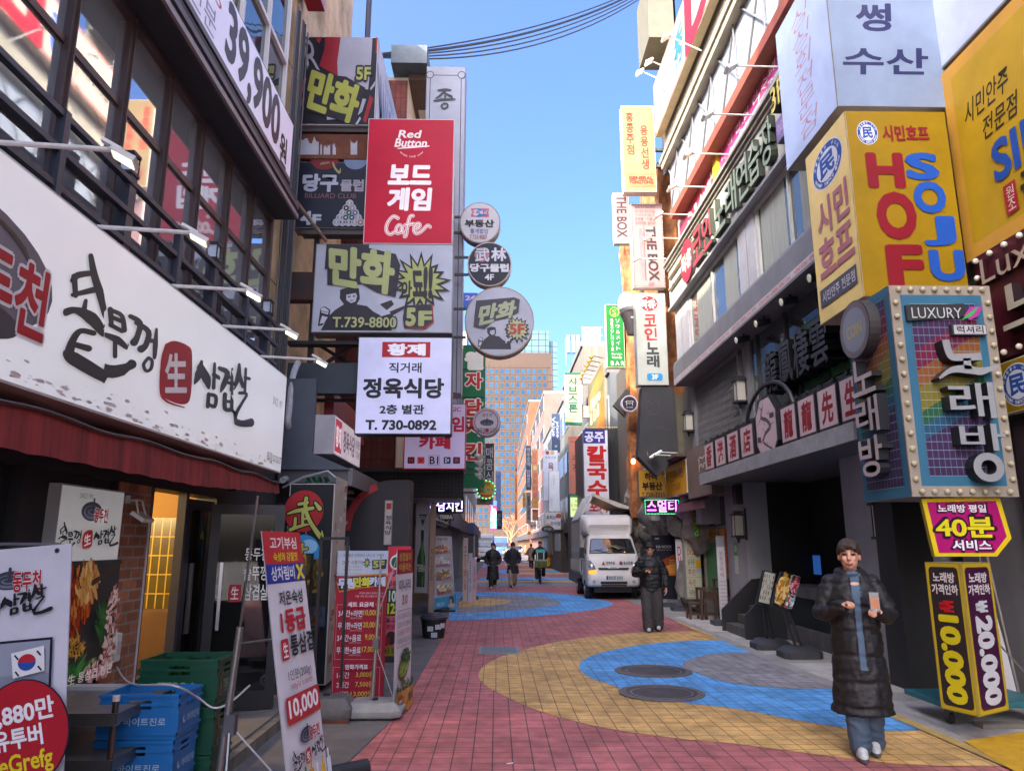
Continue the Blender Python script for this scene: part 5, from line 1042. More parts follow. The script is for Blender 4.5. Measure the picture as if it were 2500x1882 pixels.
s = signY(16.0, 1070, 1254, 1108, 1281, bg='#b8a030', depth=.06, edge='#2a2a2a', outline=tr_, name='beer_sign', label='small hanging triangular beer sign in yellow, black and white'); s.mb = MB(); s.face([s.xy(*p) for p in tr_], '#b8a030').q([(1074, 1258), (1104, 1258), (1089, 1278)], '#d0d4d8').q([(1080, 1266), (1098, 1266), (1089, 1276)], '#1c1c20').q([(1073, 1257), (1105, 1257), (1102, 1265), (1076, 1265)], '#1c1c20').t('TERRA', 1074, 1258, 1104, 1265, '#d8e4f0', .03) if 0 else (s.face([s.xy(*p) for p in tr_], '#b8a030'), s.q([(1075, 1258), (1103, 1258), (1089, 1277)], '#c8ccd0'), s.q([(1079, 1266), (1099, 1266), (1089, 1275)], '#1c1c20'), s.t('TERRA', 1073, 1257, 1105, 1266, '#dce4ee', .06, ol=('#22262c', .8, .03))); s.done()
# chicken menu stand
bl, br, tl = G(1055, 1490, .12), G(1112, 1478, .12), PY(1049, 1306, 19.9)
s = Sign(Fr(bl, u=br - bl, v=tl - bl), 0, 0, (br - bl).length, (tl - bl).length, ref=(1115, 350, 1255, 770), bg='#b4bac2', depth=.05, edge='#1c1c20', name='menu_stand', label='chicken menu stand with four dish photos and a blue foot panel', cat='menu board', rim=.02, gloss=.3)
s.r(1125, 358, 1150, 385, '#2c5a38').t('자담치킨', 1155, 362, 1225, 382, '#a05038', .03)
for i, l in enumerate(('불고치킨', '크리미양파치킨', '타키타코순살치킨', '맵슐랭치킨')):
 y = 395 + i * 77; s.frame(1128, y, 1240, y + 68, 1, '#b07868'); s.lay += 1; blob(s, 1184, y + 34, 46, 22, [['#b87850', '#a05838', '#d8c0a8', '#c89068'], ['#c8ccd0', '#b0b4b8', '#c8a068', '#d8dce0'], ['#c8a878', '#a87848', '#7a8a50', '#d8d0c0'], ['#d0b890', '#b88858', '#8a9a58', '#e0d8c8']][i], 34, 6, 60 + i); s.up(); s.t(l, 1140, y + 50, 1232, y + 68, '#b04838', .02)
s.r(1116, 708, 1254, 768, '#3a90b8').t('KRUSH', 1136, 736, 1178, 758, '#a8d0e0', .02).e_(1222, 738, 16, 26, '#2a3a44').e_(1218, 740, 9, 14, '#c0a090').e_(1222, 764, 22, 12, '#b8b0a8').done()
b = MB(); m_ = M('#9a9894', .6)
for x in (-1.68, -1.4): b.prism([(x, 0), (x + .2, 0), (x + .17, .34), (x + .03, .34)], Fr((0, 20.2, 0), 0), -.02, .02, m_)
b.box((-1.75, 19.9, 0), (-1.05, 19.95, .05), BLK); b.build('foot', s.root)
bn = [(1130, 1312, 1142, 1470, '#b8a8a0', 'beige'), (1143, 1350, 1153, 1476, '#b8b4c4', 'lilac'), (1153, 1362, 1163, 1468, '#c0a8b4', 'pink')]
for i, (x0, y0, x1, y1, c_, nm) in enumerate(bn):
 s = signY(22.5 + i * .5, x0, y0, x1, y1, bg=c_, depth=.02, edge='#8a8084', name='rolled_banner', label=f'narrow {nm} banner in the row beside the chicken menu stand', cat='banner', rim=0, group='narrow banners beside the chicken menu stand'); s.vt('포장배달', x0 + 3, y0 + 20, x1 - 3, y1 - 30, '#6a5a6a' if i else '#a04040', .0).done()
pb = thing('parasol_stand', G(1150, 1470), 'dark curved weighted base at the foot of the narrow banners', 'banner base'); q = G(1147, 1464); b = MB(); b.loft([cir(q, .28, 0, 14), cir(q, .27, .1, 14), cir(q, .12, .22, 14), cir(q, .04, .25, 14)], M('#4a4644', .7)); b.build('block', pb); b = MB(); b.tube([(q.x + .12, q.y, .1), (q.x + .12, q.y, 2.0)], .03, AL, n=8); b.build('pole', pb)
q = G(1180, 1445); hb = thing('back_panel_stand', q, 'dark grey square board on a slim pole facing away from the road', 'board'); b = MB(); p0, p1 = PY(1137, 1312, 26), PY(1168, 1360, 26); b.box((p0.x, 26, p1.z), (p1.x, 26.06, p0.z), M('#3c3a40', .6)); b.build('panel', hb); b = MB(); b.tube([(p0.x + .05, 26.03, 0), (p0.x + .05, 26.03, p1.z + .4)], .03, AL); b.build('pole', hb)
for i, (x, y, w_) in enumerate(((1139, 1380, .35), (1150, 1380, .35), (1139, 1388, .35), (1150, 1388, .35))):
 p = PY(x + 3, y, 27); b = MB(); b.box((p.x - .14, 27, p.z - .1), (p.x + .14, 27.3, p.z + .02), M('#b09468', .8, n=.2)); b.box((p.x - .02, 26.995, p.z - .1), (p.x + .02, 27.302, p.z + .022), M('#c8b48c', .6)); tag(b.build('cardboard_box'), f'brown cardboard box, {("upper left", "upper right", "lower left", "lower right")[i]} one of four stacked by the dark pillar block', 'box', 'cardboard boxes')
b = MB(); p0, p1 = PY(1140, 1392, 26.9), PY(1160, 1428, 26.9); b.box((p0.x, 26.9, 0), (p1.x, 27.4, p0.z), M('#55504e', .8, n=.3)); tag(b.build('concrete_block'), 'grey block under the cardboard boxes', 'block')
# green tall sign, black tall sign, yellow disc, LEDs, shop front pieces
s = signY(19.0, 1128, 842, 1184, 1190, bg='#1a6a44', depth=.25, edge='#2a5a44', name='vertical_sign', label='tall green sign with white and red outlined lettering behind the round signs', group='vertical signs on the left row'); s.r(1128, 902, 1184, 906, '#123a2a').r(1128, 972, 1184, 976, '#123a2a')
for i, (ch, y, c_) in enumerate((('웰', 862, '#d8e0d8'), ('자', 912, '#b03030'), ('담', 978, '#b03030'), ('치', 1026, '#b03030'), ('킨', 1085, '#b03030'))): s.t(ch, 1136, y, 1176, y + 40, '#e0d8d0', .1).t(ch, 1136, y, 1176, y + 40, c_, .04)
for i in range(14): s.e_(1182, 1000 + i * 13, 1.2, 3, '#d8a040' if i % 2 else '#d86050', n=8); s.lay -= 1
s.done()
for i, y in enumerate((1112, 1128, 1144, 1158)):
 t_ = thing('spot_lamp', PY(1150, y, 18), f'small black arm lamp over the green sign, {("topmost", "second from top", "third from top", "lowest")[i]}', 'lamp', 'arm lamps by the green sign'); b = MB(); p, q = PY(1132, y - 2, 18), PY(1162, y, 18); b.tube([p, q], .02, BLK, n=6); b.build('arm', t_); b = MB(); b.tube([q, q + V((.12, -.1, -.06))], [.05, .08], M('#b8bcc0', .4), n=8); b.build('lamp_head', t_)
s = signY(24, 1184, 1082, 1206, 1212, bg='#2c3038', depth=.2, edge='#4a4c54', name='vertical_sign', label='black vertical sign with chalky white brush lettering', group='vertical signs on the left row'); s.vt('매콤식사', 1187, 1090, 1203, 1208, '#b8bcc4', .0).done()
s = roundsign(1187, 1195, 24, 19.5, (1300, 390, 1560, 655), '#c8a024', 'yellow disc sign with green dot lights on its rim', edge='#a07a20', depth=.15); s.e_(1430, 590, 110, 32, '#b05030', a0=0, a1=180).t('웰빙', 1370, 425, 1475, 470, '#3a5a28', .02).t('자담치킨', 1310, 505, 1545, 570, '#d8d8a8', .06).t('자담치킨', 1310, 505, 1545, 570, '#1f5a30', .02)
for i in range(16): a = 2 * pi * i / 16; s.e_(1430 + 122 * cos(a), 522 + 124 * sin(a), 7, 7, LG, n=8); s.lay -= 1
s.done()
s = signY(19.8, 1163, 1216, 1204, 1232, bg='#8a8a7c', depth=.1, edge='#77776c', name='small_sign', label='small grey sign with short brush lettering below the yellow disc', rim=.01); s.t('おでん', 1172, 1220, 1186, 1227, '#2a2a2a', .0).done()
s = signY(30, 1197, 1222, 1213, 1292, bg='#b02c4c', depth=.15, edge='#3060c0', name='led_vertical_sign', label='glowing red, white and blue vertical LED sign on the left row', e=.8); s.r(1197, 1222, 1213, 1234, '#4060d0').r(1197, 1260, 1213, 1290, '#4080d8').vt('노래타운', 1199, 1236, 1211, 1288, '#f0e0f0', .04).done()
s = signY(34, 1212, 1246, 1226, 1292, bg='#26282e', depth=.15, edge='#3a3c44', name='vertical_sign', label='small black vertical sign beside the glowing LED sign', group='vertical signs on the left row'); s.vt('봉창치', 1215, 1252, 1223, 1286, '#9aa0a8', .0).done()
s = signY(40, 1210, 1150, 1223, 1245, bg='#7c8cb8', depth=.2, edge='#8a9ac0', name='vertical_sign', label='hazy blue vertical sign far down the left row', group='vertical signs on the left row'); s.t('IQ', 1212, 1160, 1221, 1168, '#50607a', .0).done()
s = signY(20.5, 1131, 715, 1166, 752, bg='#3a68c0', depth=.2, edge='#2a4a90', name='store_sign', label='bright blue sign with 24 peeping out behind the big round sign'); s.t('24', 1136, 722, 1160, 733, '#d0b8e0', .04).done()
gs = thing('green_shopfront_frame', (-1.9, 17, 2.6), 'lime green framed glass fascia of the chicken restaurant', 'fascia'); b = MB(); a0, a1 = -1.72, -1.66
b.box((a0, 16.5, 2.95), (a1, 21.8, 3.05), M('#7ab050', .5)); b.box((a0, 16.5, 3.9), (a1, 21.8, 4.0), M('#7ab050', .5)); b.box((a0, 21.7, 3.05), (a1, 21.8, 3.9), M('#7ab050', .5)); b.box((a0, 16.5, 3.05), (a1, 16.6, 3.9), M('#7ab050', .5)); b.build('frame', gs)
b = MB(); b.box((a0 + .02, 16.6, 3.05), (a1 - .01, 21.7, 3.9), glass('#2a3a20', .05, 2.2)); b.build('pane', gs, smooth=False)
b = MB(); b.box((-2.05, 16.5, 2.2), (-1.5, 23, 2.85), M('#2a2a2e', .6, n=.2)); b.box((-1.5, 16.8, 2.3), (-1.45, 22.8, 2.34), M('#8a8a90', .5)); b.build('lintel', gs)
# long low row further down the left side
LW = [(23.6, 32, -1.95, 12.5, '#8f8878'), (32, 42, -2.1, 13, '#6f7680'), (42, 56, -1.8, 14, '#98938a'), (56, 72, -2.0, 15, '#8a8f98')]
for i, (y0, y1, x, h, c_) in enumerate(LW):
 t_ = thing('shop_building', (x - 3, (y0 + y1) / 2, 0), ('ochre grey building just past the chicken restaurant', 'slate grey building behind the glowing LED sign', 'pale stone building far down the left row', 'blue grey building at the end of the left row')[i], 'building'); b = MB(); b.box((x - 7, y0, 0), (x, y1, h), M(c_, .75, n=.3, ns=.8)); b.build('wall', t_)
 nb = 4
 for k in range(nb):
  for z in range(3, int(h) - 1, 3): b = MB(); yy = y0 + (y1 - y0) * (k + .2) / nb; b.box((x - .05, yy, z), (x + .02, yy + (y1 - y0) * .6 / nb, z + 1.5), glass('#2a3440', .05, 2)); b.build('window', t_, smooth=False)
 b = MB(); b.box((x, y0 + .3, 2.3), (x + .5, y1 - .3, 2.9), M(('#3a3a40', '#4a3030', '#2c3c5c', '#3c4a40')[i], .6, n=.2)); b.build('canopy', t_)
s = signX(-1, -1.5, 24.5, 30, 2.35, 2.85, bg='#2a3860', depth=.1, edge='#22283c', name='store_fascia', label='dark blue convenience store fascia with red glow and 24'); s.r(45, 0, 100, 100, '#8a2440').t('24', 12, 20, 40, 80, '#8090b8', .03).done()
# overhead cables
for i in range(5):
 P0 = PY(935, 131 + i * 2.5, 15.2); P1 = PX(1545 + i * 5, -20 + i * 4, 4.6); mid = (P0 + P1) / 2; P = []
 for k in range(17): t = k / 16; p = P0 * (1 - t) + P1 * t; p.z -= 4 * t * (1 - t) * (.35 + .09 * i); P.append(tuple(p))
 b = MB(); b.tube(P, .035 if i == 1 else .02, M('#23242c'), n=5); tag(b.build('overhead_cable'), ('thin upper', 'thickest', 'middle thin', 'lower thin', 'lowest sagging')[i] + ' black cable strung across the sky between the rows', 'cable', 'overhead cables')
b = MB(); p = PY(897, 95, 11.6); b.tube([(p.x, 11.6, p.z - .5), (p.x, 11.6, p.z + 3.2)], .05, M('#4a4a58', .5), n=8); tag(b.build('mast'), 'thin dark mast rising above the topmost sign', 'mast')
s = signX(-1, -2.72, 9.4, 10.1, 9.85, 12.4, bg='#b87c90', depth=.26, edge='#a01c34', name='corner_sign', label='crimson and pink corner sign high on the stone wall at the top edge', rim=.0); s.vt('전점', 30, 40, 70, 95, '#e0d0d8', .04).done()
# ================================================================ RIGHT: THE DARK CORNER BUILDING
DG = M('#8c8e96', .55, n=.2, ns=1.5, st=.0); DG2 = M('#74767c', .55, n=.2, ns=2); PNL = M('#8f9296', .5, n=.2, ns=1.2); CRM = M('#a39d8a', .6, n=.25, ns=1.2); WIN = M('#5c6668', .05, m=.5); XR = 4.6
kb = thing('karaoke_building', (7, 13, 0), 'dark grey karaoke and restaurant building with pale upper floors on the right', 'building')
b = MB()
b.box((6.6, 9.2, 0), (14, 18.4, 3.3), M('#121317', .8)); b.box((5.05, 9.2, 3.2), (14, 18.4, 5.7), DG); b.box((4.95, 18.0, 2.2), (5.6, 18.45, 5.7), DG2)
b.box((4.75, 9.35, 6.2), (14, 18.42, 9.0), CRM); b.box((4.85, 9.35, 9.0), (14, 18.4, 10.35), M('#a09a92', .6)); b.box((4.7, 9.35, 10.35), (14, 18.4, 12.0), M('#8f98a2', .5, n=.2)); b.box((4.62, 9.35, 12.0), (14, 18.6, 14.5), CRM)
b.box((5.8, -6, 0), (14, 9.3, 3.3), M('#6a6a6e', .7, n=.2)); b.box((5.78, -6, 3.3), (14, 9.34, 12.5), M('#5a5a5e', .7))
b.box((5.2, 15.6, 0), (5.7, 16.9, 3.2), DG); b.box((5.7, 15.62, 0), (6.6, 16.9, 3.2), M('#101114', .8)); b.box((5.25, 9.7, 0), (6.6, 11.2, 3.2), DG); b.box((4.95, 9.25, 0), (5.4, 9.72, 3.2), M('#141518', .6)); b.box((5.9, 11.2, 0), (6.6, 15.6, .62), M('#26262a', .6))
b.box((5.62, 16.95, 0), (6.6, 18.4, 3.2), M('#2c2c30', .7))
b.build('wall', kb)
b = MB(); b.box((4.55, 9.0, 5.68), (5.06, 18.45, 6.22), DG2); b.box((4.57, 9.35, 6.222), (4.76, 18.44, 6.28), DG); b.build('overhang', kb)
TILE = bricks('#5a5a5e', '#4c4c50', '#2c2c30', sw=.05, sh=.4, axis='x', off=0, mort=.012, b=.6)
b = MB(); b.box((5.38, 9.72, 0), (5.5, 14.15, .2), TILE); b.box((5.38, 11.2, .2), (5.5, 14.15, .28), TILE); b.box((5.36, 11.2, .8), (5.9, 14.15, 1.0), TILE); b.box((5.44, 11.2, .28), (5.48, 14.15, .8), glass('#1a2426', .05, 2.2)); b.build('counter_wall', kb, smooth=False)
ST_ = bricks('#5c5a58', '#504e4c', '#2a2a2c', sw=.05, sh=.19, axis='x', off=0, mort=.01, b=.6); b = MB()
for k in range(4): b.box((4.66 + k * .25, 14.22, .0 if k == 0 else .17 * k), (6.2, 15.55, .17 * (k + 1)), ST_)
b.build('stairs', kb, smooth=False)
b = MB()
for y in (14.18, 15.57): b.prism([(4.6, 0), (5.6, 0), (5.6, 1.05), (5.25, 1.02), (4.6, .42)], Fr((0, y, 0), 0), -.03, .03, BLK)
b.build('stair_cheek', kb)
# 2nd floor: lattice shutter and windows
b = MB(); LT = M('#77787c', .4, m=.5, n=.2); b.box((5.0, 14.7, 4.1), (5.04, 18.0, 5.55), M('#1c1d20'))
for i in range(34):
 y = 14.75 + i * .096
 b.bar((4.97, y, 4.1), (4.97, y, 5.55), .012, .02, LT)
for i in range(-9, 36):
 y = 14.75 + i * .093
 for d in (1, -1):
  z0, z1 = 4.1, 5.55; y0 = y if d > 0 else y + .8; y1 = y + .8 if d > 0 else y
  y0c, y1c = min(max(y0, 14.72), 17.98), min(max(y1, 14.72), 17.98)
  if abs(y0c - y1c) > .05:
   f = lambda yy: z0 + (yy - y0) / (y1 - y0) * (z1 - z0)
   b.bar((4.985, y0c, f(y0c)), (4.985, y1c, f(y1c)), .01, .012, LT)
b.box((4.96, 14.66, 4.05), (5.06, 14.74, 5.6), DG2); b.box((4.96, 17.96, 4.05), (5.06, 18.04, 5.6), DG2); b.box((4.96, 14.66, 5.55), (5.06, 18.04, 5.66), DG2); b.build('lattice_shutter', kb)
b = MB(); b.box((4.98, 9.4, 4.05), (5.06, 14.3, 4.12), DG2); b.box((4.98, 14.0, 3.3), (5.06, 14.3, 5.68), DG2)
for y in (10.6, 12.2, 13.6): b.box((4.98, y, 4.1), (5.06, y + .06, 5.66), M('#3a3c40', .5))
o = b.build('window', kb); b = MB(); b.box((5.02, 9.4, 4.1), (5.045, 14.0, 5.66), WIN); b.build('pane', o, smooth=False)
b = MB(); b.box((4.98, 9.4, 4.14), (5.015, 11.6, 5.2), M('#2a5c3a', .5)); b.build('green_poster', o)
# 3rd floor windows
for y0, y1 in ((9.4, 12.4), (13.3, 17.1)):
 b = MB(); fm = M('#b8bab6', .5, n=.15)
 for a, c_ in ((y0, y0 + .1), (y1 - .1, y1), ((y0 + y1) / 2 - .03, (y0 + y1) / 2 + .03)): b.box((4.68, a, 6.3), (4.76, c_, 7.62), fm)
 b.box((4.66, y0, 7.62), (4.77, y1, 7.7), fm); b.box((4.66, y0, 6.28), (4.77, y1, 6.34), fm); o = b.build('window', kb)
 b = MB(); b.box((4.72, y0 + .1, 6.34), (4.745, y1 - .1, 7.62), WIN); b.build('pane', o, smooth=False)
 b = MB()
 for a, c_ in ((y0 + .3, y0 + 1.1), ((y0 + y1) / 2 + .2, (y0 + y1) / 2 + 1.3)): b.box((4.715, a, 6.36), (4.719, c_, 7.6), M('#9aa09a', .7, st=.3))
 b.build('blind', o)
for y0, y1 in ((12.45, 13.25), (17.15, 18.42)): b = MB(); b.box((4.66, y0, 6.28), (4.76, y1, 7.7), M('#b4b6ba', .5, n=.2)); b.box((4.655, (y0 + y1) / 2, 6.28), (4.661, (y0 + y1) / 2 + .015, 7.7), M('#7a7c80')); b.build('pier', kb)
b = MB(); b.box((4.56, 9.35, 7.74), (4.76, 18.5, 8.78), M('#bfc0b6', .5, n=.15)); b.box((4.5, 9.35, 7.7), (4.76, 18.52, 7.76), PNL)
for i, z in enumerate((8.8, 8.87, 8.94)): b.box((4.52 - .05 * i, 9.35, z), (4.86, 18.5 + .03 * i, z + .06), M('#9c988c', .6, n=.25, ns=3))
for z in (7.98, 8.3): b.tube([(4.53, 15.6, z + .25), (4.53, 18.3, z + .25)], .05, CRM, n=8)
b.build('fascia', kb)
b = MB(); b.box((4.7, 9.35, 10.3), (4.86, 18.45, 10.4), M('#9a9088', .6)); b.box((4.56, 9.35, 10.08), (4.85, 18.0, 10.3), M('#8a4632', .6, n=.3, ns=4)); b.build('red_brown_bar', kb)
b = MB(); b.box((4.5, 9.35, 11.78), (4.72, 18.5, 11.95), M('#a8a48c', .6, n=.3, ns=2)); b.box((4.45, 9.35, 11.95), (4.65, 18.55, 12.05), CRM)
for i in range(6): b.tube([(4.66, 9.4 + i * 1.55, 10.4), (4.66, 10.7 + i * 1.55, 11.8)], .025, M('#5a5e62', .5), n=5); b.tube([(4.68, 10.7 + i * 1.55, 10.4), (4.68, 9.7 + i * 1.55, 11.8)], .025, M('#5a5e62', .5), n=5); b.tube([(4.64, 9.6 + i * 1.55, 10.4), (4.64, 9.6 + i * 1.55, 11.8)], .018, M('#5a5e62', .5), n=5)
b.build('strut_panel', kb)
b = MB(); q0, q1 = PY(1578, -60, 17.2), PY(1652, 92, 17.2); b.box((q0.x, 17.2, q1.z), (q1.x, 18.6, q0.z), M('#57564a', .6, n=.25, ns=4)); b.box((q1.x, 17.2, q1.z - .5), (4.7, 18.6, q1.z + 2.2), M('#6a6a60', .6)); b.build('top_floor', kb)
# pink printed window film on the fourth floor
s = signX(1, 4.84, 9.4, 14.6, 9.02, 10.06, bg='#8fa0b0', case=True, depth=.02, edge='#808080', parent=kb, part='window_film', rim=0, gloss=.15)
s.r(0, 0, 100, 30, '#c03a7c').q([(0, 0), (14, 0), (8, 100), (0, 100)], '#c03a7c'); rn = random.Random(2)
for i in range(150): x, y = rn.uniform(1, 99), rn.uniform(22, 90); s.e_(x, y, rn.uniform(.1, .8), rn.uniform(2, 9), rn.choice(['#c03a7c', '#d8d8dc', '#7a8a98', '#c8ccd2', '#a0508a']), n=6, rot=rn.uniform(-30, 30)); s.lay -= .9
s.up(); s.t('야 간 할 인 스페셜 파티룸', 12, 6, 96, 24, '#e0c8d4', .0).done()
s = signX(1, 4.84, 15.0, 18.2, 9.02, 10.06, bg='#c83858', depth=.02, edge='#808080', parent=kb, part='window_film', rim=0, gloss=.3)
for i in range(70): x, y = rn.uniform(20, 99), rn.uniform(10, 95); s.e_(x, y, rn.uniform(1, 4), rn.uniform(3, 12), rn.choice(['#d8a0a8', '#e0d8d0', '#c83858', '#e8e0d8', '#b8b0a8']), n=7, rot=rn.uniform(-30, 30)); s.lay -= .9
s.done()
b = MB(); b.box((4.78, 14.62, 8.98), (4.88, 14.98, 10.1), M('#d0a020', .5)); b.build('yellow_post', kb)
# fascia lettering: red disc, raised letters
t_ = Sign(Fr((4.555, 0, 0), -90), -18.2, 7.8, -9.35, 8.7, ref=(0, 0, 885, 90), case=False, name='fascia_sign', label='raised dark letters and a red disc on the pale third floor fascia', depth=.1); s = t_
def raised(s, txt, a0, b0, a1, b1, face, side='#3c423c', d=.12, o=.04):
 vs, fs = glyphs(txt, o)[:2]; P = [s.xy(a0 + x * (a1 - a0), b1 - y * (b1 - b0)) for x, y in vs]
 edges = {}
 for f in fs:
  for i in range(len(f)):
   e = (f[i], f[(i + 1) % len(f)]); edges[e] = 1
 rim = [e for e in edges if (e[1], e[0]) not in edges]
 n = len(P); v3 = [s.fr.P(a, b_, .01) for a, b_ in P] + [s.fr.P(a, b_, d) for a, b_ in P]
 s.mb.add([s.fr.P(a, b_, d) for a, b_ in P], fs, s.c(face)); s.mb.add(v3, [(i, j, n + j, n + i) for i, j in rim], s.c(side))
for i, (ch, x0, x1, c_) in enumerate((('코', 250, 325, '#b0303a'), ('인', 330, 395, '#b0303a'), ('노', 415, 490, '#8a9a80'), ('래', 495, 560, '#8a9a80'), ('연', 565, 625, '#8a9a80'), ('습', 630, 685, '#8a9a80'), ('장', 690, 745, '#8a9a80'))):
 raised(s, ch, x0, 8, x1, 86, c_)
raised(s, '3F', 770, -12, 820, 30, '#c8b848', d=.2); s.e_(190, 45, 52, 52, '#b02030', n=30); fr_ = s.fr; o = [(s.xy(190 + 52 * cos(2 * pi * i / 30), 45 + 52 * sin(2 * pi * i / 30))) for i in range(30)]; s.mb.prism(o, fr_, .0, .1, M('#4a3a3a')); s.lay = 90; s.e_(190, 45, 51, 51, '#b02030').t('락휴', 150, 25, 232, 68, '#dcd8c0', .05)
s.lay = 6; s.mb.prism([s.xy(765, 40), s.xy(845, 40), s.xy(845, 78), s.xy(765, 78)][::-1], s.fr, .0, .12, M('#5a5666')); s.lay = 105; s.r(765, 40, 845, 78, '#7a6a9a').t('SINGING ROOM', 770, 50, 840, 66, '#c0a8c8', .0); s.done()
# red on white ribbon under the overhang
s = signX(1, 4.548, 9.1, 18.4, 5.72, 5.84, bg='#c0bcc0', depth=.015, edge='#a0a0a4', name='ribbon_sign', label='thin white ribbon with repeated red lettering along the grey overhang', rim=0)
for i in range(6): s.t('HONG KONG · GENERAL YONG YONG', 1 + i * 16.6, 20, 16 + i * 16.6, 80, '#b04850', .01)
s.done()
# D billboard
s = signX(1, 4.35, 11.6, 18.4, 12.7, 14.28, ref=(0, 0, 680, 158), bg='#b8ac98', depth=.2, edge='#a89a80', name='billboard', label='long cream billboard with red border, script lettering and a huge red D', rim=.0)
s.frame(2, 2, 678, 156, 5, '#b02830'); s.lay += 1; s.t('Luxury', 50, 70, 215, 118, '#4a4440', .0, sh=.15).t('秀', 235, 35, 320, 130, '#2c62b0', .04, sh=.1).t('D', 350, 8, 560, 150, '#b01c28', .05, sh=.1).t('VD', 560, 8, 676, 150, '#b01c28', .05).done()
FG = ['nearest', 'second', 'third', 'fourth', 'fifth', 'sixth', 'seventh']
def arm(p, d, L, lab, group, x=.09, col='#c8c8c0', lens=.5):
 t_ = thing('arm_floodlight', p, lab, 'floodlight', group); p = V(p); e = p + V(d).normalized() * L; b = MB(); b.tube([p, e], .015, M(col, .5), n=6); b.build('arm', t_)
 fr = Fr(e, u=(-.8, 0, -.5), v=(0, 1, 0)); b = MB(); b.prism([(-.05, -.08), (.16, -.1), (.16, .1), (-.05, .08)], fr, -.025, .025, M(col, .45)); b.build('lamp_head', t_)
 b = MB(); b.prism([(-.03, -.07), (.145, -.085), (.145, .085), (-.03, .07)], fr, -.032, -.0255, M('#e8e8dc', .3, e=lens)); b.prism([(-.03, -.07), (.145, -.085), (.145, .085), (-.03, .07)], fr, .0255, .032, M('#e8e8dc', .3)); b.build('lens', t_)
for i in range(7): y = 10.2 + i * 1.33; arm((4.45, y, 9.05), (-1, 0, .02), .75, f'white arm lamp over the raised letter fascia, {FG[i]} from the camera', 'arm lamps over the fascia')
for i, (px, py) in enumerate(((1705, 95), (1655, 155), (1628, 180))): p = PX(px, py, 4.4); arm((4.45, p.y, p.z - .3), (-1, 0, .5), .8, f'bright arm lamp along the top of the cream billboard, {FG[i]} from the camera', 'arm lamps over the billboard')
# ---------------------------------------------------------------- canopy with lit character panels
cn = thing('entrance_canopy', (5, 12.4, 2.95), 'dark flat canopy with pale edge over the restaurant entrance', 'canopy'); b = MB(); b.box((4.42, 8.9, 3.0), (6.6, 15.9, 3.18), M('#55565b', .6, n=.2)); b.box((4.38, 8.88, 2.97), (4.42, 15.92, 3.2), M('#8f9196', .5, n=.3, ns=4)); b.box((4.42, 15.9, 2.97), (6, 15.94, 3.2), M('#6a6c70', .5)); b.build('slab', cn)
ps = thing('character_panel_sign', (4.6, 12.6, 3.2), 'row of eight lit panels with red brushed characters on black rails over the canopy', 'sign'); b = MB()
for z in (3.24, 3.9): b.box((4.66, 9.2, z), (4.72, 16.3, z + .05), BLK)
for y in (9.25, 12.7, 16.2): b.bar((4.69, y, 3.2), (4.69, y, 3.95), .05, .05, BLK); b.bar((4.69, y, 3.9), (5.05, y, 3.9), .04, .04, BLK)
for i in range(17): y = 9.4 + i * .42; b.box((4.62, y, 3.2), (4.66, y + .08, 3.26), BLK); b.box((4.62, y, 3.91), (4.66, y + .08, 3.96), BLK)
P = [(4.64, 12.35 + 1.15 * cos(radians(a)), 3.7 + .72 * sin(radians(a))) for a in range(0, 181, 15)]; b.tube(P, .035, BLK, n=6); b.build('rail_frame', ps)
pan = []
PK = M('#a8949c', .3, e=.02, n=.1)
for (y1, y0), ch in zip([(16.2, 15.5), (15.38, 14.68), (14.56, 13.86), (13.74, 13.04), (11.72, 11.1), (11.02, 10.4), (10.32, 9.7), (9.62, 9.0)], '香港酒店龍龍先生'):
 s = signX(1, 4.6, y0, y1, 3.28, 3.88, bg=PK, depth=.1, edge='#1c1c20', parent=ps, part='character_panel', rim=.03); s.t(ch, 22, 14, 78, 86, '#8a2028', .035, sh=.08); s.done()
s = signX(1, 4.59, 11.85, 12.85, 3.1, 4.2, bg=PK, depth=.12, edge='#1c1c20', parent=ps, part='dragon_panel', outline=[(28, 0), (72, 0), (100, 26), (100, 74), (72, 100), (28, 100), (0, 74), (0, 26)]); s.mb = MB(); s.face([s.xy(*p) for p in [(30, 4), (70, 4), (96, 28), (96, 72), (70, 96), (30, 96), (4, 72), (4, 28)]][::-1], PK)
for l, w_ in (([(40, 15), (30, 30), (55, 38), (70, 50), (45, 58), (35, 70), (60, 80)], [3, 6, 7, 7, 6, 5, 2]), ([(35, 20), (22, 12)], [3, 1]), ([(40, 18), (42, 8)], [3, 1]), ([(30, 30), (15, 40)], [3, 1]), ([(65, 50), (85, 45)], [3, 1]), ([(40, 62), (20, 70)], [3, 1]), ([(58, 80), (75, 86), (70, 92)], [3, 2, 1])): s.st(l, w_, '#5a4a50')
for i in range(14): x, y = 30 + 40 * random.random(), 20 + 60 * random.random(); s.st([(x, y), (x + 6, y + 3)], 1.4, '#7a6870')
s.r(70, 30, 90, 38, '#4a3c44').r(8, 60, 24, 68, '#4a3c44').done()
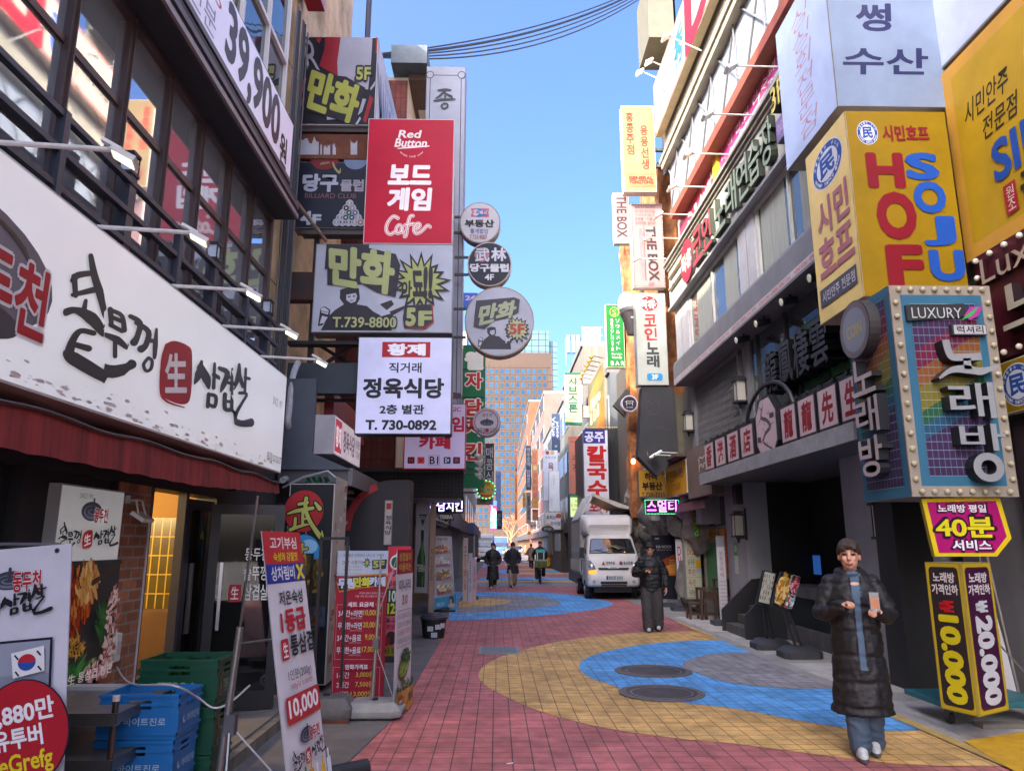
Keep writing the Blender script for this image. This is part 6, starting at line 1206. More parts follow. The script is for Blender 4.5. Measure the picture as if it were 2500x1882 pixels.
# raised black calligraphy on the second-floor glass
s = Sign(Fr((4.96, 0, 0), -90), -12.5, 4.2, -9.9, 5.0, ref=(0, 0, 260, 80), case=False, name='calligraphy_sign', label='four raised black calligraphy characters before the second floor glass', depth=.1)
for i, ch in enumerate('武林棲雲' if 0 else '龍鳳棲雲'): raised(s, ch, 5 + i * 64, 6, 62 + i * 64, 76, '#2c2c30', '#101013', d=.3, o=.02)
s.done()
for i, (y, z) in enumerate(((10.2, 5.5), (11.3, 5.5), (12.5, 5.5), (13.6, 5.5))): t_ = thing('track_spot', (4.7, y, z), f'small black spotlight under the grey overhang, {FG[i]} from the camera', 'spotlight', 'spotlights under the overhang'); b = MB(); b.tube([(4.75, y, 5.62), (4.75, y, 5.68)], .02, BLK); b.build('mount', t_); b = MB(); b.tube([(4.6, y, 5.55), (4.85, y, 5.6)], [.07, .055], BLK, n=10); b.build('lamp_head', t_); b = MB(); b.tube([(4.585, y, 5.547), (4.599, y, 5.55)], .06, M('#d8d8c8', .3), n=10); b.build('lens', t_)
# wall lanterns
def lantern(y, z, x, lab, k=1.):
 t_ = thing('wall_lantern', (x, y, z), lab, 'lantern', 'wall lanterns on the dark building'); b = MB()
 b.box((x - .02, y - .02, z - .3 * k), (x + .02, y + .02, z + .36 * k), BLK); b.box((x - .22 * k, y - .015, z + .26 * k), (x, y + .015, z + .29 * k), BLK); b.box((x - .22 * k, y - .015, z - .27 * k), (x, y + .015, z - .24 * k), BLK); b.build('bracket', t_)
 cx = x - .17 * k; b = MB(); b.box((cx - .09 * k, y - .09 * k, z - .2 * k), (cx + .09 * k, y + .09 * k, z + .2 * k), M('#a8a69c', .25)); b.build('lamp_glass', t_, smooth=False)
 b = MB(); b.box((cx - .13 * k, y - .13 * k, z + .2 * k), (cx + .13 * k, y + .13 * k, z + .24 * k), BLK); b.box((cx - .08 * k, y - .08 * k, z + .24 * k), (cx + .08 * k, y + .08 * k, z + .3 * k), BLK); b.box((cx - .12 * k, y - .12 * k, z - .24 * k), (cx + .12 * k, y + .12 * k, z - .2 * k), BLK); b.tube([(cx, y, z - .24 * k), (cx, y, z - .36 * k)], [.05 * k, .015], BLK, n=8)
 for dx in (-.1, .085):
  for dy in (-.1, .085): b.box((cx + dx * k, y + dy * k, z - .2 * k), (cx + (dx + .015) * k, y + (dy + .015) * k, z + .2 * k), BLK)
 b.build('cage', t_)
lantern(14.4, 4.72, 5.04, 'black cage lantern beside the lattice shutter, the nearer upper one'); lantern(18.3, 4.72, 5.0, 'black cage lantern at the far corner of the dark building'); lantern(15.55, 2.1, 5.2, 'black cage lantern on the grey pier beside the stairs'); lantern(9.75, 2.02, 5.25, 'black cage lantern below the music sign box, nearest the camera')
b = MB(); b.box((5.05, 15.62, 2.55), (5.2, 15.85, 2.95), BLK); tag(b.build('speaker_box'), 'small black loudspeaker above the lantern by the stairs', 'speaker')
s = Sign(Fr((5.19, 15.95, 0), -90), -.45, 1.1, -.2, 1.75, bg='#b4b8b4', depth=.004, edge='#a0a0a0', name='wall_poster', label='small green and white paper poster on the grey pier by the stairs', cat='poster', rim=0); s.r(0, 0, 100, 42, '#2a7a4a').r(15, 8, 80, 30, '#7ab07a').t('안내', 20, 52, 60, 62, '#7a7c78', .0).t('이용시간', 15, 70, 70, 78, '#8a8c88', .0).done()
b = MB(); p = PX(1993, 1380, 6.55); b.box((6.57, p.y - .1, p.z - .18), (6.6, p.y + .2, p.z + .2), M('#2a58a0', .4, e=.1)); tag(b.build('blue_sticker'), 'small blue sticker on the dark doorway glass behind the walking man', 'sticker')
s = Sign(Fr((6.55, 0, 0), -90), -11.8, 1.95, -11.25, 2.15, bg='#1c1d22', depth=.01, edge='#222226', name='door_sign', label='dim door plate reading THE BOX deep in the dark entrance', rim=0); s.t('THE BOX', 10, 20, 90, 80, '#6a6a70', .02).done()
# ---------------------------------------------------------------- tilted menu stands
def food(s, x0, y0, x1, y1, cols, n, a, sd): blob(s, (x0 + x1) / 2, (y0 + y1) / 2, (x1 - x0) * .42, (y1 - y0) * .42, cols, n, a, sd); s.up()
def menustand(base, top, lab, kind):
 t_ = thing('menu_stand', base, lab, 'menu board', 'tilted menu stands by the stairs'); bx, by = base[0], base[1]
 b = MB(); m_ = M('#34363c', .6, n=.2); w_, d_ = .3, .24
 o = lambda k, z: [(bx - w_ * k, by - d_ * k * .7, z), (bx - w_ * k * .75, by - d_ * k, z), (bx + w_ * k * .75, by - d_ * k, z), (bx + w_ * k, by - d_ * k * .7, z), (bx + w_ * k, by + d_ * k * .7, z), (bx + w_ * k * .75, by + d_ * k, z), (bx - w_ * k * .75, by + d_ * k, z), (bx - w_ * k, by + d_ * k * .7, z)]
 b.loft([o(1, 0), o(1, .1), o(.7, .17)], m_); b.build('base', t_, bevel=.01)
 tl, tr_, br_, bl_ = top; bl = V(bl_); u = V(br_) - bl; v = V(tl) - bl; fr = Fr(bl, u=u, v=v); W, Hh = u.length, v.length
 b = MB(); c_ = fr.P(W * .5, Hh * .3, -.04); b.tube([(bx - .05, by, .16), fr.P(W * .4, Hh * .2, -.03)], .022, BLK, n=8); b.tube([(bx + .05, by, .16), fr.P(W * .6, Hh * .2, -.03)], .022, BLK, n=8); b.build('pole', t_)
 s = Sign(fr, 0, 0, W, Hh, bg='#b0b4ac' if kind == 0 else '#20221c', depth=.05, edge='#1a1b1e', parent=t_, rim=.025)
 if kind == 0:
  rn = random.Random(9)
  for r_ in range(5):
   for k in range(5):
    if (r_ + k) % 4 != 3: s.e_(16 + k * 17, 16 + r_ * 16.5, 4.5, 6.2, rn.choice(['#8a6a3c', '#7a5a34', '#a0804a', '#6a5a3a']), n=10, rot=15); s.lay -= .9
  s.up(); s.frame(6, 40, 94, 41, .5, '#7a9a9c')
  for r_ in range(4): s.t('점심특선 9,000', 10, 24 + r_ * 16.5, 60, 27 + r_ * 16.5, '#4a4a4a', .0)
 else:
  food(s, 2, 3, 56, 97, ['#b88a3c', '#a06a2c', '#c8a860', '#8a5a2c', '#7a8a3c', '#d0b878'], 90, 7, 11); food(s, 62, 5, 98, 55, ['#8a2a3c', '#b04860', '#c890a0', '#6a1c2c'], 50, 5, 12); s.frame(57, 2, 99, 58, .8, '#d0ccc0'); s.lay += 1; s.frame(57, 60, 99, 97, .8, '#d0ccc0'); s.lay += 1; food(s, 58, 60, 80, 96, ['#4a7a3c', '#b0406a', '#d8d0c0', '#3a6a4a'], 24, 5, 13); food(s, 80, 62, 98, 96, ['#5a8aa8', '#d0d8dc', '#8a9aa0'], 16, 4, 14)
  s.vt('향라육슬', 48, 5, 56, 40, '#e0dcd0', .0).t('22,000', 5, 88, 22, 94, '#e0dcc8', .01)
 s.done()
menustand((4.62, 12.95, 0), [PY(1865, 1391, 12.9), PY(1900, 1394, 13.0), PY(1880, 1478, 12.75), PY(1848, 1471, 12.65)], 'pale tilted menu board with rows of small dishes, the farther stand', 0)
menustand((4.72, 12.0, 0), [PY(1908, 1394, 12.1), PY(1958, 1401, 12.2), PY(1932, 1489, 11.95), PY(1884, 1476, 11.85)], 'dark tilted menu board with big food photographs, the nearer stand', 1)
# ---------------------------------------------------------------- big boxes nearest the camera
def boxsign(y0, y1, x0, x1, z0, z1, name, lab, front, left, edge='#a8a8a8', bgF='#c0c0c0', bgL=None, refF=None, refL=None, rim=.02, e=0, grp=None):
 """projecting box: front face towards the camera at y0, left face towards the street at x0"""
 t_ = thing(name, ((x0 + x1) / 2, (y0 + y1) / 2, z0), lab, 'sign', grp); b = MB(); b.box((x0, y0, z0), (x1, y1, z1), M(edge, .45, n=.2)); b.build('casing', t_)
 s = Sign(Fr((0, y0 - .001, 0), 0), x0 + .004, z0 + .004, x1, z1, ref=refF or (0, 0, 100, 100), case=False, parent=t_, part='front_panel', e=e); s.r(*s.ref, bgF); front(s); s.done()
 s = Sign(Fr((x0 - .001, 0, 0), -90), -y1, z0 + .004, -y0 - .004, z1, ref=refL or (0, 0, 100, 100), case=False, parent=t_, part='street_panel', e=e); s.r(*s.ref, bgL or bgF); left(s); s.done(); return t_
def seal(s, cx, cy, rx, ry, bgc='#c0c4d0'):
 s.e_(cx, cy, rx, ry, '#ccd0da').e_(cx, cy, rx * .94, ry * .94, '#1f4a98').e_(cx, cy, rx * .68, ry * .68, '#ccd0da').t('民', cx - rx * .46, cy - ry * .46, cx + rx * .46, cy + ry * .46, '#1f4a98', .04)
 for txt, a0, a1 in (('SIMIN HOF', 200, 340), ('again since 1998', 160, 20)):
  n = len(txt)
  for i, ch in enumerate(txt):
   if ch == ' ': continue
   a = radians(a0 + (a1 - a0) * i / (n - 1)); x, y = cx + rx * .81 * cos(a), cy + ry * .81 * sin(a); w_, h_ = rx * .055, ry * .08
   s.t(ch, x - w_, y - h_, x + w_, y + h_, '#ccd0da', .01, rot=0); s.lay -= 1
  s.lay += 1
YB = '#8a6e0c'
def hofF(s):
 seal(s, 722, 1098, 105, 98); s.t('시민호프', 870, 1040, 1330, 1165, '#781222', .035)
 for ch, x0, x1, y0, y1 in (('H', 690, 1020, 1275, 1530), ('O', 735, 1090, 1590, 1930), ('F', 790, 1090, 2000, 2290)): s.t(ch, x0, y0, x1, y1, '#781222', .05)
 for ch, x0, x1, y0, y1 in (('S', 1080, 1360, 1270, 1468), ('O', 1112, 1400, 1500, 1730), ('J', 1180, 1430, 1770, 1985), ('U', 1190, 1490, 2035, 2250)): s.t(ch, x0, y0, x1, y1, '#1c4ca0', .05)
def hofL(s):
 seal(s, 52, 17, 38, 12.5); s.t('시민', 18, 34, 92, 54, '#a86a70', .035).t('호프', 14, 56, 94, 76, '#a86a70', .035).r(8, 82, 94, 92, '#4a4a58').t('시민안주 전문점', 14, 84, 90, 90, '#c8c8cc', .01)
boxsign(8.15, 9.32, 4.3, 5.55, 4.56, 6.97, 'beer_hall_sign', 'yellow box sign reading HOF and SOJU with a round blue emblem', hofF, hofL, edge='#b8a890', bgF=YB, bgL='#e4cc80', refF=(525, 920, 1520, 2370))  # light put into the colours: darker front, paler street side
def fishF(s):
 N = '#1f2450'; f = s.st
 k = lambda l: [(a, b) for a, b in l]
 s.t('썽', 690, 40, 930, 260, N, .03, sh=.08).t('수산', 565, 395, 1150, 605, N, .02, sh=.1)
def fishL(s): s.vt('싱싱회전문점', 34, 8, 66, 96, '#b08898', -.008, sh=.5)
_zb = PY(2170, 262, 8.3).z; _zt = PY(2170, 0, 8.3).z
boxsign(8.3, 9.95, 4.3, 5.75, _zb, _zb + (_zt - _zb) * 1.458, 'seafood_sign', 'tall pale blue box sign with navy brushed lettering above the yellow box', fishF, fishL, edge='#8f8a84', bgF='#76869f', bgL='#b4c6ea', refF=(500, -390, 1270, 850))  # front toned down, street side lighter: the fall of light is in the colours
# facade boards nearest the camera
s = signX(1, 5.68, 4.5, 8.3, 5.04, 7.6, ref=(0, 0, 315, 208), bg='#b09020', depth=.3, edge='#c0923c', name='beer_hall_board', label='large yellow board in an orange frame with blue lettering and emblem', rim=.0)
s.frame(0, 0, 315, 208, 14, '#c0923c'); s.lay += 2; s.t('시민안주', 28, 52, 92, 76, '#33301c', .01, sh=.2).t('전문점', 50, 82, 98, 104, '#33301c', .01, sh=.2); seal(s, 158, 66, 44, 44); s.t('SIMIN', 58, 114, 190, 152, '#1c4ca0', .03).r(66, 160, 82, 188, '#a02430').vt('원조', 69, 162, 79, 186, '#d0ccc0', .0).t('골뱅이', 88, 158, 165, 190, '#33301c', .04).done()
s = signX(1, 5.7, 3.7, 9.2, 7.68, 11.4, ref=(0, 0, 510, 304), bg='#b4c0d8', depth=.25, edge='#6c6a6c', name='seafood_board', label='pale blue facade board with dark brushed lettering at the upper right corner', rim=.03); s.t('숙성회', 120, 120, 420, 250, '#2a2a34', .0, sh=.2).done()
mr = '#4a1a24'
s = signX(1, 5.65, 4.4, 8.13, 3.74, 5.03, ref=(0, 0, 302, 106), bg=mr, depth=.2, edge='#3a1820', name='karaoke_board', label='maroon board with white bulbs and cream raised lettering at the right edge', rim=0)
raised(s, 'Luxury', 14, 8, 140, 40, '#a89a88', '#2a1016', d=.06, o=.0); raised(s, '노래방', 40, 42, 270, 92, '#a8a290', '#2a2024', d=.12, o=.05)
for k in range(15): s.mb.sph(s.fr.P(*s.xy(6 + k * 20, 5), .03), .035, M('#c8c4b8', .25), 10, 6); s.mb.sph(s.fr.P(*s.xy(6 + k * 20, 101), .03), .035, M('#c8c4b8', .25), 10, 6)
for k in range(4): s.mb.sph(s.fr.P(*s.xy(5, 22 + k * 19), .03), .035, M('#c8c4b8', .25), 10, 6)
s.done()
s = signX(1, 5.62, 7.25, 8.08, 3.12, 3.69, ref=(0, 0, 68, 46), bg=YB, depth=.12, edge='#c8c4b0', name='beer_hall_plate', label='small yellow plate with round blue emblem below the maroon board', rim=.012); seal(s, 34, 23, 21, 19); s.done()
# music box sign with bulbs
t_ = thing('karaoke_box_sign', (4.9, 8.1, 2.2), 'colourful karaoke box sign with bulb border and grey raised lettering', 'sign'); b = MB(); b.box((4.3, 7.62, 2.2), (5.42, 8.6, 4.5), M('#8a7a70', .6, n=.3, ns=6)); b.build('casing', t_)
def rainbow(s, R):
 s.r(*R, '#34647f'); x0, y0, x1, y1 = R; w_, h_ = x1 - x0, y1 - y0
 q = lambda fx, fy: (x0 + fx * w_, y0 + fy * h_)
 bands = [('#1c3a50', 1.0), ('#44284e', .86), ('#661c3a', .72), ('#7c4a20', .6), ('#6e6424', .5), ('#245034', .36), ('#244a68', .28), ('#3a264a', .2)]
 s.q([q(.1, .05), q(.9, .05), q(.9, .95), q(.1, .95)], '#3a3050')
 for c_, k in bands: s.q([q(.1, .95 - .9 * k), q(.9, max(.05, .75 - .9 * k)), q(.9, min(.95, 1.02 - .9 * k + .1)), q(.1, min(.95, 1.12 - .9 * k + .1))], c_); s.lay -= .5
 s.up()
 for k in range(13): s.r(x0 + w_ * (.1 + .8 * k / 12) - w_ * .0025, y0 + .05 * h_, x0 + w_ * (.1 + .8 * k / 12) + w_ * .0025, y0 + .95 * h_, '#5d7a88'); s.lay -= 1
 for k in range(22): s.r(x0 + .1 * w_, y0 + h_ * (.05 + .9 * k / 21) - h_ * .001, x0 + .9 * w_, y0 + h_ * (.05 + .9 * k / 21) + h_ * .001, '#8aa8b8'); s.lay -= 1
 s.lay += 1
s = Sign(Fr((0, 7.615, 0), 0), 4.3, 2.2, 5.42, 4.5, ref=(0, 0, 112, 230), case=False, parent=t_, part='front_panel'); s.r(0, 0, 112, 230, '#8f877c'); rainbow(s, (11, 11, 101, 219))
s.mb.prism([s.xy(*p) for p in ((14, 24), (78, 22), (82, 36), (14, 42))][::-1], s.fr, .01, .05, M('#1c1e24')); s.lay = 48; s.t('LUXURY', 19, 27, 74, 39, '#b0b4b8', -.005).q([(76, 36), (84, 26), (98, 25), (92, 36), (82, 41)], '#9a3a8a').st([(74, 40), (84, 34), (92, 26)], [1, 4, 1], '#3aa050')
s.mb.prism([s.xy(*p) for p in ((60, 46), (98, 46), (98, 58), (60, 58))][::-1], s.fr, .01, .07, M('#2a2a2e')); s.lay = 62; s.r(62, 47, 97, 57, '#a8aab0').t('럭셔리', 65, 48, 94, 56, '#2a2a30', .02)
GY = '#85898f'; SD = '#23262b'
raised(s, '래', 42, 112, 90, 150, GY, SD, d=.16, o=.05)
def rst(s, l, w_, d=.16):
 L, R = stroke_poly(l, w_ if hasattr(w_, '__len__') else [w_] * len(l)); P = [s.xy(*p) for p in L] + [s.xy(*p) for p in R[::-1]]; n = len(P)
 m = len(L); s.mb.add([s.fr.P(*s.xy(*p), d) for p in L + R], [(i, i + 1, m + i + 1, m + i) for i in range(m - 1)], s.c(GY)); v3 = [s.fr.P(a, b_, .01) for a, b_ in P] + [s.fr.P(a, b_, d) for a, b_ in P]; s.mb.add(v3, [(i, (i + 1) % n, n + (i + 1) % n, n + i) for i in range(n)], s.c(SD))
rst(s, [(46, 66), (47, 76), (50, 84), (58, 85), (82, 84)], [8, 8, 8, 8, 8]); rst(s, [(66, 86), (66, 98)], 8); rst(s, [(34, 108), (48, 99), (64, 98), (80, 100), (99, 94)], [2, 6, 9, 8, 2])
raised(s, '바', 48, 156, 96, 184, GY, SD, d=.16, o=.05)
n = 26; oc = [(74 + 16 * cos(2 * pi * i / n), 201 + 15 * sin(2 * pi * i / n)) for i in range(n)]; ic = [(74 + 8 * cos(2 * pi * i / n), 201 + 7.5 * sin(2 * pi * i / n)) for i in range(n)]
A = [s.fr.P(*s.xy(*p), .16) for p in oc]; B_ = [s.fr.P(*s.xy(*p), .16) for p in ic]; A0 = [s.fr.P(*s.xy(*p), .01) for p in oc]; B0 = [s.fr.P(*s.xy(*p), .01) for p in ic]; s.mb.loft([A, B_], s.c(GY), cap=False); s.mb.loft([A0, A], s.c(SD), cap=False); s.mb.loft([B_, B0], s.c(SD), cap=False); s.done()
b = MB(); BU = M('#a09a80', .25)
for k in range(8): b.sph(s.fr.P(*s.xy(10 + k * 13.2, 5), .02), .032, BU, 10, 6); b.sph(s.fr.P(*s.xy(10 + k * 13.2, 225), .02), .032, BU, 10, 6)
for k in range(13): b.sph(s.fr.P(*s.xy(5, 20 + k * 16), .02), .032, BU, 10, 6); b.sph(s.fr.P(*s.xy(107, 20 + k * 16), .02), .032, BU, 10, 6)
b.build('bulb_border', t_)
s = Sign(Fr((4.299, 0, 0), -90), -8.6, 2.2, -7.62, 4.5, ref=(0, 0, 98, 230), case=False, parent=t_, part='street_panel'); rainbow(s, (0, 0, 98, 230))
n = 30; o = [s.xy(42 + 36 * cos(2 * pi * i / n), 34 + 34 * sin(2 * pi * i / n)) for i in range(n)]; s.mb.prism(o[::-1], s.fr, .01, .14, M('#2c2a2c')); s.lay = 120; s.e_(42, 34, 35, 33, '#6a6268').e_(42, 34, 28, 26, '#7a8290').t('COIN', 24, 28, 60, 42, '#b0a038', .0)
for ch, y0, y1 in (('노', 70, 112), ('래', 116, 156), ('방', 160, 205)): raised(s, ch, 22, y0, 74, y1, '#a89ea0', SD, d=.13, o=.05)
s.done()
# hanging 40 minute sign
oc = [(0, 0), (100, 0), (108, 62), (92, 96), (0, 96)]
s = signY(7.7, 2257, 1213, 2451, 1358, ref=(1125, 1210, 1770, 1690), bg='#c8b01c', depth=.05, edge='#8a7a20', outline=[(1125, 1225), (1765, 1205), (1818, 1545), (1680, 1690), (1180, 1690)], name='offer_sign', label='magenta cut corner sign with yellow border and a big yellow 40 below the music box'); s.mb = MB(); s.face([s.xy(*p) for p in [(1125, 1225), (1765, 1205), (1818, 1545), (1680, 1690), (1180, 1690)]][::-1], '#c8b01c')
s.q([(1165, 1252), (1730, 1240), (1780, 1530), (1660, 1662), (1215, 1662)], '#9a1264').t('노래방 평일', 1250, 1272, 1640, 1335, '#d0ccd4', .03, ol=('#3a1030', 4, .06)).t('40분', 1215, 1375, 1680, 1535, '#c8c020', .03, ol=('#301028', 5, .05)).t('서비스', 1330, 1560, 1640, 1640, '#d0d4e0', .03, ol=('#3a1030', 4, .06)).done()
b = MB(); b.tube([(s.fr.o.x - .3, 7.72, 2.1), (s.fr.o.x - .3, 7.72, 2.22)], .012, BLK); b.tube([(s.fr.o.x + .2, 7.72, 2.1), (s.fr.o.x + .2, 7.72, 2.22)], .012, BLK); b.build('hook', s.root)
# price prism on a teal trolley
pr = thing('price_prism', (4.75, 7.9, .22), 'two sided prism price sign with yellow 10.000 and white 20.000 figures', 'price sign')
TLt = G(2250, 1365); a_, m_, c_ = G(2298, 1728, .22), G(2391, 1750, .22), G(2464, 1732, .22); hh = 1.33; bk_ = (a_ + c_) / 2 + V((.02, .18, 0))
b = MB(); ed = M('#7a6a58', .5, n=.3); b.loft([[a_ + V((.02, .03, 0)), m_ + V((0, .03, 0)), c_ + V((-.02, .03, 0)), bk_], [p + V((0, 0, hh)) for p in (a_ + V((.02, .03, 0)), m_ + V((0, .03, 0)), c_ + V((-.02, .03, 0)), bk_)]], ed); b.build('body', pr)
for p, q, bg, txt, col, won in ((a_, m_, '#2c2428', '10.000', '#c0b41c', '#b02028'), (m_, c_, '#3a1436', '20.000', '#b8bcc4', '#b8bcc4')):
 s = Sign(Fr(p, u=q - p), .0, 0, (q - p).length, hh, ref=(0, 0, 100, 320), bg='#b09a1c', depth=.02, edge='#8a7a30', parent=pr, part='price_panel', rim=.01)
 s.rr(9, 10, 91, 310, 10, bg).t('노래방', 20, 22, 80, 44, '#c8c4c8', .03).t('가격인하', 14, 48, 86, 70, '#c8c4c8', .03)
 s.t('₩', 0, 0, 0, 0, won, .05, quad=[(68, 84), (68, 108), (32, 108), (32, 84)]); s.t(txt, 0, 0, 0, 0, col, .06, quad=[(76, 118), (76, 300), (26, 300), (26, 118)]); s.done()
tt = thing('teal_trolley', (4.9, 7.85, 0), 'low teal flatbed trolley with a slanting teal handle under the prism sign', 'trolley'); TE = M('#1f5f68', .5, n=.3, ns=6); b = MB(); b.box((4.36, 7.58, .16), (5.45, 8.3, .215), TE); b.build('deck', tt, bevel=.008)
b = MB(); b.tube([(4.82, 7.56, .2), (4.62, 7.6, 1.4)], .021, TE, n=9); b.build('handle', tt)
for x in (4.45, 5.3): b = MB(); b.tube([(x - .02, 7.66, .06), (x + .02, 7.66, .06)], .06, BLK, n=14); b.box((x - .03, 7.63, .06), (x + .03, 7.69, .16), M('#4a4a4c', .5, m=.5)); b.build('caster', tt)
b = MB(); b.box((4.62, 7.42, .0), (5.05, 7.56, .05), M('#6a655e', .8, n=.3)); tag(b.build('timber_block'), 'flat timber block in front of the teal trolley', 'block')
wf = thing('white_feather_banner', (5.45, 8.3, 0), 'tall white feather banner leaning at the right edge behind the price sign', 'banner'); b = MB(); P = []
for i in range(9): t = i / 8; P.append([V((5.22 + .22 * t + .25 * (1 - t), 8.45, .1 + 2.1 * (1 - t))), V((5.36 + .36 * t + .12 * (1 - t) * t, 8.5, .1 + 2.1 * (1 - t)))])
b.loft(P, M('#b4b4ba', .7, n=.15), cap=False, close=False); b.build('cloth', wf); b = MB(); b.tube([(5.75, 8.5, .02), (5.5, 8.47, 2.2)], .014, AL, n=6); b.tube([(5.2, 8.2, .9), (5.8, 8.0, .05)], .01, AL, n=5); b.build('pole', wf)
s = signX(1, 5.72, 6.1, 8.0, .3, 3.08, bg='#3a2f34', depth=.04, edge='#26262a', name='window_banner', label='dim maroon glass panel with faint lettering at the right edge', gloss=.1); s.t('Luxury', 0, 0, 0, 0, '#6a5f62', .0, quad=[(30, 25), (30, 62), (8, 62), (8, 25)]).vt('노래방', 30, 60, 60, 98, '#7a7072', .03).done()
# ================================================================ RIGHT ROW BEYOND THE DARK BUILDING
RG = 'hanging signs on the right row'
s = signY(18.7, 1520, 259, 1599, 468, ref=(197, 865, 468, 1550), bg='#84704f', depth=.3, edge='#c8c0b0', name='hanging_sign', label='cream sunlit hanging sign with red lettering high at the dark building corner', group=RG)
for t_, x0, y0, y1, d in (('홍콩주점', 232, 915, 1265, 0), ('용용선생', 350, 1020, 1380, 0)): s.vt(t_, x0, y0, x0 + 62, y1, '#a03028', .03)
s.r(321, 980, 325, 1320, '#b08070')
for y in (1408, 1418, 1500, 1510): s.r(218, y, 466, y + 2.5, '#a85a48')
s.t('GENERAL', 240, 1432, 440, 1458, '#8a2c24', .04).t('YONGYONG', 240, 1464, 440, 1490, '#8a2c24', .04).done()
b = MB(); x0 = s.R[2] + s.fr.o.x; zz = (s.R[1] + s.R[3]) / 2
for dz in (-.5, 0, .5): b.box((x0, 18.75, zz + dz - .04), (4.7, 18.85, zz + dz + .04), M('#3a4048', .5))
for dx in (.25, .45): b.box((x0 + dx, 18.74, zz - .75), (x0 + dx + .05, 18.86, zz + .75), M('#3a4048', .5))
b.build('bracket', s.root)
PKB = '#907474'
s = signY(19.3, 1498, 471, 1536, 594, bg=PKB, depth=.2, edge='#c8b8b0', name='hanging_sign', label='narrow pink film strip sign reading THE BOX sideways, the smaller one', group=RG); s.t('THE BOX', 0, 0, 0, 0, '#3a2c30', .03, quad=[(1530, 478), (1530, 580), (1506, 580), (1506, 478)])
def film(s, x0, y0, x1, y1, n):
 for i in range(n):
  y = y0 + (y1 - y0) * i / n
  for x in (x0, x1 - 2.2): s.r(x, y, x + 2.2, y + (y1 - y0) / n * .5, '#7a6068'); s.lay -= 1
 for i in range(n // 2):
  x = x0 + (x1 - x0) * i * 2 / n
  for y in (y0, y1 - 2.2): s.r(x, y, x + (x1 - x0) / n, y + 2.2, '#7a6068'); s.lay -= 1
 s.lay += 1
film(s, 1499, 472, 1535, 593, 18); s.done()
s = signY(19.1, 1543, 498, 1620, 702, ref=(295, 180, 595, 925), bg=PKB, depth=.25, edge='#c8b8b0', name='hanging_sign', label='wide pink film strip sign with THE BOX sideways under five small lines', group=RG)
for i, l in enumerate(('영화·TV·Wii게임', '보드게임·레트로게임', 'TV다시보기', '단체룸 / 커플룸', '프리미엄 셀프바')): s.t(l, 332, 200 + i * 36, 526, 226 + i * 36, '#3a2c30', .0); s.r(332, 231 + i * 36, 528, 233 + i * 36, '#7a6068')
s.t('THE BOX', 0, 0, 0, 0, '#3a2c30', .03, quad=[(520, 390), (540, 865), (448, 865), (428, 390)]); s.r(410, 390, 416, 865, '#4a3a3e'); s.vt('프리미엄멀티룸카페더박스', 362, 400, 400, 860, '#b06a7a', .0).t('4F', 432, 880, 490, 915, '#b05068', .0); s.ref = (1543, 498, 1620, 702); film(s, 1544, 500, 1619, 701, 26); s.done()
s = signY(18.9, 1554, 716, 1628, 940, ref=(340, 975, 650, 1905), bg='#9a9e96', depth=.35, edge='#9a9c98', name='hanging_sign', label='pale green white hanging sign with red disc, lettering and a blue 3F tab', group=RG, e=.1)
s.e_(480, 1085, 92, 78, '#a82430').t('락휴', 395, 1045, 545, 1130, '#2a2020', .07).t('락휴', 395, 1045, 545, 1130, '#d0ccb8', .035)
for i in range(7): a = i * .9; s.e_(480 + 75 * cos(a), 1085 + 62 * sin(a), 7, 7, '#d0b0b0', n=6); s.lay -= .9
s.up().vt('코인', 425, 1185, 550, 1465, '#a02c30', .03).vt('노래', 440, 1475, 560, 1735, '#3a3c3e', .04).rr(432, 1790, 590, 1862, 24, '#2a78b8').t('3F', 480, 1802, 545, 1850, '#c8d0d8', .02).done()
mc = thing('microphone_sign', PY(1530, 825, 19.4), 'big cut out microphone sign beside the karaoke hanging sign', 'sign'); p0, p1 = PY(1530, 745, 19.4), PY(1542, 818, 19.4); r_ = 22 / 1800 * 21
b = MB(); b.sph((p0.x, p0.y, p0.z), (r_, .14, r_ * 1.5), M('#b4b4ba', .4, m=.3, b=.9, bs=60), 20, 12); b.build('mesh_head', mc)
b = MB(); b.tube([(p0.x + .02, p0.y, p0.z - .2), (p0.x + .12, p0.y, p0.z - .55), (p1.x, p1.y, p1.z)], [.22, .19, .12], M('#4a4444', .5), n=12); b.tube([(p0.x + .03, p0.y, p0.z - .1), (p0.x + .05, p0.y, p0.z - .2)], [r_ * 1.0, r_ * .95], M('#77777c', .4, m=.4), n=14); b.sph((p0.x + .1, p0.y - .19, p0.z - .42), .04, M('#b0b0b8', .3)); b.build('handle', mc)
s = signY(25, 1480, 744, 1524, 897, ref=(65, 1085, 240, 1650), bg='#1a6430', depth=.25, edge='#d8d0b8', name='hanging_sign', label='green hanging bar sign with white vertical lettering and a gold rose ring', group=RG)
s.ring(150, 1152, 46, 44, 5, '#a8944a', 24).t('S', 132, 1130, 168, 1180, '#a8944a', .0).vt('SEOULMATE', 112, 1210, 136, 1505, '#c0ccc0', .0, gap=.2).vt('ソウルメイト', 160, 1208, 198, 1505, '#c0ccc0', .0, gap=.3).t('Foreign', 115, 1520, 212, 1545, '#c0ccc0', .0).t('friendly', 115, 1550, 212, 1578, '#c0ccc0', .0).t('B A R', 104, 1595, 232, 1632, '#c8d2c8', .02).done()
dk = thing('black_board_panel', PY(1610, 1165, 19), 'black chalk marked panel tapering to a point under the karaoke hanging sign', 'panel')
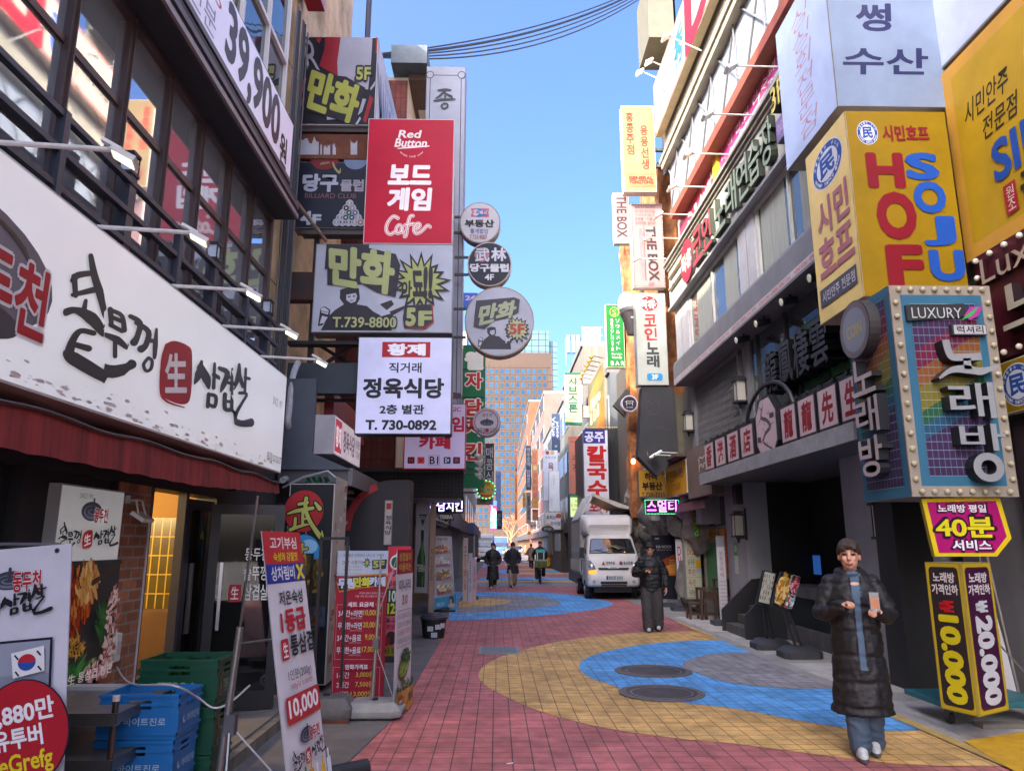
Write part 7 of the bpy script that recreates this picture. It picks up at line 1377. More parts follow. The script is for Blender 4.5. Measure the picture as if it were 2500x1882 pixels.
fr = Fr((0, 18.95, 0), 0); o = [fr.pix(x, y) for x, y in ((1568, 944), (1645, 944), (1656, 1108), (1606, 1163), (1558, 1114))]; b = MB(); b.prism(o[::-1], fr, -.4, 0, M('#2e2f34', .7, n=.35, ns=2)); b.prism([fr.pix(x, y) for x, y in ((1645, 960), (1670, 965), (1672, 1102), (1656, 1108))][::-1], fr, -.4, -.05, M('#5a5646', .7, n=.3)); b.build('board', dk)
s = Sign(fr, 0, 0, 1, 1, case=False, parent=dk, part='chalk_mark'); s.xy = lambda x, y: fr.pix(x, y); s.st([(1592, 990), (1584, 978), (1578, 992), (1590, 1012), (1606, 1006), (1608, 984), (1600, 978), (1592, 990)], .6, '#5a5c62').st([(1602, 1042), (1640, 1050)], .7, '#50525a').st([(1580, 1103), (1582, 1112)], 1.2, '#8a8c90'); s.done()
s = signY(24, 1517, 965, 1557, 1005, ref=(0, 0, 100, 100), round=True, bg='#33323a', depth=.25, edge='#c8c4d0', name='round_bar_sign', label='small round black bar sign with white house emblem and rim light', rim=.03); s.ring(50, 50, 46, 46, 3, '#b0a8c0', 30)
s.st([(25, 40), (35, 34), (50, 38), (65, 34), (75, 40)], 3, '#c8c8d0').st([(32, 40), (32, 62)], 3, '#c8c8d0').st([(68, 40), (68, 62)], 3, '#c8c8d0').st([(32, 52), (42, 46), (50, 52), (58, 46), (68, 52)], 2.5, '#c8c8d0').up().t('HA NOOK', 28, 70, 72, 78, '#b8b8c0', .01).done()
b = MB(); x1 = s.R[2]; c_ = s.fr.P(0, (s.R[1] + s.R[3]) / 2, -.1); b.box((c_.x + x1, c_.y - .02, c_.z - .02), (c_.x + x1 + .5, c_.y + .02, c_.z + .02), BLK); b.prism([(c_.x - .05, c_.z + .55), (c_.x + .1, c_.z + .5), (c_.x - .1, c_.z - .4), (c_.x - .5, c_.z)], Fr((0, 24.3, 0), 0), -.2, 0, M('#3a3a38', .7)); b.build('bracket', s.root)
# rock clad building
rk = thing('rock_bar_building', (6, 24, 0), 'rustic bar building with rough bark like columns and a grey rock cave front', 'building')
BARK = M('#a0673c', .85, n=.55, ns=2.5, b=1., bs=6, c2='#4a2c1a'); ROCK = M('#7f7d78', .9, n=.55, ns=1.6, b=.9, bs=7, c2='#3e3c3a')
b = MB(); b.box((5.4, 18.5, 3.0), (14, 30, 13.5), M('#6a6a62', .8)); b.box((6.4, 18.5, 0), (14, 30, 3.0), M('#0e0e10')); b.box((4.9, 24.0, 3.2), (5.4, 29.5, 8.5), M('#4a4640', .7)); b.build('wall', rk)
def lumpy(b, x0, x1, y0, y1, z0, z1, mat, amp=.16, n=5, m=30, sd=0):
 rings = []
 for j in range(m + 1):
  z = z0 + (z1 - z0) * j / m; R = []
  for i in range(4 * n):
   k, t = divmod(i, n); t /= n; x, y = [(x0 + (x1 - x0) * t, y0), (x1, y0 + (y1 - y0) * t), (x1 - (x1 - x0) * t, y1), (x0, y1 - (y1 - y0) * t)][k]
   q = V((x * 1.4, y * 1.4, z * .5 + sd)); d = amp * noise.noise(q * 1.6) + amp * .6 * noise.noise(q * 5)
   dx, dy = [(0, -1), (1, 0), (0, 1), (-1, 0)][k]; R.append((x + dx * d, y + dy * d, z))
  rings.append(R)
 b.loft(rings, mat)
for x0, x1, y0, y1, z0, z1, sd in ((4.55, 5.05, 25, 25.6, 2.6, 13.2, 1), (4.75, 5.3, 22, 22.5, 6.5, 13.5, 4), (4.65, 5.1, 19.6, 20.1, 5.5, 12.6, 7)): b = MB(); lumpy(b, x0, x1, y0, y1, z0, z1, BARK, .13, 6, 50, sd); b.build('bark_column', rk)
b = MB()
for i in range(60):
 y = 19.0 + random.random() * 8; z = 2.1 + random.random() * 1.5 if i % 3 else random.random() * 3; x = 5.0 + random.random() * .7
 if 20.2 < y < 21.4 and z < 2.4 or 22.6 < y < 23.6 and z < 2.2: continue
 r = .3 + .35 * random.random(); n0 = len(b.v); b.sph((x, y, z), (r * .8, r, r * (.9 + .6 * random.random())), ROCK, 14, 10)
 for k in range(n0, len(b.v)): p = b.v[k]; d = (p - V((x, y, z))); b.v[k] = p + d * (.55 * noise.noise(p * 2.3) + .25 * noise.noise(p * 6))
b.build('rock_front', rk)
for i, (x, y) in enumerate(((1546, 1126), (1567, 1122), (1598, 1126))): t_ = thing('bulb_lamp', PX(x, y, 4.6), f'small amber bulb lamp on the rustic bar wall, {("leftmost", "middle", "rightmost")[i]} of three', 'lamp', 'amber bulb lamps'); p = PX(x, y, 4.6); b = MB(); b.sph(p, (.07, .07, .09), M('#ffb050', e=4), 10, 8); b.build('bulb', t_); b = MB(); b.tube([p + V((0, 0, .08)), p + V((0, 0, .18)), p + V((.4, 0, .25))], .02, BLK, n=6); b.build('bracket', t_)
for i, (x, y) in enumerate(((1575, 1285), (1622, 1278))): t_ = thing('cave_lamp', PX(x, y, 5.0), f'cylindrical down lamp glowing in the rock cave front, {("left", "right")[i]} one', 'lamp', 'down lamps in the rock front'); p = PX(x, y, 5.0); b = MB(); b.tube([p + V((0, 0, .05)), p + V((0, 0, .32))], .09, M('#4a3424'), n=12); b.build('shade', t_); b = MB(); b.tube([p + V((0, 0, .03)), p + V((0, 0, .055))], .08, M('#ffc070', e=5), n=12); b.build('bulb', t_)
cw = thing('black_corrugated_building', (5, 33, 0), 'black corrugated metal front with a row of tiny bulbs along its top', 'building'); CG = M('#2e2f33', .45, n=.15); p0, p1 = PY(1428, 1046, 30), PY(1548, 1300, 30); b = MB()
for i in range(34): x = p0.x + (p1.x - p0.x) * i / 34; w_ = (p1.x - p0.x) / 34; b.box((x, 29.95, 0), (x + w_ * .55, 30, p0.z), CG)
b.box((p0.x, 30, 0), (8, 38, p0.z), CG); b.build('corrugated_wall', cw)
b = MB()
for i in range(24): b.sph((p0.x + (p1.x - p0.x) * i / 23, 29.95, p0.z + .05), .025, M('#c8b890', .3), 6, 4)
b.build('bulb_row', cw)
s = signY(29.3, 1426, 1050, 1486, 1270, ref=(960, 975, 1095, 1440), bg='#c0c4d0', depth=.3, edge='#8a8c94', name='hanging_sign', label='tall white noodle sign with red lettering, purple head and yellow foot', group=RG)
s.r(960, 975, 1080, 1045, '#34307c').t('공주', 968, 985, 1072, 1036, '#c8cce0', .03).vt('칼국수', 980, 1055, 1082, 1325, '#a81c1c', .045, gap=.1).t('포차', 985, 1342, 1090, 1400, '#a82028', .03).r(960, 1412, 1095, 1440, '#a0a030').t('가맹문의', 985, 1416, 1050, 1432, '#2a2a20', .0).done()
s = signY(29.4, 1432, 1238, 1462, 1300, bg='#b02c24', depth=.1, edge='#30b030', name='neon_sign', label='red and green glowing neon strip sign under the white noodle sign', e=.7); s.st([(1436, 1242), (1440, 1270), (1436, 1298)], 3, '#30d050').st([(1446, 1242), (1452, 1270), (1448, 1298)], 3, '#f0d0a0').done()
# plain row of buildings with their own windows
RW = [(30.2, 40, 4.75, 8.8, '#50565e', 'slate panelled building with dark windows beyond the black corrugated front'), (40, 52, 4.8, 12.6, '#5c5a54', 'weathered concrete building with rooftop frames on the right row'), (52, 75, 4.8, 11.8, '#6a7278', 'pale grey building with white hanging signs on the right row'), (75, 106, 4.9, 17, '#6e4e48', 'tall building with a salmon side panel far down the right row'), (108, 172, 4.8, 22.5, '#5c3a20', 'orange brick building with ribbon windows near the tower')]
for i, (y0, y1, x, h, c_, l) in enumerate(RW):
 t_ = thing('shop_building', (x + 3, (y0 + y1) / 2, 0), l, 'building'); b = MB(); b.box((x, y0, 0), (x + 9, y1, h), M(c_, .75, n=.3, ns=.7, st=.2 if i == 1 else 0.)); b.box((x - .1, y0, h), (x + 9, y1, h + .3), M('#5a5a5c', .7)); b.build('wall', t_)
 nb = (3, 3, 4, 4, 1)[i]; st_ = 3 if i < 4 else 3.4; z = 3.4
 while z < h - 1.4:
  for k in range(nb):
   ya = y0 + (y1 - y0) * (k + .12) / nb; yb = y0 + (y1 - y0) * (k + .88) / nb; b = MB(); b.box((x - .04, ya, z), (x + .05, yb, z + 1.5), M('#8a8a88', .5)); o = b.build('window', t_, smooth=False); b = MB(); b.box((x - .06, ya + .1, z + .1), (x - .041, yb - .1, z + 1.4), glass('#2c3a44', .05, 2.4)); b.build('pane', o, smooth=False)
  z += st_
 b = MB(); b.box((x - .6, y0 + .5, 2.4), (x, y1 - .5, 3.0), M(('#30343a', '#4a443c', '#6a6c70', '#44302c', '#33383c')[i], .6, n=.2)); b.build('canopy', t_)
rt = thing('roof_antenna', (4.9, 45, 12.9), 'three grey cellular antenna panels on a roof frame against the sky', 'antenna'); b = MB()
for x in (1387, 1400, 1411): p = PY(x, 842, 45); q = PY(x, 822, 45); b = MB(); b.box((p.x - .09, 44.9, p.z - .5), (p.x + .09, 45.05, q.z + .1), M('#77787c', .6)); b.build('panel', rt)
b = MB(); a0, a1 = PY(1381, 826, 45.1), PY(1423, 863, 45.1)
for z in (a0.z, a1.z): b.tube([(a0.x, 45.1, z), (a1.x, 45.1, z)], .03, M('#6a6c70'), n=5)
for x in (a0.x, a1.x, a1.x - .12): b.tube([(x, 45.1, 12.7), (x, 45.1, a0.z)], .03, M('#6a6c70'), n=5)
b.build('frame', rt)
b = MB()
for i in range(16): b.box((4.9 + i * .07, 41, 12.9), (4.92 + i * .07, 41.04, 14.0), M('#8a8c8c'))
for z in (13.0, 13.5, 14.0): b.box((4.9, 41, z), (6.1, 41.05, z + .03), M('#8a8c8c'))
tag(b.build('roof_railing'), 'rusty roof railing with clutter on the weathered concrete building', 'railing')
# signs along the right row
def hang(y, x0, y0, x1, y1, bg, lab, f, depth=.25, edge='#8a8c90', **k):
 s = signY(y, x0, y0, x1, y1, bg=bg, depth=depth, edge=edge, name='hanging_sign', label=lab, group=RG, **k); f(s); s.done(); return s
s = hang(36, 1379, 910, 1420, 1036, '#a8b880', 'pale green hanging sign with dark green lettering, sunlit at its lower right', lambda s: s.r(1379, 910, 1420, 916, '#1f5a48').r(1379, 1030, 1420, 1036, '#1f5a48').vt('샤브스톤', 1388, 920, 1410, 1008, '#1f4a40', .04).t('샤브샤브', 1386, 1011, 1416, 1018, '#2a4038', .0).t('&BBQ', 1392, 1020, 1410, 1026, '#2a4038', .0))
b = MB()
for py in (923, 1005): p = PY(1420, py, 36.1); b.box((p.x, 36.1, p.z - .3), (p.x + .8, 36.3, p.z + .3), M('#8a7e78', .7, n=.4))
b.build('bracket', s.root)
hang(34, 1389, 1064, 1424, 1206, '#a0685c', 'tall terracotta hanging sign with two brushed black syllables', lambda s: s.t('코리안', 1392, 1067, 1408, 1073, '#2a1c1c', .0).t('이자카야', 1392, 1075, 1414, 1082, '#2a1c1c', .0).vt('수작', 1398, 1105, 1418, 1158, '#1c1414', .0, gap=.05).r(1414, 1147, 1420, 1153, '#8a2c2c'))
hang(33.4, 1392, 1208, 1427, 1262, '#b4c888', 'pale green square sign offering all you can eat shabu', lambda s: s.r(1392, 1208, 1427, 1214, '#1f5a48').t('ALL', 1404, 1219, 1415, 1226, '#33402c', .0).t('u can eat', 1395, 1229, 1425, 1236, '#33402c', .0).t('Shabu &', 1397, 1240, 1422, 1247, '#33402c', .0).t('BBQ', 1404, 1250, 1417, 1257, '#33402c', .0), e=.15)
hang(45, 1346, 1009, 1368, 1104, '#2e3c58', 'navy hanging sign with pale sideways lettering', lambda s: s.t('Value', 0, 0, 0, 0, '#a8b0c0', .0, quad=[(1356, 1018), (1356, 1066), (1348, 1066), (1348, 1018)]).t('place', 0, 0, 0, 0, '#a8b0c0', .0, quad=[(1365, 1030), (1365, 1068), (1357, 1068), (1357, 1030)]).t('3F', 1354, 1087, 1360, 1092, '#a8b0c0', .0))
hang(44, 1326, 1099, 1362, 1222, '#a8b0c4', 'tall pale blue hanging sign with two round food pictures at its head', lambda s: s.e_(1337, 1105, 5, 5, '#8a3c38').e_(1349, 1105, 5, 5, '#9a8a50').t('광장시장', 1331, 1114, 1358, 1120, '#2a2c3a', .0).t('육', 1338, 1130, 1352, 1148, '#5a2430', .02).r(1329, 1222 - 1, 1340, 1222, '#a02c3c'))
hang(43, 1340, 1150, 1366, 1248, '#b4bcc8', 'plain pale hanging sign with faint sideways lettering in front of the tall blue one', lambda s: s.vt('photo', 1350, 1160, 1355, 1184, '#8a94a4', .0).vt('booth', 1344, 1216, 1349, 1240, '#8a94a4', .0))
hang(42, 1331, 1250, 1369, 1292, '#aeb0b8', 'wide grey square sign with brushed lettering and a red meat disc', lambda s: s.e_(1364, 1259, 7, 6, '#8a3c38').t('육회는', 1334, 1258, 1358, 1268, '#2a2a30', .02).t('전이랑', 1344, 1273, 1368, 1283, '#2a2a30', .02).e_(1338, 1284, 7, 7, '#a08850'))
hang(50, 1299, 1096, 1314, 1240, '#b88a48', 'tall tan hanging sign with pink lettering and a round dog face', lambda s: s.vt('냠고', 1301, 1100, 1311, 1132, '#b85078', .03).e_(1306, 1142, 5, 6, '#c8b898').vt('뮤직타운', 1301, 1153, 1312, 1218, '#b85078', .03).t('소주', 1302, 1224, 1311, 1229, '#6a4a50', .0))
hang(52, 1284, 1088, 1297, 1196, '#3a4658', 'dark blue hanging sign with white lettering left of the tan one', lambda s: s.vt('맥주오백', 1286, 1092, 1294, 1140, '#b0b8c4', .0).vt('던전포차', 1286, 1146, 1294, 1190, '#a8a8d8', .02))
hang(54, 1285, 1202, 1296, 1278, '#8a8a94', 'grey hanging sign with black lettering low on the right row', lambda s: s.vt('얼큰골목', 1287, 1210, 1294, 1272, '#2a2a30', .02))
hang(56, 1276, 1202, 1284, 1238, '#a8a850', 'small yellow green hanging sign with red lettering', lambda s: s.vt('부동산', 1277, 1205, 1283, 1234, '#a83030', .02))
hang(70, 1257, 1158, 1263, 1268, '#c86a28', 'narrow orange hanging sign by the orange brick building', lambda s: s.vt('노래방', 1258, 1200, 1262, 1240, '#e0c8a0', .0))
hang(72, 1257, 1090, 1263, 1150, '#8a4030', 'narrow brown hanging sign by the orange brick building', lambda s: s.vt('HUGUNA', 1258, 1094, 1262, 1144, '#c8a890', .0))
hang(58, 1300, 1243, 1314, 1270, '#6a5850', 'brown picture sign under the tan hanging sign', lambda s: s.r(1301, 1250, 1313, 1262, '#a06a50').t('한우', 1303, 1263, 1311, 1268, '#d0c0a8', .0))
s = signY(40, 1322, 1283, 1352, 1299, ref=(0, 0, 100, 100), round=True, bg='#2c3440', depth=.2, edge='#22262c', name='oval_sign', label='dark oval sign with pale script below the wide grey square sign'); s.t('전이랑', 20, 30, 80, 70, '#a8b0b8', .0).done()
s = signY(60, 1292, 1272, 1310, 1290, ref=(0, 0, 100, 100), round=True, bg='#c0b8b8', depth=.2, edge='#a8a0a0', name='crown_sign', label='small white crown shaped sign far down the right row'); s.t('밥도둑', 15, 45, 85, 75, '#6a3030', .03).done()
s = signY(60, 1287, 1297, 1296, 1305, ref=(0, 0, 100, 100), round=True, bg='#c8b020', depth=.1, edge='#8a8020', name='smiley_sign', label='tiny round yellow smiley sign on a pole far down the road'); s.e_(35, 40, 7, 8, '#3a3010').e_(65, 40, 7, 8, '#3a3010').done()
os_ = thing('orange_billboard', (4.6, 34, 4), 'glowing orange billboard with white script facing the street above the black front', 'billboard')
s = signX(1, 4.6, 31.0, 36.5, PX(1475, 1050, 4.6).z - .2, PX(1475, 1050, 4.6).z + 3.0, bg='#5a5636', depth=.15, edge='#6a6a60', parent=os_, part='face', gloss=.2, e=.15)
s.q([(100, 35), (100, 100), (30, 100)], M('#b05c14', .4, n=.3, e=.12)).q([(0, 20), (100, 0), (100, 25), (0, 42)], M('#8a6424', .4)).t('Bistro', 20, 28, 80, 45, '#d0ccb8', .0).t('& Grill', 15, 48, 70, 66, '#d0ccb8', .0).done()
for i in range(7): t_ = thing('brass_lamp', (4.2, 31.3 + i * .85, 8.5), f'small brass arm lamp over the orange billboard, {FG[i]} from the camera', 'lamp', 'brass lamps over the orange billboard'); z = PX(1475, 1050, 4.6).z + 3.2; b = MB(); b.tube([(4.65, 31.3 + i * .85, z), (4.2, 31.3 + i * .85, z + .1)], .02, BLK, n=5); b.build('arm', t_); b = MB(); b.tube([(4.2, 31.3 + i * .85, z + .1), (4.08, 31.3 + i * .85, z)], [.05, .1], M('#b88a3c', .3, m=.6), n=8); b.build('shade', t_)
# ---------------------------------------------------------------- shop fronts between the dark building and the rock bar
z0, z1 = PX(1695, 1215, 4.65).z, PX(1690, 1095, 4.65).z
s = signX(1, 4.65, 15.95, 17.95, z0, z1, bg='#6d6058', depth=.25, edge='#5a504a', name='bar_fascia', label='brown grey fascia with a white house emblem next to the entrance canopy'); s.st([(52, 30), (60, 24), (70, 28), (80, 24), (88, 30)], 2, '#d0ccc8').st([(56, 30), (54, 52)], 2, '#d0ccc8').st([(84, 30), (86, 52)], 2, '#d0ccc8').st([(56, 44), (64, 38), (70, 46), (76, 38), (84, 44)], 2, '#d0ccc8').up().t('HA NOOK', 50, 60, 92, 66, '#8a7e78', .0).done()
z0, z1 = PX(1660, 1202, 4.65).z, PX(1660, 1130, 4.65).z
s = signX(1, 4.65, 18.05, 20.3, z0 - .05, z1 + .05, ref=(0, 0, 225, 72), bg='#c08c1c', depth=.3, edge='#b8b4a8', name='office_fascia', label='yellow estate office fascia with black lettering under four white lamps'); s.t('하나 공인중개사 사무소', 8, 14, 195, 40, '#33281c', .01).t('T. 720-3335', 80, 46, 160, 60, '#33281c', .0).done()
for i in range(4): arm((4.5, 18.2 + i * .55, z1 + .2), (-1, 0, .05), .45, f'small white arm lamp over the yellow office fascia, {FG[i]} from the camera', 'arm lamps over the yellow fascia')
b = MB(); b.box((4.4, 18.0, z1 + .1), (5.2, 20.5, z1 + .18), M('#4a3c34', .7)); b.build('gutter', s.root)
s = signY(20.4, 1559, 1148, 1624, 1213, ref=(360, 1100, 608, 1338), bg='#c09434', depth=.18, edge='#5a5448', name='office_sign', label='square yellow estate office sign with black lettering and phone number'); s.t('하나', 420, 1122, 540, 1185, '#2a2420', .05).t('부동산', 395, 1208, 578, 1275, '#2a2420', .05).t('T.720-3335', 384, 1298, 602, 1332, '#3a2c50', .02).done()
s = signY(19.7, 1573, 1219, 1659, 1256, ref=(1145, 475, 1510, 620), bg='#1a1c20', depth=.12, edge='#17181c', name='led_sign', label='dark LED board with pink dot lettering and a green dot rim')
led(s, '스멀티', 1172, 484, 1478, 596, LM, 54, 18, .08)
for i in range(24): x = 1156 + i * 14.8; s.e_(x, 481, 3, 3, LG, n=6); s.lay -= 1; s.e_(x, 612, 3, 3, LG, n=6); s.lay -= 1
for i in range(8): y = 492 + i * 15; s.e_(1154, y, 3, 3, LG, n=6); s.lay -= 1; s.e_(1502, y, 3, 3, LG, n=6); s.lay -= 1
s.done()
of = thing('estate_office_front', (5.5, 18.2, 0), 'small estate office front with green lower panel and yellow window band', 'shopfront'); b = MB(); FRM = M('#77706a', .5, n=.2)
b.box((5.5, 16.96, 0), (6.4, 20, 3.2), M('#2a2a2a')); b.box((5.34, 16.96, 0), (5.5, 20, .35), M('#6a6662', .8, n=.3)); b.box((5.34, 16.96, .35), (5.5, 20, .55), M('#5a4030', .7, n=.3))
for y in (16.96, 18.2, 19.4): b.box((5.36, y, .55), (5.5, y + .08, 3.0), FRM)
for z in (1.75, 2.1, 2.85): b.box((5.36, 16.96, z), (5.5, 19.48, z + .06), FRM)
b.build('frame', of); b = MB(); b.box((5.42, 17.04, .55), (5.46, 19.4, 1.75), M('#14703c', .35, n=.1)); b.build('green_panel', of); b = MB(); b.box((5.42, 17.04, 2.16), (5.46, 19.4, 2.85), glass('#3a4248', .03, 2)); b.build('window', of)
s = signX(1, 5.41, 17.04, 19.4, 1.82, 2.09, bg='#b08a1c', depth=.01, edge='#8a6a20', parent=of, part='window_band', rim=0); s.t('하나부동산 720-3335', 4, 20, 56, 80, '#33241c', .02).t('부동산', 68, 14, 94, 86, '#33241c', .03).done()
b = MB(); A = [(5.35, 16.9 + .1 * i, 3.05) for i in range(28)]; B = [(4.75, 16.9 + .1 * i, 2.72 + .02 * (i % 2)) for i in range(28)]; C_ = [(4.74, 16.9 + .1 * i, 2.5 + .05 * (i % 2)) for i in range(28)]; b.loft([A, B, C_], M('#6a4a44', .8, n=.3, st=.4), cap=False, close=False); b.build('striped_awning', of)
def vban(x0, y0, x1, y1, y, bg, lab, f, base=True, name='standing_banner', **k):
 s = signY(y, x0, y0, x1, y1, bg=bg, depth=.012, edge='#8a8a90', name=name, label=lab, cat='banner', rim=0, **k); f(s); s.done()
 if base:
  b = MB(); cx = s.fr.o.x; z = s.R[1]; b.box((cx - .25, y - .18, 0), (cx + .25, y + .25, .1), M('#3a4044', .6)); b.tube([(cx + .1, y + .05, .1), (cx + .05, y + .03, z + .9)], .015, AL, n=6); b.build('stand', s.root)
 return s
def hanook(s):
 s.r(1592, 1400, 1650, 1405, '#c07030').q([(1610, 1370), (1650, 1352), (1650, 1400), (1605, 1400)], '#8a4020').q([(1620, 1384), (1650, 1374), (1650, 1400), (1615, 1400)], '#d09040').t('HA NOOK', 1604, 1331, 1642, 1338, '#c8c8d0', .0).t('WHERE HANOK MEETS BAR', 1604, 1341, 1642, 1344, '#a0a0b0', .0).t('PPF', 1602, 1313, 1612, 1317, '#c8c8d0', .0)
 for i in range(6):
  for j in range(6): s.r(1634 + i * 2.6, 1366 + j * 5, 1635.6 + i * 2.6, 1369 + j * 5, '#d0a050'); s.lay -= 1
 s.lay += 1
vban(1592, 1306, 1650, 1462, 21.5, '#20222e', 'dark navy bar banner with a glowing amber skyline behind the phone reading man', hanook)
vban(1652, 1316, 1668, 1462, 20.2, '#b8b6bc', 'narrow white banner with red DVD letters', lambda s: s.t('5,000 used DVD', 1653, 1318, 1667, 1322, '#a03038', .0).vt('DVD', 1656, 1332, 1664, 1410, '#a02830', .02).t('1편-3', 1655, 1424, 1666, 1430, '#3a3038', .0).t('2편-5', 1655, 1434, 1666, 1440, '#3a3038', .0).r(1652, 1448, 1668, 1456, '#2a7a5a'))
b = MB(); b.loft([[PY(1668, 1318, 20.3), PY(1670, 1318, 20.4)], [PY(1672, 1400, 20.3), PY(1682, 1400, 20.4)], [PY(1676, 1450, 20.2), PY(1700, 1462, 20.3)]], M('#b0aeb2', .7, n=.15), cap=False, close=False); tag(b.build('banner_cloth'), 'slanting back sheet of the DVD banner', 'banner')
s = signY(19.6, 1674, 1311, 1712, 1462, ref=(305, 870, 470, 1410), bg='#a8a892', depth=.25, edge='#8a8a80', name='stacked_lightbox', label='cream stacked lightbox with six rows of lettering beside the green panel')
for i, (l, c_) in enumerate((('하나부동산', '#a03038'), ('DVD', '#a02830'), ('당구장', '#33332c'), ('주-인', '#8a3038'), ('국-인', '#8a3038'), ('하나부동산', '#4a4a40'))): s.t(l, 330, 885 + i * 88, 402, 940 + i * 88, c_, .01).r(307, 955 + i * 88, 468, 958 + i * 88, '#7a7a6c')
s.r(405, 985, 440, 1030, '#a08820').r(412, 1070, 465, 1140, '#b08a10').r(412, 1145, 465, 1180, '#8a98b0').done()
vban(1693, 1242, 1706, 1312, 18.9, '#1f6a3c', 'narrow green vertical strip with yellow lettering on the office corner', lambda s: s.vt('HOTSOJU', 1695, 1250, 1704, 1308, '#b0b030', .02), base=False, name='strip_sign')
vban(1771, 1290, 1783, 1404, 17.2, '#b0502c', 'orange vertical banner hanging beside the grey pier', lambda s: s.vt('하나부동산', 1773, 1300, 1781, 1398, '#5a1c14', .02), base=False)
def listb(s):
 s.r(1753, 1308, 1773, 1335, '#8a8c94').vt('부동산매매', 1759, 1345, 1767, 1410, '#8a6068', .0)
 for i in range(10): s.t('1. 매매 전세', 1755, 1418 + i * 9, 1772, 1423 + i * 9, ('#a03038', '#3a4a8a', '#a03038')[i % 3], .0)
vban(1753, 1308, 1773, 1512, 16.6, '#bdbcc2', 'tall narrow white list banner standing in front of the stairs', listb)
b = MB(); p = PY(1795, 1400, 16.7)
for dx, dy in ((-.14, 0), (.14, .05), (.0, -.15)): b.tube([(p.x + dx * 1.6, 16.7 + dy * 2, .01), (p.x, 16.7, 1.2)], .012, AL, n=6)
tag(b.build('tripod_stand'), 'thin silver tripod stand between the list banner and the grey pier', 'stand')
s = signY(17.0, 1782, 1206, 1808, 1272, bg='#a8b8c0', depth=.1, edge='#a82c34', name='red_framed_sign', label='pale sign in a red frame with a red letter R beside the grey pier', rim=.03, e=.15); s.t('R', 1786, 1210, 1806, 1252, '#a02028', .08).t('빌리지', 1787, 1260, 1800, 1264, '#4a4a54', .0).done()
s = signY(17.0, 1783, 1278, 1810, 1334, bg='#8a8684', depth=.06, edge='#5a5654', name='notice_board', label='grey notice board with a black THE head and yellow note by the pier'); s.r(1783, 1278, 1810, 1291, '#1c1c1e').t('THE', 1787, 1281, 1800, 1288, '#b8b4b0', .02).t('FREE', 1792, 1307, 1806, 1313, '#2a2a2a', .01).r(1785, 1317, 1804, 1331, '#b8a030').t('2만원', 1790, 1318, 1803, 1324, '#3a3420', .0).done()
vban(1784, 1336, 1812, 1452, 17.02, '#1e1c22', 'dark bar banner with a maroon lower half by the grey pier', lambda s: s.r(1784, 1388, 1812, 1452, '#4a1420').t('HA NOOK', 1792, 1400, 1811, 1408, '#b8b0b4', .0).t('Cocktail Whisky', 1796, 1345, 1811, 1352, '#8a868c', .0).t('Cheese', 1796, 1362, 1811, 1368, '#8a868c', .0), base=False)
WD = M('#4a3428', .7, n=.35, ns=5)
def stool(x, y, w_, d, h, lab, name='wooden_stool', cat='stool'):
 t_ = thing(name, (x, y, 0), lab, cat); b = MB(); b.box((x - w_, y - d, h - .04), (x + w_, y + d, h), WD); b.build('seat' if cat == 'stool' else 'table_top', t_)
 for dx in (-1, 1):
  for dy in (-1, 1): b = MB(); b.box((x + dx * (w_ - .03) - .025, y + dy * (d - .03) - .025, 0), (x + dx * (w_ - .03) + .025, y + dy * (d - .03) + .025, h - .04), WD); b.build('leg', t_)
 b = MB(); b.box((x - w_ + .05, y - d + .02, .1), (x + w_ - .05, y - d + .05, .14), WD); b.box((x - w_ + .05, y + d - .05, .1), (x + w_ - .05, y + d - .02, .14), WD); b.build('stretcher', t_)
stool(4.72, 18.0, .22, .18, .38, 'low brown wooden stool at the edge of the concrete apron'); stool(4.98, 17.9, .24, .2, .72, 'taller brown wooden stand between the low stool and the office', 'wooden_stand', 'stand'); stool(5.2, 17.3, .2, .25, .95, 'narrow brown wooden side table under the green panel', 'side_table', 'table')
# photo booth stand, yellow board, store front far right
s = signY(54, 1354, 1333, 1373, 1383, bg='#b8bcc4', depth=.2, edge='#6a6c70', name='booth_stand', label='white standing sign with black vertical lettering beside the delivery truck'); s.vt('포토부스', 1360, 1344, 1368, 1378, '#2a2a30', .02).t('셀프', 1359, 1336, 1369, 1341, '#a03038', .0).done(); b = MB(); p = s.fr.o; b.box((p.x - .35, 54 - .2, 0), (p.x + .35, 54.3, .12), M('#2a2c30')); b.build('base', s.root)
s = signY(56, 1334, 1352, 1349, 1381, bg='#b89020', depth=.08, edge='#6a5a20', name='yellow_board', label='small yellow standing board behind the cyclist'); s.e_(1341, 1358, 4, 4, '#a04028').t('주차', 1337, 1368, 1346, 1373, '#33281c', .0).done(); b = MB(); p = s.fr.o; b.box((p.x - .25, 56, 0), (p.x + .25, 56.2, .1), BLK); b.build('base', s.root)
sf2 = thing('kiosk_front', (4.6, 50, 0), 'cluttered kiosk front with dark shelves and pale panels by the truck', 'kiosk'); b = MB(); b.box((4.0, 47, 0), (4.8, 58, 2.9), M('#3a3430', .7, n=.3)); b.box((3.9, 46.9, 2.6), (4.9, 58, 3.0), M('#5a4a3a', .7)); b.build('frame', sf2); b = MB(); b.box((3.95, 47, 1.3), (4.0, 51, 2.4), M('#8a9098', .5, n=.3, ns=9)); b.box((3.9, 53, 1.0), (4.0, 57, 2.5), M('#6a6048', .6, n=.4, ns=9)); b.build('panel', sf2)
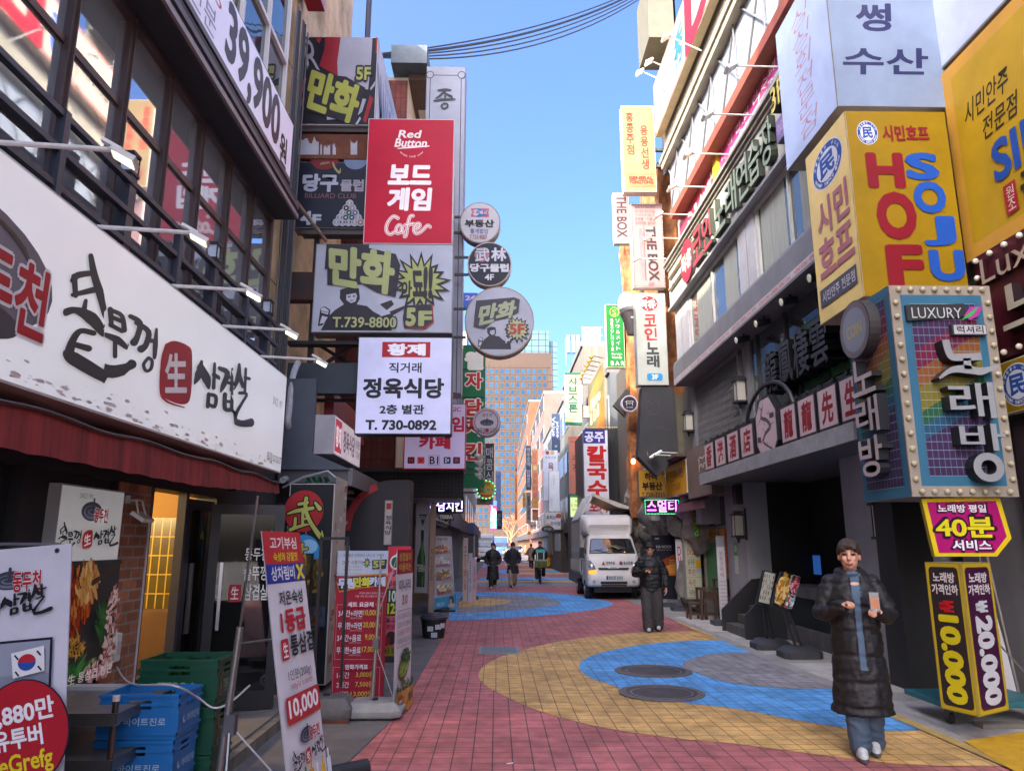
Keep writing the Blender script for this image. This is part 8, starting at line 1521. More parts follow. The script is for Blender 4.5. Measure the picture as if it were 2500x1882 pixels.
# ---------------------------------------------------------------- tower, glass block, tree
TY = 340
tw = thing('office_tower', (10, 360, 0), 'pinkish brown office tower with a grid of blue windows closing the street', 'tower'); b = MB(); a0 = PY(1120, 860, TY); a1 = PY(1346, 860, TY); b.box((a0.x, TY, -1), (a1.x, TY + 40, a0.z), M('#3a2c25', .8, n=.12, ns=.06)); b.build('wall', tw)
b = MB()
for j in range(24): z = PY(1230, 897 + j * 16.9, TY).z; b.box((a0.x, TY - .12, z - .12), (a1.x + .1, TY, z + .12), M('#32251f', .8))
for i in range(18): x = PY(1127.5 + 13.05 * i, 1000, TY).x; b.box((x - .1, TY - .1, 0), (x + .1, TY, PY(1230, 890, TY).z), M('#352822', .8))
b.build('joint', tw)
WBL = [M(c, .6, ior=1.15) for c in ('#1a3c5c', '#1e4464', '#183856', '#243c4c')]
slots = []
for j in range(23):
 for i in range(17):
  px, py = 1134 + 13.05 * i, 906 + 16.9 * j
  if px > 1338: continue
  slots.append((px, py))
slots.sort(key=lambda q: (not (1178 < q[0] < 1262 and q[1] < 1130 or q[0] > 1195 and q[1] < 960), q[1]))
rest = MB(); pr_ = []
for n_, (px, py) in enumerate(slots):
 c_ = PY(px, py, TY); wm = WBL[int(random.random() * 4)]; bx = ((c_.x - .72, TY - .05, c_.z - .95), (c_.x + .72, TY + .3, c_.z + .95))
 if n_ < 100: b = MB(); b.box(*bx, wm); b.build('window', tw, smooth=False)
 else: rest.box(*bx, wm)
o = rest.build('window', tw, smooth=False); o['kind'] = 'stuff'
gb = thing('glass_tower', (25, 440, 0), 'blue glass office block peeping out behind the brown tower', 'tower'); GG = bricks('#4a7288', '#42687e', '#2c3a44', sw=4.2, sh=3.6, axis='y', off=0, mort=.7, b=0., r=.15); b = MB(); c0 = PY(1262, 807, 430); c1 = PY(1340, 807, 430); c2 = PY(1361, 831, 430); b.box((c0.x, 430, 0), (c1.x, 470, c0.z), GG); b.box((c1.x, 432, 0), (c2.x, 470, c2.z), GG); b.build('curtain_wall', gb, smooth=False)
tr = thing('bare_tree', (3.2, 170, 0), 'bare winter tree with a fan of sunlit orange branches at the street end', 'tree'); TB = M('#9a6a48', .9, n=.3); rt_ = G(1248, 1336); bx, by = 3.5, 170
tk = MB(); tk.tube([(bx, by, 0), (bx - .1, by, 1.6), (bx - .3, by, 3)], [.3, .22, .16], TB, n=8); tk.build('trunk', tr); cr = MB(); rn = random.Random(12)
def grow(p, d, L, r, k):
 q = p + d * L; m_ = (p + q) / 2 + V((rn.uniform(-.1, .1), rn.uniform(-.1, .1), .08)) * L; cr.tube([p, m_, q], [r, r * .85, r * .7], TB, n=4, cap=False)
 if k == 0: return
 for i in range(3 if k > 1 else 4): a = V((rn.uniform(-1, 1), rn.uniform(-1, 1), rn.uniform(-.15, .9))); grow(p + (q - p) * rn.uniform(.55, 1), (d + a * .75).normalized(), L * rn.uniform(.6, .82), r * .62, k - 1)
for i in range(6): grow(V((bx - .3 + .05 * i, by, 2.2 + .2 * i)), V((rn.uniform(-.8, .8), rn.uniform(-.6, .6), 1)).normalized(), 2.3, .11, 4)
cr.build('crown', tr)
g = MB(); P = [(-200, 560, -1), (-80, 560, 18), (-20, 560, 30), (60, 560, 26), (160, 560, 14), (300, 560, -1)]; g.loft([[(x, 560, z) for x, _, z in P], [(x, 700, z * .6) for x, _, z in P]], M('#5a6058', .9), cap=False, close=False); structure(g, 'hills')
# ================================================================ VEHICLES
WHT = M('#c4c3c2', .3, n=.12, ns=2); TYR = M('#1c1b1c', .8, n=.3, ns=8); DKP = M('#17181a', .6); SIL = M('#8f8c88', .5, m=.3, n=.35, ns=3); CHR = M('#a8a8aa', .25, m=.9)
WS = glass('#1a2028', .02, 2.4)
def rsec(hw, hb, z0, z1, r, y, n=4, crown=0.):
 """rounded rectangular section (x half width hw, heights z0..z1) at depth y"""
 P = []
 for cx, cz, a0 in ((hw - r, z1 - r, 0), (-hw + r, z1 - r, 90), (-hw + r, z0 + r, 180), (hw - r, z0 + r, 270)):
  for i in range(n + 1):
   a = radians(a0 + 90 * i / n); P.append(V((cx + r * cos(a), y, cz + r * sin(a) + (crown * (1 - (cx / hw) ** 2) if cz > (z0 + z1) / 2 else 0))))
 return P
def wheel(par, x, y, r, w_, side, T, dual=False):
 o = MB(T); n = 24
 ring = lambda rr, xx: [V((xx, y + rr * cos(2 * pi * i / n), r + rr * sin(2 * pi * i / n))) for i in range(n)]
 x0, x1 = x - w_ / 2, x + w_ / 2
 o.loft([ring(r * .6, x0), ring(r * .93, x0), ring(r, x0 + .03), ring(r, x1 - .03), ring(r * .93, x1), ring(r * .6, x1)], TYR, cap=False); wo = o.build('wheel', par)
 b = MB(T); xs = x0 if side < 0 else x1; d = .02 * side
 b.loft([ring(r * .62, xs), ring(r * .58, xs - d * 1.5), ring(r * .35, xs - d * 2.5), ring(r * .3, xs + d * 1.2), ring(r * .12, xs + d * 1.6)], M('#8a8884', .4, m=.6, n=.35, ns=10)); b.build('rim', wo)
def delivery_truck(cx, y0, label, rot=0, detail=True, box='#b4b0aa', cabc=None, boxlen=3.1, cat='truck', plate=True, gullwing=False, fair=True, name='delivery_truck', scale=1):
 t_ = thing(name, (0, 0, 0), label, cat); T = None; cab = cabc or WHT
 def part(nm, b, parent=None, **k): return b.build(nm, parent or t_, **k)
 b = MB()      # cab shell: sections back from the front
 secs = [(.03, .80, .46, .72, .05), (.0, .83, .42, .86, .07), (.015, .845, .40, 1.12, .07), (.06, .85, .40, 1.32, .07)]
 # lower nose (front fascia) as vertical profile loft in z
 prof = [(.40, .10), (.46, .02), (.60, -.01), (.80, .0), (.84, .03), (1.10, .05), (1.34, .12)]          # z, y of the face
 def hsec(z, yf, hw, yb): 
  P = []; r = .13
  for i in range(7): a = radians(180 + 90 * i / 6); P.append(V((-hw + r + r * cos(a), yf + r + r * sin(a), z)))
  for i in range(7): a = radians(270 + 90 * i / 6); P.append(V((hw - r + r * cos(a), yf + r + r * sin(a), z)))
  return P + [V((hw, yb, z)), V((-hw, yb, z))]
 b.loft([hsec(z, y, .80 if z < .42 else .835 if z < 1.2 else .83, 1.5) for z, y in prof] + [hsec(1.40, .17, .82, 1.5)], cab); 
 b.loft([hsec(1.40, .17, .82, 1.5), hsec(1.92, .56, .735, 1.48), hsec(2.0, .68, .70, 1.46), hsec(2.03, .85, .66, 1.42)], cab)
 body = part('cab_body', b)
 fr = Fr((0, .172, 1.40), u=(1, 0, 0), v=(0, .39, .52)); L_ = .65
 b = MB(); b.prism([(-.74, .03), (.74, .03), (.66, L_ - .07), (.6, L_ - .03), (-.6, L_ - .03), (-.66, L_ - .07)], fr, .004, .012, DKP); b.prism([(-.71, .055), (.71, .055), (.63, L_ - .09), (.58, L_ - .055), (-.58, L_ - .055), (-.63, L_ - .09)], fr, .0125, .018, WS); part('windscreen', b, smooth=False)
 for sx in (-1, 1):
  b = MB(); P = [(.42, 1.42), (1.35, 1.42), (1.35, 1.9), (.72, 1.9)]; off = lambda z: .822 - (z - 1.4) / .52 * .085
  b.poly([(sx * (off(z) + .004), y, z) for y, z in P], WS); o = part('side_window', b, smooth=False)
  b = MB(); b.prism([(.38, .75), (1.38, .75), (1.38, 1.40), (.38, 1.40)], Fr((sx * .836, 0, 0), u=(0, 1, 0)), -.004, .004, cab); b.box((sx * .84 - .005, 1.15, 1.18), (sx * .84 + .012, 1.3, 1.22), DKP); part('door', b)
  b = MB(); b.bar((sx * .82, .3, 1.45), (sx * .98, .2, 1.55), .02, .02, DKP); b.box((sx * .98 - .07, .18, 1.28), (sx * .98 + .07, .24, 1.62), DKP); part('side_mirror', b, bevel=.02)
  fl = Fr((0, .045, 0)); q = lambda l: [(sx * a, z) for a, z in l]
  b = MB(); b.prism(q([(.52, .80), (.80, .80), (.83, 1.2), (.74, 1.22), (.6, 1.05)])[::sx], Fr((0, .03, 0)), -.02, .012, M('#9aa0a8', .1, m=.5)); hl = part('headlight', b)
  b = MB(); b.prism(q([(.53, .805), (.795, .805), (.80, .90), (.56, .93)])[::sx], Fr((0, .015, 0)), -.0, .006, M('#d07018', .3, e=.5 if sx < 0 else .0)); part('indicator', b, hl)
  b = MB(); b.sph((sx * .68, .008, 1.02), (.085, .03, .085), M('#c8ccd0', .08, m=.6), 14, 8); part('lens', b, hl)
  b = MB(); b.tube([(sx * .63, -.02, .56), (sx * .63, .02, .56)], .055, M('#b0b4b8', .1, m=.4), n=14); part('fog_lamp', b)
  wheel(t_, sx * .74, .78, .31, .2, sx, None); wheel(t_, sx * .70, 3.0, .27, .3, sx, None)
 b = MB(); b.prism([(-.46, .92), (.46, .92), (.5, .99), (.2, .99), (.12, .965), (-.12, .965), (-.2, .99), (-.5, .99)], Fr((0, .03, 0)), -.02, .006, DKP); b.prism([(-.12, .985), (.12, .985), (.1, 1.0), (-.1, 1.0)], Fr((0, .03, 0)), 0, .01, CHR); part('grille', b)
 b = MB(); b.box((-.42, -.012, .49), (.42, .04, .58), DKP); b.box((-.42, -.02, .575), (.42, .03, .595), cab); b.box((-.4, -.014, .42), (.4, .04, .475), DKP); part('bumper_intake', b)
 if plate:
  s = Sign(Fr((.02, -.02, .62), 0), -.26, 0, .26, .12, ref=(0, 0, 100, 24), bg='#b8c0c4', depth=.01, edge='#30343a', parent=t_, part='number_plate', rim=.006); s.r(1, 1, 11, 23, '#2a4a8a').t('822조 5271', 16, 4, 97, 20, '#26282c', .02).done()
  s = Sign(Fr((0, .05, 1.1), u=(1, 0, 0), v=(0, .04, .22)), -.5, -.04, .66, .12, ref=(0, 0, 116, 16), case=False, parent=t_, part='company_lettering'); s.lay = 20; s.q([(12, 15), (18, 3), (24, 15)], '#a02c30').t('대역주류', 26, 4, 55, 15, '#33343c', .02).e_(74, 9, 6, 6, '#2a3a7a').e_(74, 6.5, 5, 3.4, '#a83040').t('중국주류', 82, 4, 112, 15, '#33343c', .02).done()
 for x0, x1 in ((-.65, -.2), (-.1, .36)): b = MB(); b.tube([fr.P(x1 + .12, .03, .03), fr.P(x0 + .1, .16, .03)], .009, DKP, n=5); b.tube([fr.P(x0 - .1, .1, .022), fr.P(x0 + .36, .19, .022)], .008, DKP, n=5); part('wiper', b)
 if detail:
  b = MB()
  for x in (.02, .1, .2): b.tube([fr.P(x - .12, .3, .1), fr.P(x + .2, .16, .08)], .018, M('#2c2c28' if x > .05 else '#8a8038', .5), n=6)
  part('dashboard_clutter', b)
 b = MB(); b.box((-.55, .9, .28), (.55, 4.6, .5), DKP); b.box((-.6, .25, .22), (.6, .95, .44), DKP); b.box((-.8, 1.55, .45), (.8, 1.62, .75), DKP); part('chassis', b)
 bx = M(box, .5, n=.25, ns=1.5); yb0, yb1 = 1.6, 1.6 + boxlen
 b = MB(); b.box((-.87, yb0, .72), (.87, yb1, .80), SIL); b.box((-.86, yb0, 1.22), (.86, yb1, 2.62 if not gullwing else 2.55), bx)
 if gullwing: b.box((-.88, yb0, 2.5), (-.3, yb1, 2.58), SIL)
 b.box((-.88, yb0 - .02, 1.2), (-.82, yb0 + .05, 2.64), SIL); b.box((.82, yb0 - .02, 1.2), (.88, yb0 + .05, 2.64), SIL); b.box((-.88, yb0 - .02, 2.56), (.88, yb0 + .05, 2.64), SIL); part('cargo_box', b)
 for sx in (-1, 1):
  b = MB(); b.box((sx * .87 - .02, yb0 + .05, .8), (sx * .87 + .02, yb1, 1.2), M('#a09c94', .6, n=.4, ns=4))
  for k in range(9): y = yb0 + .1 + k * (boxlen - .2) / 8; b.box((sx * .88 - .03, y, .8), (sx * .88 + .03, y + .03, 1.2), SIL)
  part('drop_side', b)
 if detail:
  for k in range(2):
   s = Sign(Fr((-.862, 0, 0), u=(0, -1, 0)), -(yb0 + 1.5 * (k + 1)), 1.3, -(yb0 + .12 + 1.5 * k), 2.5, bg='#a8a29c', depth=.004, edge='#8a8680', parent=t_, part='side_panel', rim=.02); rn = random.Random(k)
   for i in range(5): s.t(rn.choice(['맥주', '소주', '음료', '배달', '주류']), 10 + 16 * i, 8 + 9 * (i % 3), 20 + 16 * i, 16 + 9 * (i % 3), '#8a4048', .0); s.frame(12 + 17 * i, 50, 22 + 17 * i, 64, 1, '#7a7470')
   s.r(0, 78, 100, 88, '#9ac0b0').done()
 if gullwing:
  b = MB(); b.prism([(-.86, 2.58), (-.42, 3.42), (-.36, 3.45), (-.32, 3.42), (-.8, 2.58)], Fr((0, yb0 + .3, 0), 0), -boxlen + .4, 0, M('#b8b4ae', .5, n=.2)); b.prism([(-.36, 3.45), (.96, 2.98), (.96, 2.9), (.5, 2.98), (-.4, 3.38)], Fr((0, yb0 + .3, 0), 0), -boxlen + .4, 0, M('#b0aca8', .45, n=.25)); part('raised_gullwing_panel', b)
  b = MB(); b.tube([(-.3, yb0 + .28, 2.6), (.05, yb0 + .28, 2.6), (-.2, yb0 + .27, 2.95)], .02, SIL, n=6); part('gas_strut', b)
 if fair:
  def fsec(y, hw, z0, z1, r): return rsec(hw, 0, z0, z1, r, y, 5, .03)
  b = MB(); b.loft([fsec(.78, .60, 2.0, 2.18, .06), fsec(.72, .70, 2.0, 2.34, .1), fsec(.80, .77, 2.0, 2.5, .16), fsec(1.0, .82, 2.0, 2.62, .18), fsec(1.3, .85, 2.0, 2.68, .16), fsec(1.58, .86, 2.0, 2.7, .12)], cab); part('roof_fairing', b)
  b = MB(); f2 = Fr((0, .735, 2.2), u=(1, 0, 0), v=(0, .14, .3)); b.tube([f2.P(*p, .03) for p in spl([(-.36, .32), (.36, .32), (.4, .22), (.34, .06), (-.34, .06), (-.4, .22), (-.36, .32)], 3)], .005, M('#8a8886'), n=4); part('fairing_hatch', b)
 t_.location = (cx, y0, 0); t_.rotation_euler = (0, 0, rot); t_.scale = (scale,) * 3
 return t_
delivery_truck(3.72, 24.0, 'white cab-over delivery truck with raised gull wing side and amber indicator lit', gullwing=True)
BLU_ = M('#2c4a8a', .4, n=.15)
delivery_truck(-1.08, 73.2, 'small white box truck parked far down on the left', detail=False, plate=False, box='#c0c0bc', name='box_truck')
delivery_truck(.55, 92, 'small blue truck standing behind the far white box truck', detail=False, plate=False, fair=False, box='#2c4a8a', cabc=BLU_, name='blue_truck')
def far_car(cx, y, col, label, van=False, name='parked_car', cat='car'):
 t_ = thing(name, (cx, y, 0), label, cat); c_ = M(col, .3, n=.05); h = 1.9 if van else 1.45; Y = lambda *p: V((cx + p[0], y + p[1], p[2]))
 def sec(z, yf, yb, hw): return [Y(-hw, yf, z), Y(hw, yf, z), Y(hw, yb, z), Y(-hw, yb, z)]
 b = MB(); b.loft([sec(.25, .05, 4.3, .8), sec(.5, 0, 4.4, .86), sec(.85, .08, 4.4, .86), sec(.95 if not van else 1.1, .9 if not van else .4, 4.2, .82), sec(h - .08, 1.7 if not van else .9, 3.6 if not van else 4.3, .66), sec(h, 1.9 if not van else 1.1, 3.4 if not van else 4.2, .6)], c_); b.build('body', t_, bevel=.05)
 z0, z1 = (.98, 1.36) if not van else (1.15, 1.78); y0, y1 = (.95, 1.66) if not van else (.44, .86)
 b = MB(); b.poly([Y(-.72, y0 - .03, z0), Y(.72, y0 - .03, z0), Y(.6, y1 - .04, z1), Y(-.6, y1 - .04, z1)], WS); b.build('windscreen', t_, smooth=False)
 for sx in (-1, 1):
  b = MB(); b.box(Y(sx * .66 - .13, -.02, .6), Y(sx * .66 + .13, .06, .75), M('#c8ccd0', .2)); b.build('headlight', t_); b = MB(); b.tube([Y(sx * .76, .8, .3), Y(sx * .84, .8, .3)], .3, TYR, n=16); b.build('wheel', t_); b = MB(); b.tube([Y(sx * .76, 3.5, .3), Y(sx * .84, 3.5, .3)], .3, TYR, n=16); b.build('wheel', t_)
 b = MB(); b.box(Y(-.45, -.02, .35), Y(.45, .05, .5), DKP); b.build('grille', t_)
far_car(3.0, 118, '#2c3038', 'dark car waiting at the far end of the road beside the white van'); far_car(1.2, 128, '#8a8e94', 'silver grey car at the far end in the middle of the road'); far_car(7.6, 122, '#c0c4c6', 'white van parked at the far right of the road end', van=True, name='parked_van', cat='van'); far_car(8.8, 112, '#2c4a90', 'deep blue van beside the far white van', van=True, name='parked_van', cat='van'); far_car(4.8, 140, '#a8acb0', 'pale car farthest away at the road end')
far_car(5.9, 96, '#b8bcc0', 'white van behind the yellow standing board far right', van=True, name='parked_van', cat='van')
# ================================================================ PEOPLE
def remesh(b, vox, sm=3, noise_=None, post=None):
 """melt overlapping closed pieces into one continuous surface"""
 me = bpy.data.meshes.new('melt'); me.from_pydata([tuple(p) for p in b.v], [], b.f); o = bpy.data.objects.new('melt', me); _ts.collection.objects.link(o)
 m = o.modifiers.new('r', 'REMESH'); m.mode = 'VOXEL'; m.voxel_size = vox
 m = o.modifiers.new('s', 'SMOOTH'); m.factor = .5; m.iterations = sm
 ctx = bpy.context.temp_override(scene=_ts, view_layer=_ts.view_layers[0]); ctx.__enter__(); dg = bpy.context.evaluated_depsgraph_get(); dg.update()
 r = bpy.data.meshes.new_from_object(o.evaluated_get(dg)); ctx.__exit__(None, None, None); bpy.data.objects.remove(o); bpy.data.meshes.remove(me)
 if noise_:
  ns = [v.normal.copy() for v in r.vertices]
  for v, n in zip(r.vertices, ns): v.co += n * noise_(v.co, n)
 return r
def put(me, name, par, mats, pick=None):
 for m in mats: me.materials.append(m)
 if pick:
  for p in me.polygons: p.material_index = pick(p.center, p.normal)
 me.polygons.foreach_set('use_smooth', [True] * len(me.polygons)); me.name = name
 o = bpy.data.objects.new(name, me); COL.objects.link(o); o.parent = par; return o
def ell(cx, cy, z, rx, ry, n=16): return [V((cx + rx * cos(2 * pi * i / n), cy + ry * sin(2 * pi * i / n), z)) for i in range(n)]
def limb(b, pts, rs, n=10):
 b.tube(spl([tuple(p) for p in pts], 3) if len(pts) > 2 else pts, [x for x in ([q[0] for q in spl([(r,) for r in rs], 3)] if len(pts) > 2 else rs)], 'white', n=n)
 for p, r in ((pts[0], rs[0]), (pts[-1], rs[-1])): b.sph(p, r, 'white', 10, 6)
M_ = M('#ffffff'); _M['white'] = M_
def hand(b, w, d, nrm, curl, side):
 w = V(w); d = V(d).normalized(); nrm = V(nrm).normalized(); s = d.cross(nrm) * side
 for t, rr in ((.02, .024), (.045, .03), (.07, .032)): 
  for k in (-.018, 0, .018): b.sph(w + d * t + s * k, rr * .62, 'white', 8, 6)
 for i, L in enumerate((.070, .078, .073, .058)):
  p = w + d * .082 + s * (.028 - .018 * i); a = 0; P = [p]
  for k, f in enumerate((.45, .32, .23)): a += curl * (.75, 1, .8)[k]; q = P[-1] + (d * cos(a) + nrm * sin(a)) * L * f; P.append(q)
  b.tube(P, [.0095, .009, .0085, .0075], 'white', n=7)
 p = w + d * .03 + s * .03; q = p + (s * .7 + d * .6 + nrm * .4).normalized() * .035; b.tube([p, q, q + (d * .8 + nrm * .6 * min(1, curl + .3)).normalized() * .032], [.013, .011, .009], 'white', n=7)
SKIN = M('#c09078', .5, n=.08, ns=12)
def person(label, loc, yaw, arms, legs, coat, trousers, hair, skin=SKIN, shoes='#b8bcc0', tilt=0., turn=0., k=1., vox=.012, long_=.35, inner=None, bag=1., quilt=.1, curl=(1.3, 1.3), knit=False, hat=None, cname='coat', behind=False, fem=False, glasses=False):
 """arms / legs = [(joint, mid, end), ...] for local -x and +x; facing -y"""
 t_ = thing('person', (0, 0, 0), label, 'person'); b = MB()
 b.loft([ell(0, 0, z, rx, ry) for z, rx, ry in ((.84, .15, .1), (1.0, .14, .095), (1.2, .145, .1), (1.36, .165, .1), (1.44, .13, .075), (1.49, .055, .055))], 'white'); b.tube([(0, .01, 1.44), (0, -.005, 1.56)], [.058, .052], 'white', n=12)
 HR = Matrix.Rotation(turn, 3, 'Z') @ Matrix.Rotation(tilt, 3, 'X') * 1.08; HC = V((0, -.012, 1.625)); hp = lambda x, y, z: HC + HR @ V((x, y, z)); n0 = len(b.v)
 b.sph((0, .012, .018), (.076, .095, .098), 'white', 20, 14); b.sph((0, -.022, -.045), (.062, .07, .075), 'white', 18, 12); b.sph((0, -.045, -.085), (.036, .036, .026), 'white', 12, 8)
 b.tube([(0, -.088, .012), (0, -.108, -.03), (0, -.098, -.04)], [.011, .016, .012], 'white', n=8); b.sph((0, -.092, -.066), (.026, .012, .011), 'white', 10, 6); b.sph((0, -.074, .03), (.06, .02, .014), 'white', 12, 6)
 for sx in (-1, 1): b.sph((sx * .077, .01, -.01), (.012, .024, .034), 'white', 10, 8); b.sph((sx * .036, -.066, -.028), (.022, .022, .02), 'white', 10, 6)
 for i in range(n0, len(b.v)): b.v[i] = HC + HR @ V(b.v[i])
 for j, (s, e, w) in enumerate(arms):
  limb(b, [(s[0] * .86, s[1], s[2] - .03), e, w], [.036, .034, .027]); d = (V(w) - V(e)).normalized(); hand(b, w, d, (0, -.3, -1) if abs(d.z) < .6 else ((1 if j == 0 else -1), -.3, 0), curl[j], 1 if j else -1)
 for h_, kn, an in legs: limb(b, [h_, kn, an], [.08, .058, .04])
 inv = HR.inverted()
 def pick(c, n):
  q = inv @ (V(c) - HC)
  if q.z < -.13 or q.y > -.02 or q.z > .1: return 0
  ax = abs(q.x)
  if ((ax - .033) / .019) ** 2 + ((q.z - .006) / .0085) ** 2 < 1 and q.y < -.05: return 1
  if .012 < ax < .056 and .026 + .08 * (.03 - ax) * 0 < q.z < .037 and q.y < -.045: return 1
  if ax < .024 and abs(q.z + .067) < .0075 and q.y < -.06: return 2
  return 0
 put(remesh(b, vox * .62, 2), 'body', t_, [skin, M('#241a18', .4), M('#93564e', .5)], pick)
 if glasses:
  b = MB()
  for sx in (-1, 1): b.tube([hp(sx * .034 + .022 * cos(a), -.096, .004 + .018 * sin(a)) for a in [i * pi / 6 for i in range(13)]], .003, BLK, n=5); b.tube([hp(sx * .056, -.094, .008), hp(sx * .08, .0, .01)], .003, BLK, n=5)
  b.tube([hp(-.012, -.098, .006), hp(.012, -.098, .006)], .003, BLK, n=5); b.build('glasses', t_)
 b = MB(); n0 = 0
 if hat: b.sph((0, .008, .05), (.086, .104, .085), 'white', 20, 12)
 else:
  b.sph((0, .02, .045), (.088, .104, .092), 'white', 20, 12); b.sph((0, .05, -.01), (.08, .075, .09), 'white', 16, 10)
  for i in range(9): a = -.9 + i * .22; b.sph((sin(a) * .066, -.066 - .016 * cos(a), .086 - .018 * (i % 3 == 1) - .02 * abs(sin(a))), (.026, .024, .024), 'white', 8, 6)
  for sx in (-1, 1): b.sph((sx * .078, .0, .035), (.014, .03, .04), 'white', 8, 6)
  if fem: b.sph((0, .05, -.1), (.085, .06, .12), 'white', 12, 8)
 b.v = [HC + HR @ V(v) for v in b.v]
 put(remesh(b, vox * .8, 1, (lambda c, n: .006 * noise.noise(c * 60) + .004 * noise.noise(c * 22)) if not hat else None), 'hat' if hat else 'hair', t_, [M(hat or hair, .65, n=.3, ns=40)])
 b = MB(); B = bag
 lg = long_ < .6
 L = [(long_, .19 * B + .06 * lg, .15 + .06 * lg), ((long_ + .95) / 2, .2 * B + .025 * lg, .155 + .04 * lg), (.95, .2 * B + .01 * lg, .16 + .015 * lg), (1.12, .205 * B, .16), (1.3, .22, .155), (1.41, .2, .12), (1.47, .11, .095), (1.5, .085, .085)]
 b.loft([ell(0, .005, z, rx, ry, 24) for z, rx, ry in L], 'white')
 for s, e, w in arms:
  s, e, w = V(s), V(e), V(w); s2 = V((s.x * .88, s.y + .005, s.z - .02)); limb(b, [s2, e, e + (w - e) * .93], [.082 * min(B, 1.1), .076 * B, .055], 12)
 if not knit: b.tube([(.1 * cos(a), .03 + .1 * sin(a), 1.475 + .025 * sin(a)) for a in [i * pi / 9 for i in range(19)]], .034, 'white', n=8); b.sph((0, .1, 1.45), (.13, .07, .07), 'white', 12, 8); b.tube([(.1 * cos(a), .03 + .1 * sin(a), 1.475) for a in [pi + i * pi / 9 for i in range(10)]], .028, 'white', n=8)
 qz = quilt
 def puff(c, n):
  d = .012 * noise.noise(c * 7) + .008 * noise.noise(c * 17)
  if qz: t = (c.z + .03 * noise.noise(c * 4)) / qz; t = t - math.floor(t); d += -.014 * math.exp(-((min(t, 1 - t)) / .1) ** 2) + .004 * noise.noise(V((c.x * 30, c.y * 30, c.z * 60)))
  if inner and inn(c, n): d -= .02
  return d
 def inn(c, n): return n.y < -.2 and c.y < -.05 and c.z > long_ + .1 and (c.z < 1.5) and abs(c.x - .02) < .03 + .05 * max(0, c.z - 1.2) and c.z > .72
 me = remesh(b, vox, 3, puff); put(me, cname, t_, [M(coat, .6 if qz else .8, n=.3, ns=6, b=.3, bs=30), M(inner or coat, .8, n=.2)], (lambda c, n: 1 if inner and n.y < .3 and c.y < -.04 and c.z > long_ + .1 and c.z < 1.47 and abs(c.x - .02) < .028 + .05 * max(0, c.z - 1.2) and c.z > .7 else 0))
 if inner: bb = MB(); bb.sph((0, -.05, 1.47), (.065, .05, .03), M(inner, .8, n=.2), 12, 6); bb.build('shirt_collar', t_)
 b = MB(); b.loft([ell(0, 0, z, rx, ry, 20) for z, rx, ry in ((.78, .16, .12), (.9, .165, .125), (1.02, .15, .11))], 'white'); tb = trousers[1]
 for h_, kn, an in legs: h_, kn, an = V(h_), V(kn), V(an); limb(b, [h_, kn, an + V((0, 0, .0))], [.1 * min(tb, 1.2), .082 * (min(tb, 1.15) if lg else tb), .08 * tb], 12)
 put(remesh(b, vox, 3, lambda c, n: .008 * noise.noise(V((c.x * 12, c.y * 12, c.z * 7))) + .004 * sin(c.z * 60 + 8 * noise.noise(c * 6)) * (1 if c.z < .3 else .3)), 'trousers', t_, [M(trousers[0], .8, n=.35, ns=5, b=.15, bs=120)])
 for h_, kn, an in legs:
  x, y, z = an; z = max(z - .08, 0); b = MB(); R = lambda zz, rx, y0, y1: [V((x + rx * cos(2 * pi * i / 16) * (1 if sin(2 * pi * i / 16) > 0 else .92), y + (y0 + y1) / 2 + (y1 - y0) / 2 * sin(2 * pi * i / 16), z + zz)) for i in range(16)]
  b.loft([R(0, .044, -.19, .08), R(.03, .05, -.2, .085)], M('#55585e' if shoes[1] > '4' else '#1a1a1a', .6)); b.loft([R(.03, .048, -.195, .082), R(.065, .045, -.17, .08), R(.1, .04, -.08, .075), R(.13, .04, -.05, .07)], M(shoes, .6, n=.3, ns=25)); b.build('shoe', t_)
 t_.location = loc; t_.rotation_euler = (0, 0, radians(yaw)); t_.scale = (k, k, k); return t_
def sub_(par, name, b): o = b.build(name, par); return o
def phone(par, p, d, u):
 b = MB(); fr = Fr(p, u=u, v=d); b.prism([(-.036, -.075), (.036, -.075), (.036, .075), (-.036, .075)], fr, -.005, .004, M('#2a2420', .25)); b.prism([(-.03, -.05), (.03, -.05), (.03, .03), (-.03, .03)], fr, .0042, .005, M('#a05a28', .5)); t = b.build('phone'); return t
S_ = lambda x, z=1.41: (x * .19, 0, z)
stand = [((-.09, 0, .86), (-.1, -.02, .5), (-.1, .02, .09)), ((.09, 0, .86), (.1, -.03, .5), (.11, -.03, .09))]
walk = [((-.08, 0, .86), (-.09, -.12, .5), (-.085, -.16, .1)), ((.08, 0, .86), (.085, -.02, .48), (.08, .2, .16))]
pocket = [(S_(-1), (-.29, .04, 1.12), (-.2, -.1, .95)), (S_(1), (.29, .04, 1.12), (.2, -.1, .95))]
hang_ = [(S_(-1), (-.26, .03, 1.12), (-.25, -.06, .86)), (S_(1), (.26, .03, 1.12), (.25, -.06, .86))]
p = G(2118, 1845)
person('man in long black quilted coat and blue shirt, fist raised, holding a phone', (p.x, p.y, 0), -20, [(S_(-1), (-.27, -.05, 1.14), (-.1, -.27, 1.22)), (S_(1), (.27, -.04, 1.14), (.15, -.27, 1.18))], [((-.08, 0, .86), (-.07, -.06, .5), (-.05, -.1, .09)), ((.08, 0, .86), (.075, .0, .5), (.065, .08, .1))], '#0c0e15', ('#3c4e62', 1.12), '#33251c', tilt=.0, turn=radians(-6), vox=.011, long_=.34, inner='#4a6076', bag=.98, quilt=.2, curl=(1.5, .9))
def worldp(p, yaw, l, k=1.): a = radians(yaw); return V((p[0] + k * (l[0] * cos(a) - l[1] * sin(a)), p[1] + k * (l[0] * sin(a) + l[1] * cos(a)), k * l[2]))
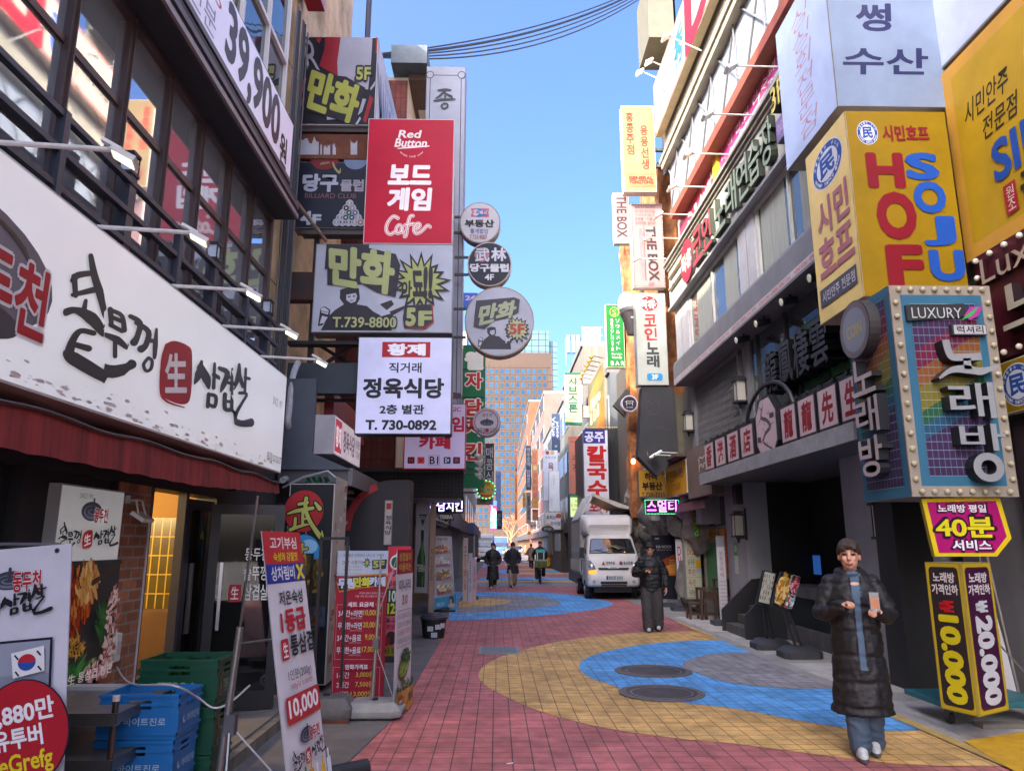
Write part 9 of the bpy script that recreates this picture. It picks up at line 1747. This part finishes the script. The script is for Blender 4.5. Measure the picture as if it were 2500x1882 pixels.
t = phone(None, worldp(p, -20, (.13, -.34, 1.26)), (.1, .25, .95), (.95, -.3, 0)); tag(t, 'phone with an orange cased back held up by the long coated man', 'phone')
q = G(1594, 1543)
person('man in a black puffer jacket and wide dark trousers looking down at his phone', (q.x, q.y, 0), -8, [(S_(-1), (-.31, .02, 1.13), (-.1, -.27, 1.19)), (S_(1), (.29, .04, 1.12), (.29, -.03, .86))], [((-.09, 0, .86), (-.1, -.04, .5), (-.08, .0, .09)), ((.09, 0, .86), (.12, .02, .5), (.12, .12, .12))], '#0e1014', ('#3c3b3e', 1.4), '#141214', tilt=.28, vox=.013, long_=.8, bag=1.08, quilt=.14, curl=(.9, .4), glasses=True)
t = phone(None, worldp(q, -8, (-.03, -.36, 1.23)), (0, -.5, .4), (1, 0, 0)); tag(t, 'phone in the raised hand of the puffer jacket man', 'phone')
FARV = .018
p = G(1203, 1438); person('man in a long black padded coat and black beanie walking with hands in pockets', (p.x, p.y, 0), 4, pocket, walk, '#1c1c20', ('#151518', 1.), '#111112', vox=FARV, long_=.36, quilt=.13, hat='#17171a', turn=radians(-15), k=1.01)
p = G(1252, 1434); person('man in a dark navy coat and beige trousers walking head bowed', (p.x, p.y, 0), 2, pocket, walk, '#1b1f2a', ('#9a8c78', 1.15), '#151312', vox=FARV, long_=.55, quilt=0, tilt=.35, shoes='#2a2a2c', k=1.02)
p = G(1297, 1388); person('person in a brown padded coat walking away near the kiosk', (p.x, p.y, 0), 180, pocket, walk, '#7a6656', ('#17171a', 1.), '#1a1614', vox=.03, long_=.55, quilt=.14, shoes='#1a1a1a')
for px, py, c_, l, fm in ((1269, 1355, '#22262e', 'far pedestrian in a dark coat, left of the one in brown', True), (1283, 1355.5, '#7a5a44', 'far pedestrian in a long brown coat carrying a pale bundle', True), (1255, 1356, '#2a2c34', 'far pedestrian in black at the middle of the road end', False), (1245, 1354, '#1c1e24', 'far pedestrian in black farthest left at the road end', False)):
 p = G(px, py); person(l, (p.x, p.y, 0), 0, pocket, walk, c_, ('#1c1c20', 1.), '#1a1614', vox=.04, long_=.45, quilt=0, fem=fm, shoes='#1a1a1a')
person('shop worker in a grey knit sleeve behind the white standing banner at the trolley', (-2.52, 3.98, .12), 180, [(S_(-1), (-.24, -.06, 1.1), (-.17, -.32, .86)), (S_(1), (.24, -.06, 1.1), (.15, -.3, .86))], stand, '#3c3e44', ('#22242a', 1.), '#1a1614', vox=.014, long_=.85, quilt=0, knit=True, k=.9, cname='sweater', tilt=.4)
# cyclist from behind
C = G(1321, 1427); cy = thing('bicycle', (0, 0, 0), 'black bicycle ridden away down the road', 'bicycle')
def wh(y): 
 b = MB(); b.tube([(0, y + .33 * cos(a), .33 + .33 * sin(a)) for a in [2 * pi * i / 24 for i in range(25)]], .02, BLK, n=7, cap=False); o = b.build('wheel', cy); b = MB()
 for i in range(12): a = pi * i / 12; b.tube([(0, y + .32 * cos(a), .33 + .32 * sin(a)), (0, y - .32 * cos(a), .33 - .32 * sin(a))], .003, M('#888'.replace('#888', '#88888c'), .3), n=3)
 b.build('spokes', o)
wh(.33); wh(1.38); b = MB()
for l in ([(0, .33, .33), (0, .62, .3), (0, .5, .88)], [(0, .33, .33), (0, .5, .72)], [(0, .62, .3), (0, 1.2, .85)], [(0, .52, .74), (0, 1.2, .9)], [(0, 1.38, .33), (0, 1.18, 1.0)], [(-.26, 1.1, 1.06), (0, 1.2, 1.02), (.26, 1.1, 1.06)]): b.tube(l, .018, M('#2a2c30', .4), n=6)
b.build('frame', cy); b = MB(); b.sph((0, .5, .92), (.09, .13, .04), BLK, 12, 6); b.build('saddle', cy); b = MB(); b.box((-.07, .0, .70), (.07, .5, .72), BLK); b.build('rack', cy); b = MB(); b.box((-.2, .55, .32), (-.1, .67, .34), BLK); b.box((.1, .57, .22), (.2, .69, .24), BLK); b.build('pedal', cy); cy.location = C
person('cyclist in dark clothes and black beanie riding away', (C.x, C.y + .5, .1), 180, [(S_(-1), (-.3, -.2, 1.15), (-.26, -.5, .98)), (S_(1), (.3, -.2, 1.15), (.26, -.5, .98))], [((-.1, 0, .86), (-.16, -.3, .66), (-.15, -.12, .3)), ((.1, 0, .86), (.15, -.22, .56), (.15, -.1, .18))], '#1c2a30', ('#26262a', 1.1), '#111112', vox=FARV, long_=.84, quilt=0, hat='#141416', shoes='#1a1a1c')
bp = thing('backpack', (C.x, C.y + .3, .98), 'teal and black backpack with white straps on the cyclist', 'backpack'); b = MB(); b.loft([rsec(.2, 0, 1.0, 1.42, .05, y) for y in (0, .05, .16)], M('#1f2226', .7), True); b.v = [V((v.x + C.x, v.y + C.y + .2, v.z)) for v in b.v]; b.build('pack', bp); b = MB(); b.box((C.x - .21, C.y + .17, 1.36), (C.x + .21, C.y + .38, 1.5), M('#4aa0a0', .7)); b.build('flap', bp); b = MB()
for x in (-.14, .14): b.box((C.x + x - .018, C.y + .18, 1.02), (C.x + x + .018, C.y + .199, 1.38), M('#c8ccc8', .7))
b.build('strap', bp)
CAMO = M('#5a6a2c', .8, n=.7, ns=14, c2='#20261a')
dbx = thing('delivery_bag', (C.x, C.y, .73), 'square camouflage delivery bag on the bicycle rack', 'bag'); b = MB(); b.box((C.x - .26, C.y - .12, .725), (C.x + .26, C.y + .16, 1.03), CAMO); b.build('body', dbx, bevel=.02); b = MB(); b.box((C.x - .27, C.y - .13, 1.0), (C.x + .27, C.y + .17, 1.06), M('#7a8a86', .7)); b.build('lid', dbx)
sc_ = thing('scooter', G(1229, 1366), 'small motor scooter with a glowing headlight far behind the walkers', 'scooter'); p = G(1229, 1366); b = MB(); b.sph((p.x, p.y, .75), (.28, .3, .38), M('#30405a', .3), 12, 8); b.box((p.x - .2, p.y, .3), (p.x + .2, p.y + 1.2, .6), M('#30405a', .3)); b.build('body', sc_); b = MB(); b.tube([(p.x - .06, p.y, .28), (p.x + .06, p.y, .28)], .28, TYR, n=16); b.build('wheel', sc_); b = MB(); b.sph((p.x, p.y - .28, .85), (.1, .06, .07), M('#e0e8b0', .2, e=3), 10, 6); b.build('headlight', sc_)
bpy.data.objects.remove(_fo); bpy.data.scenes.remove(_ts)
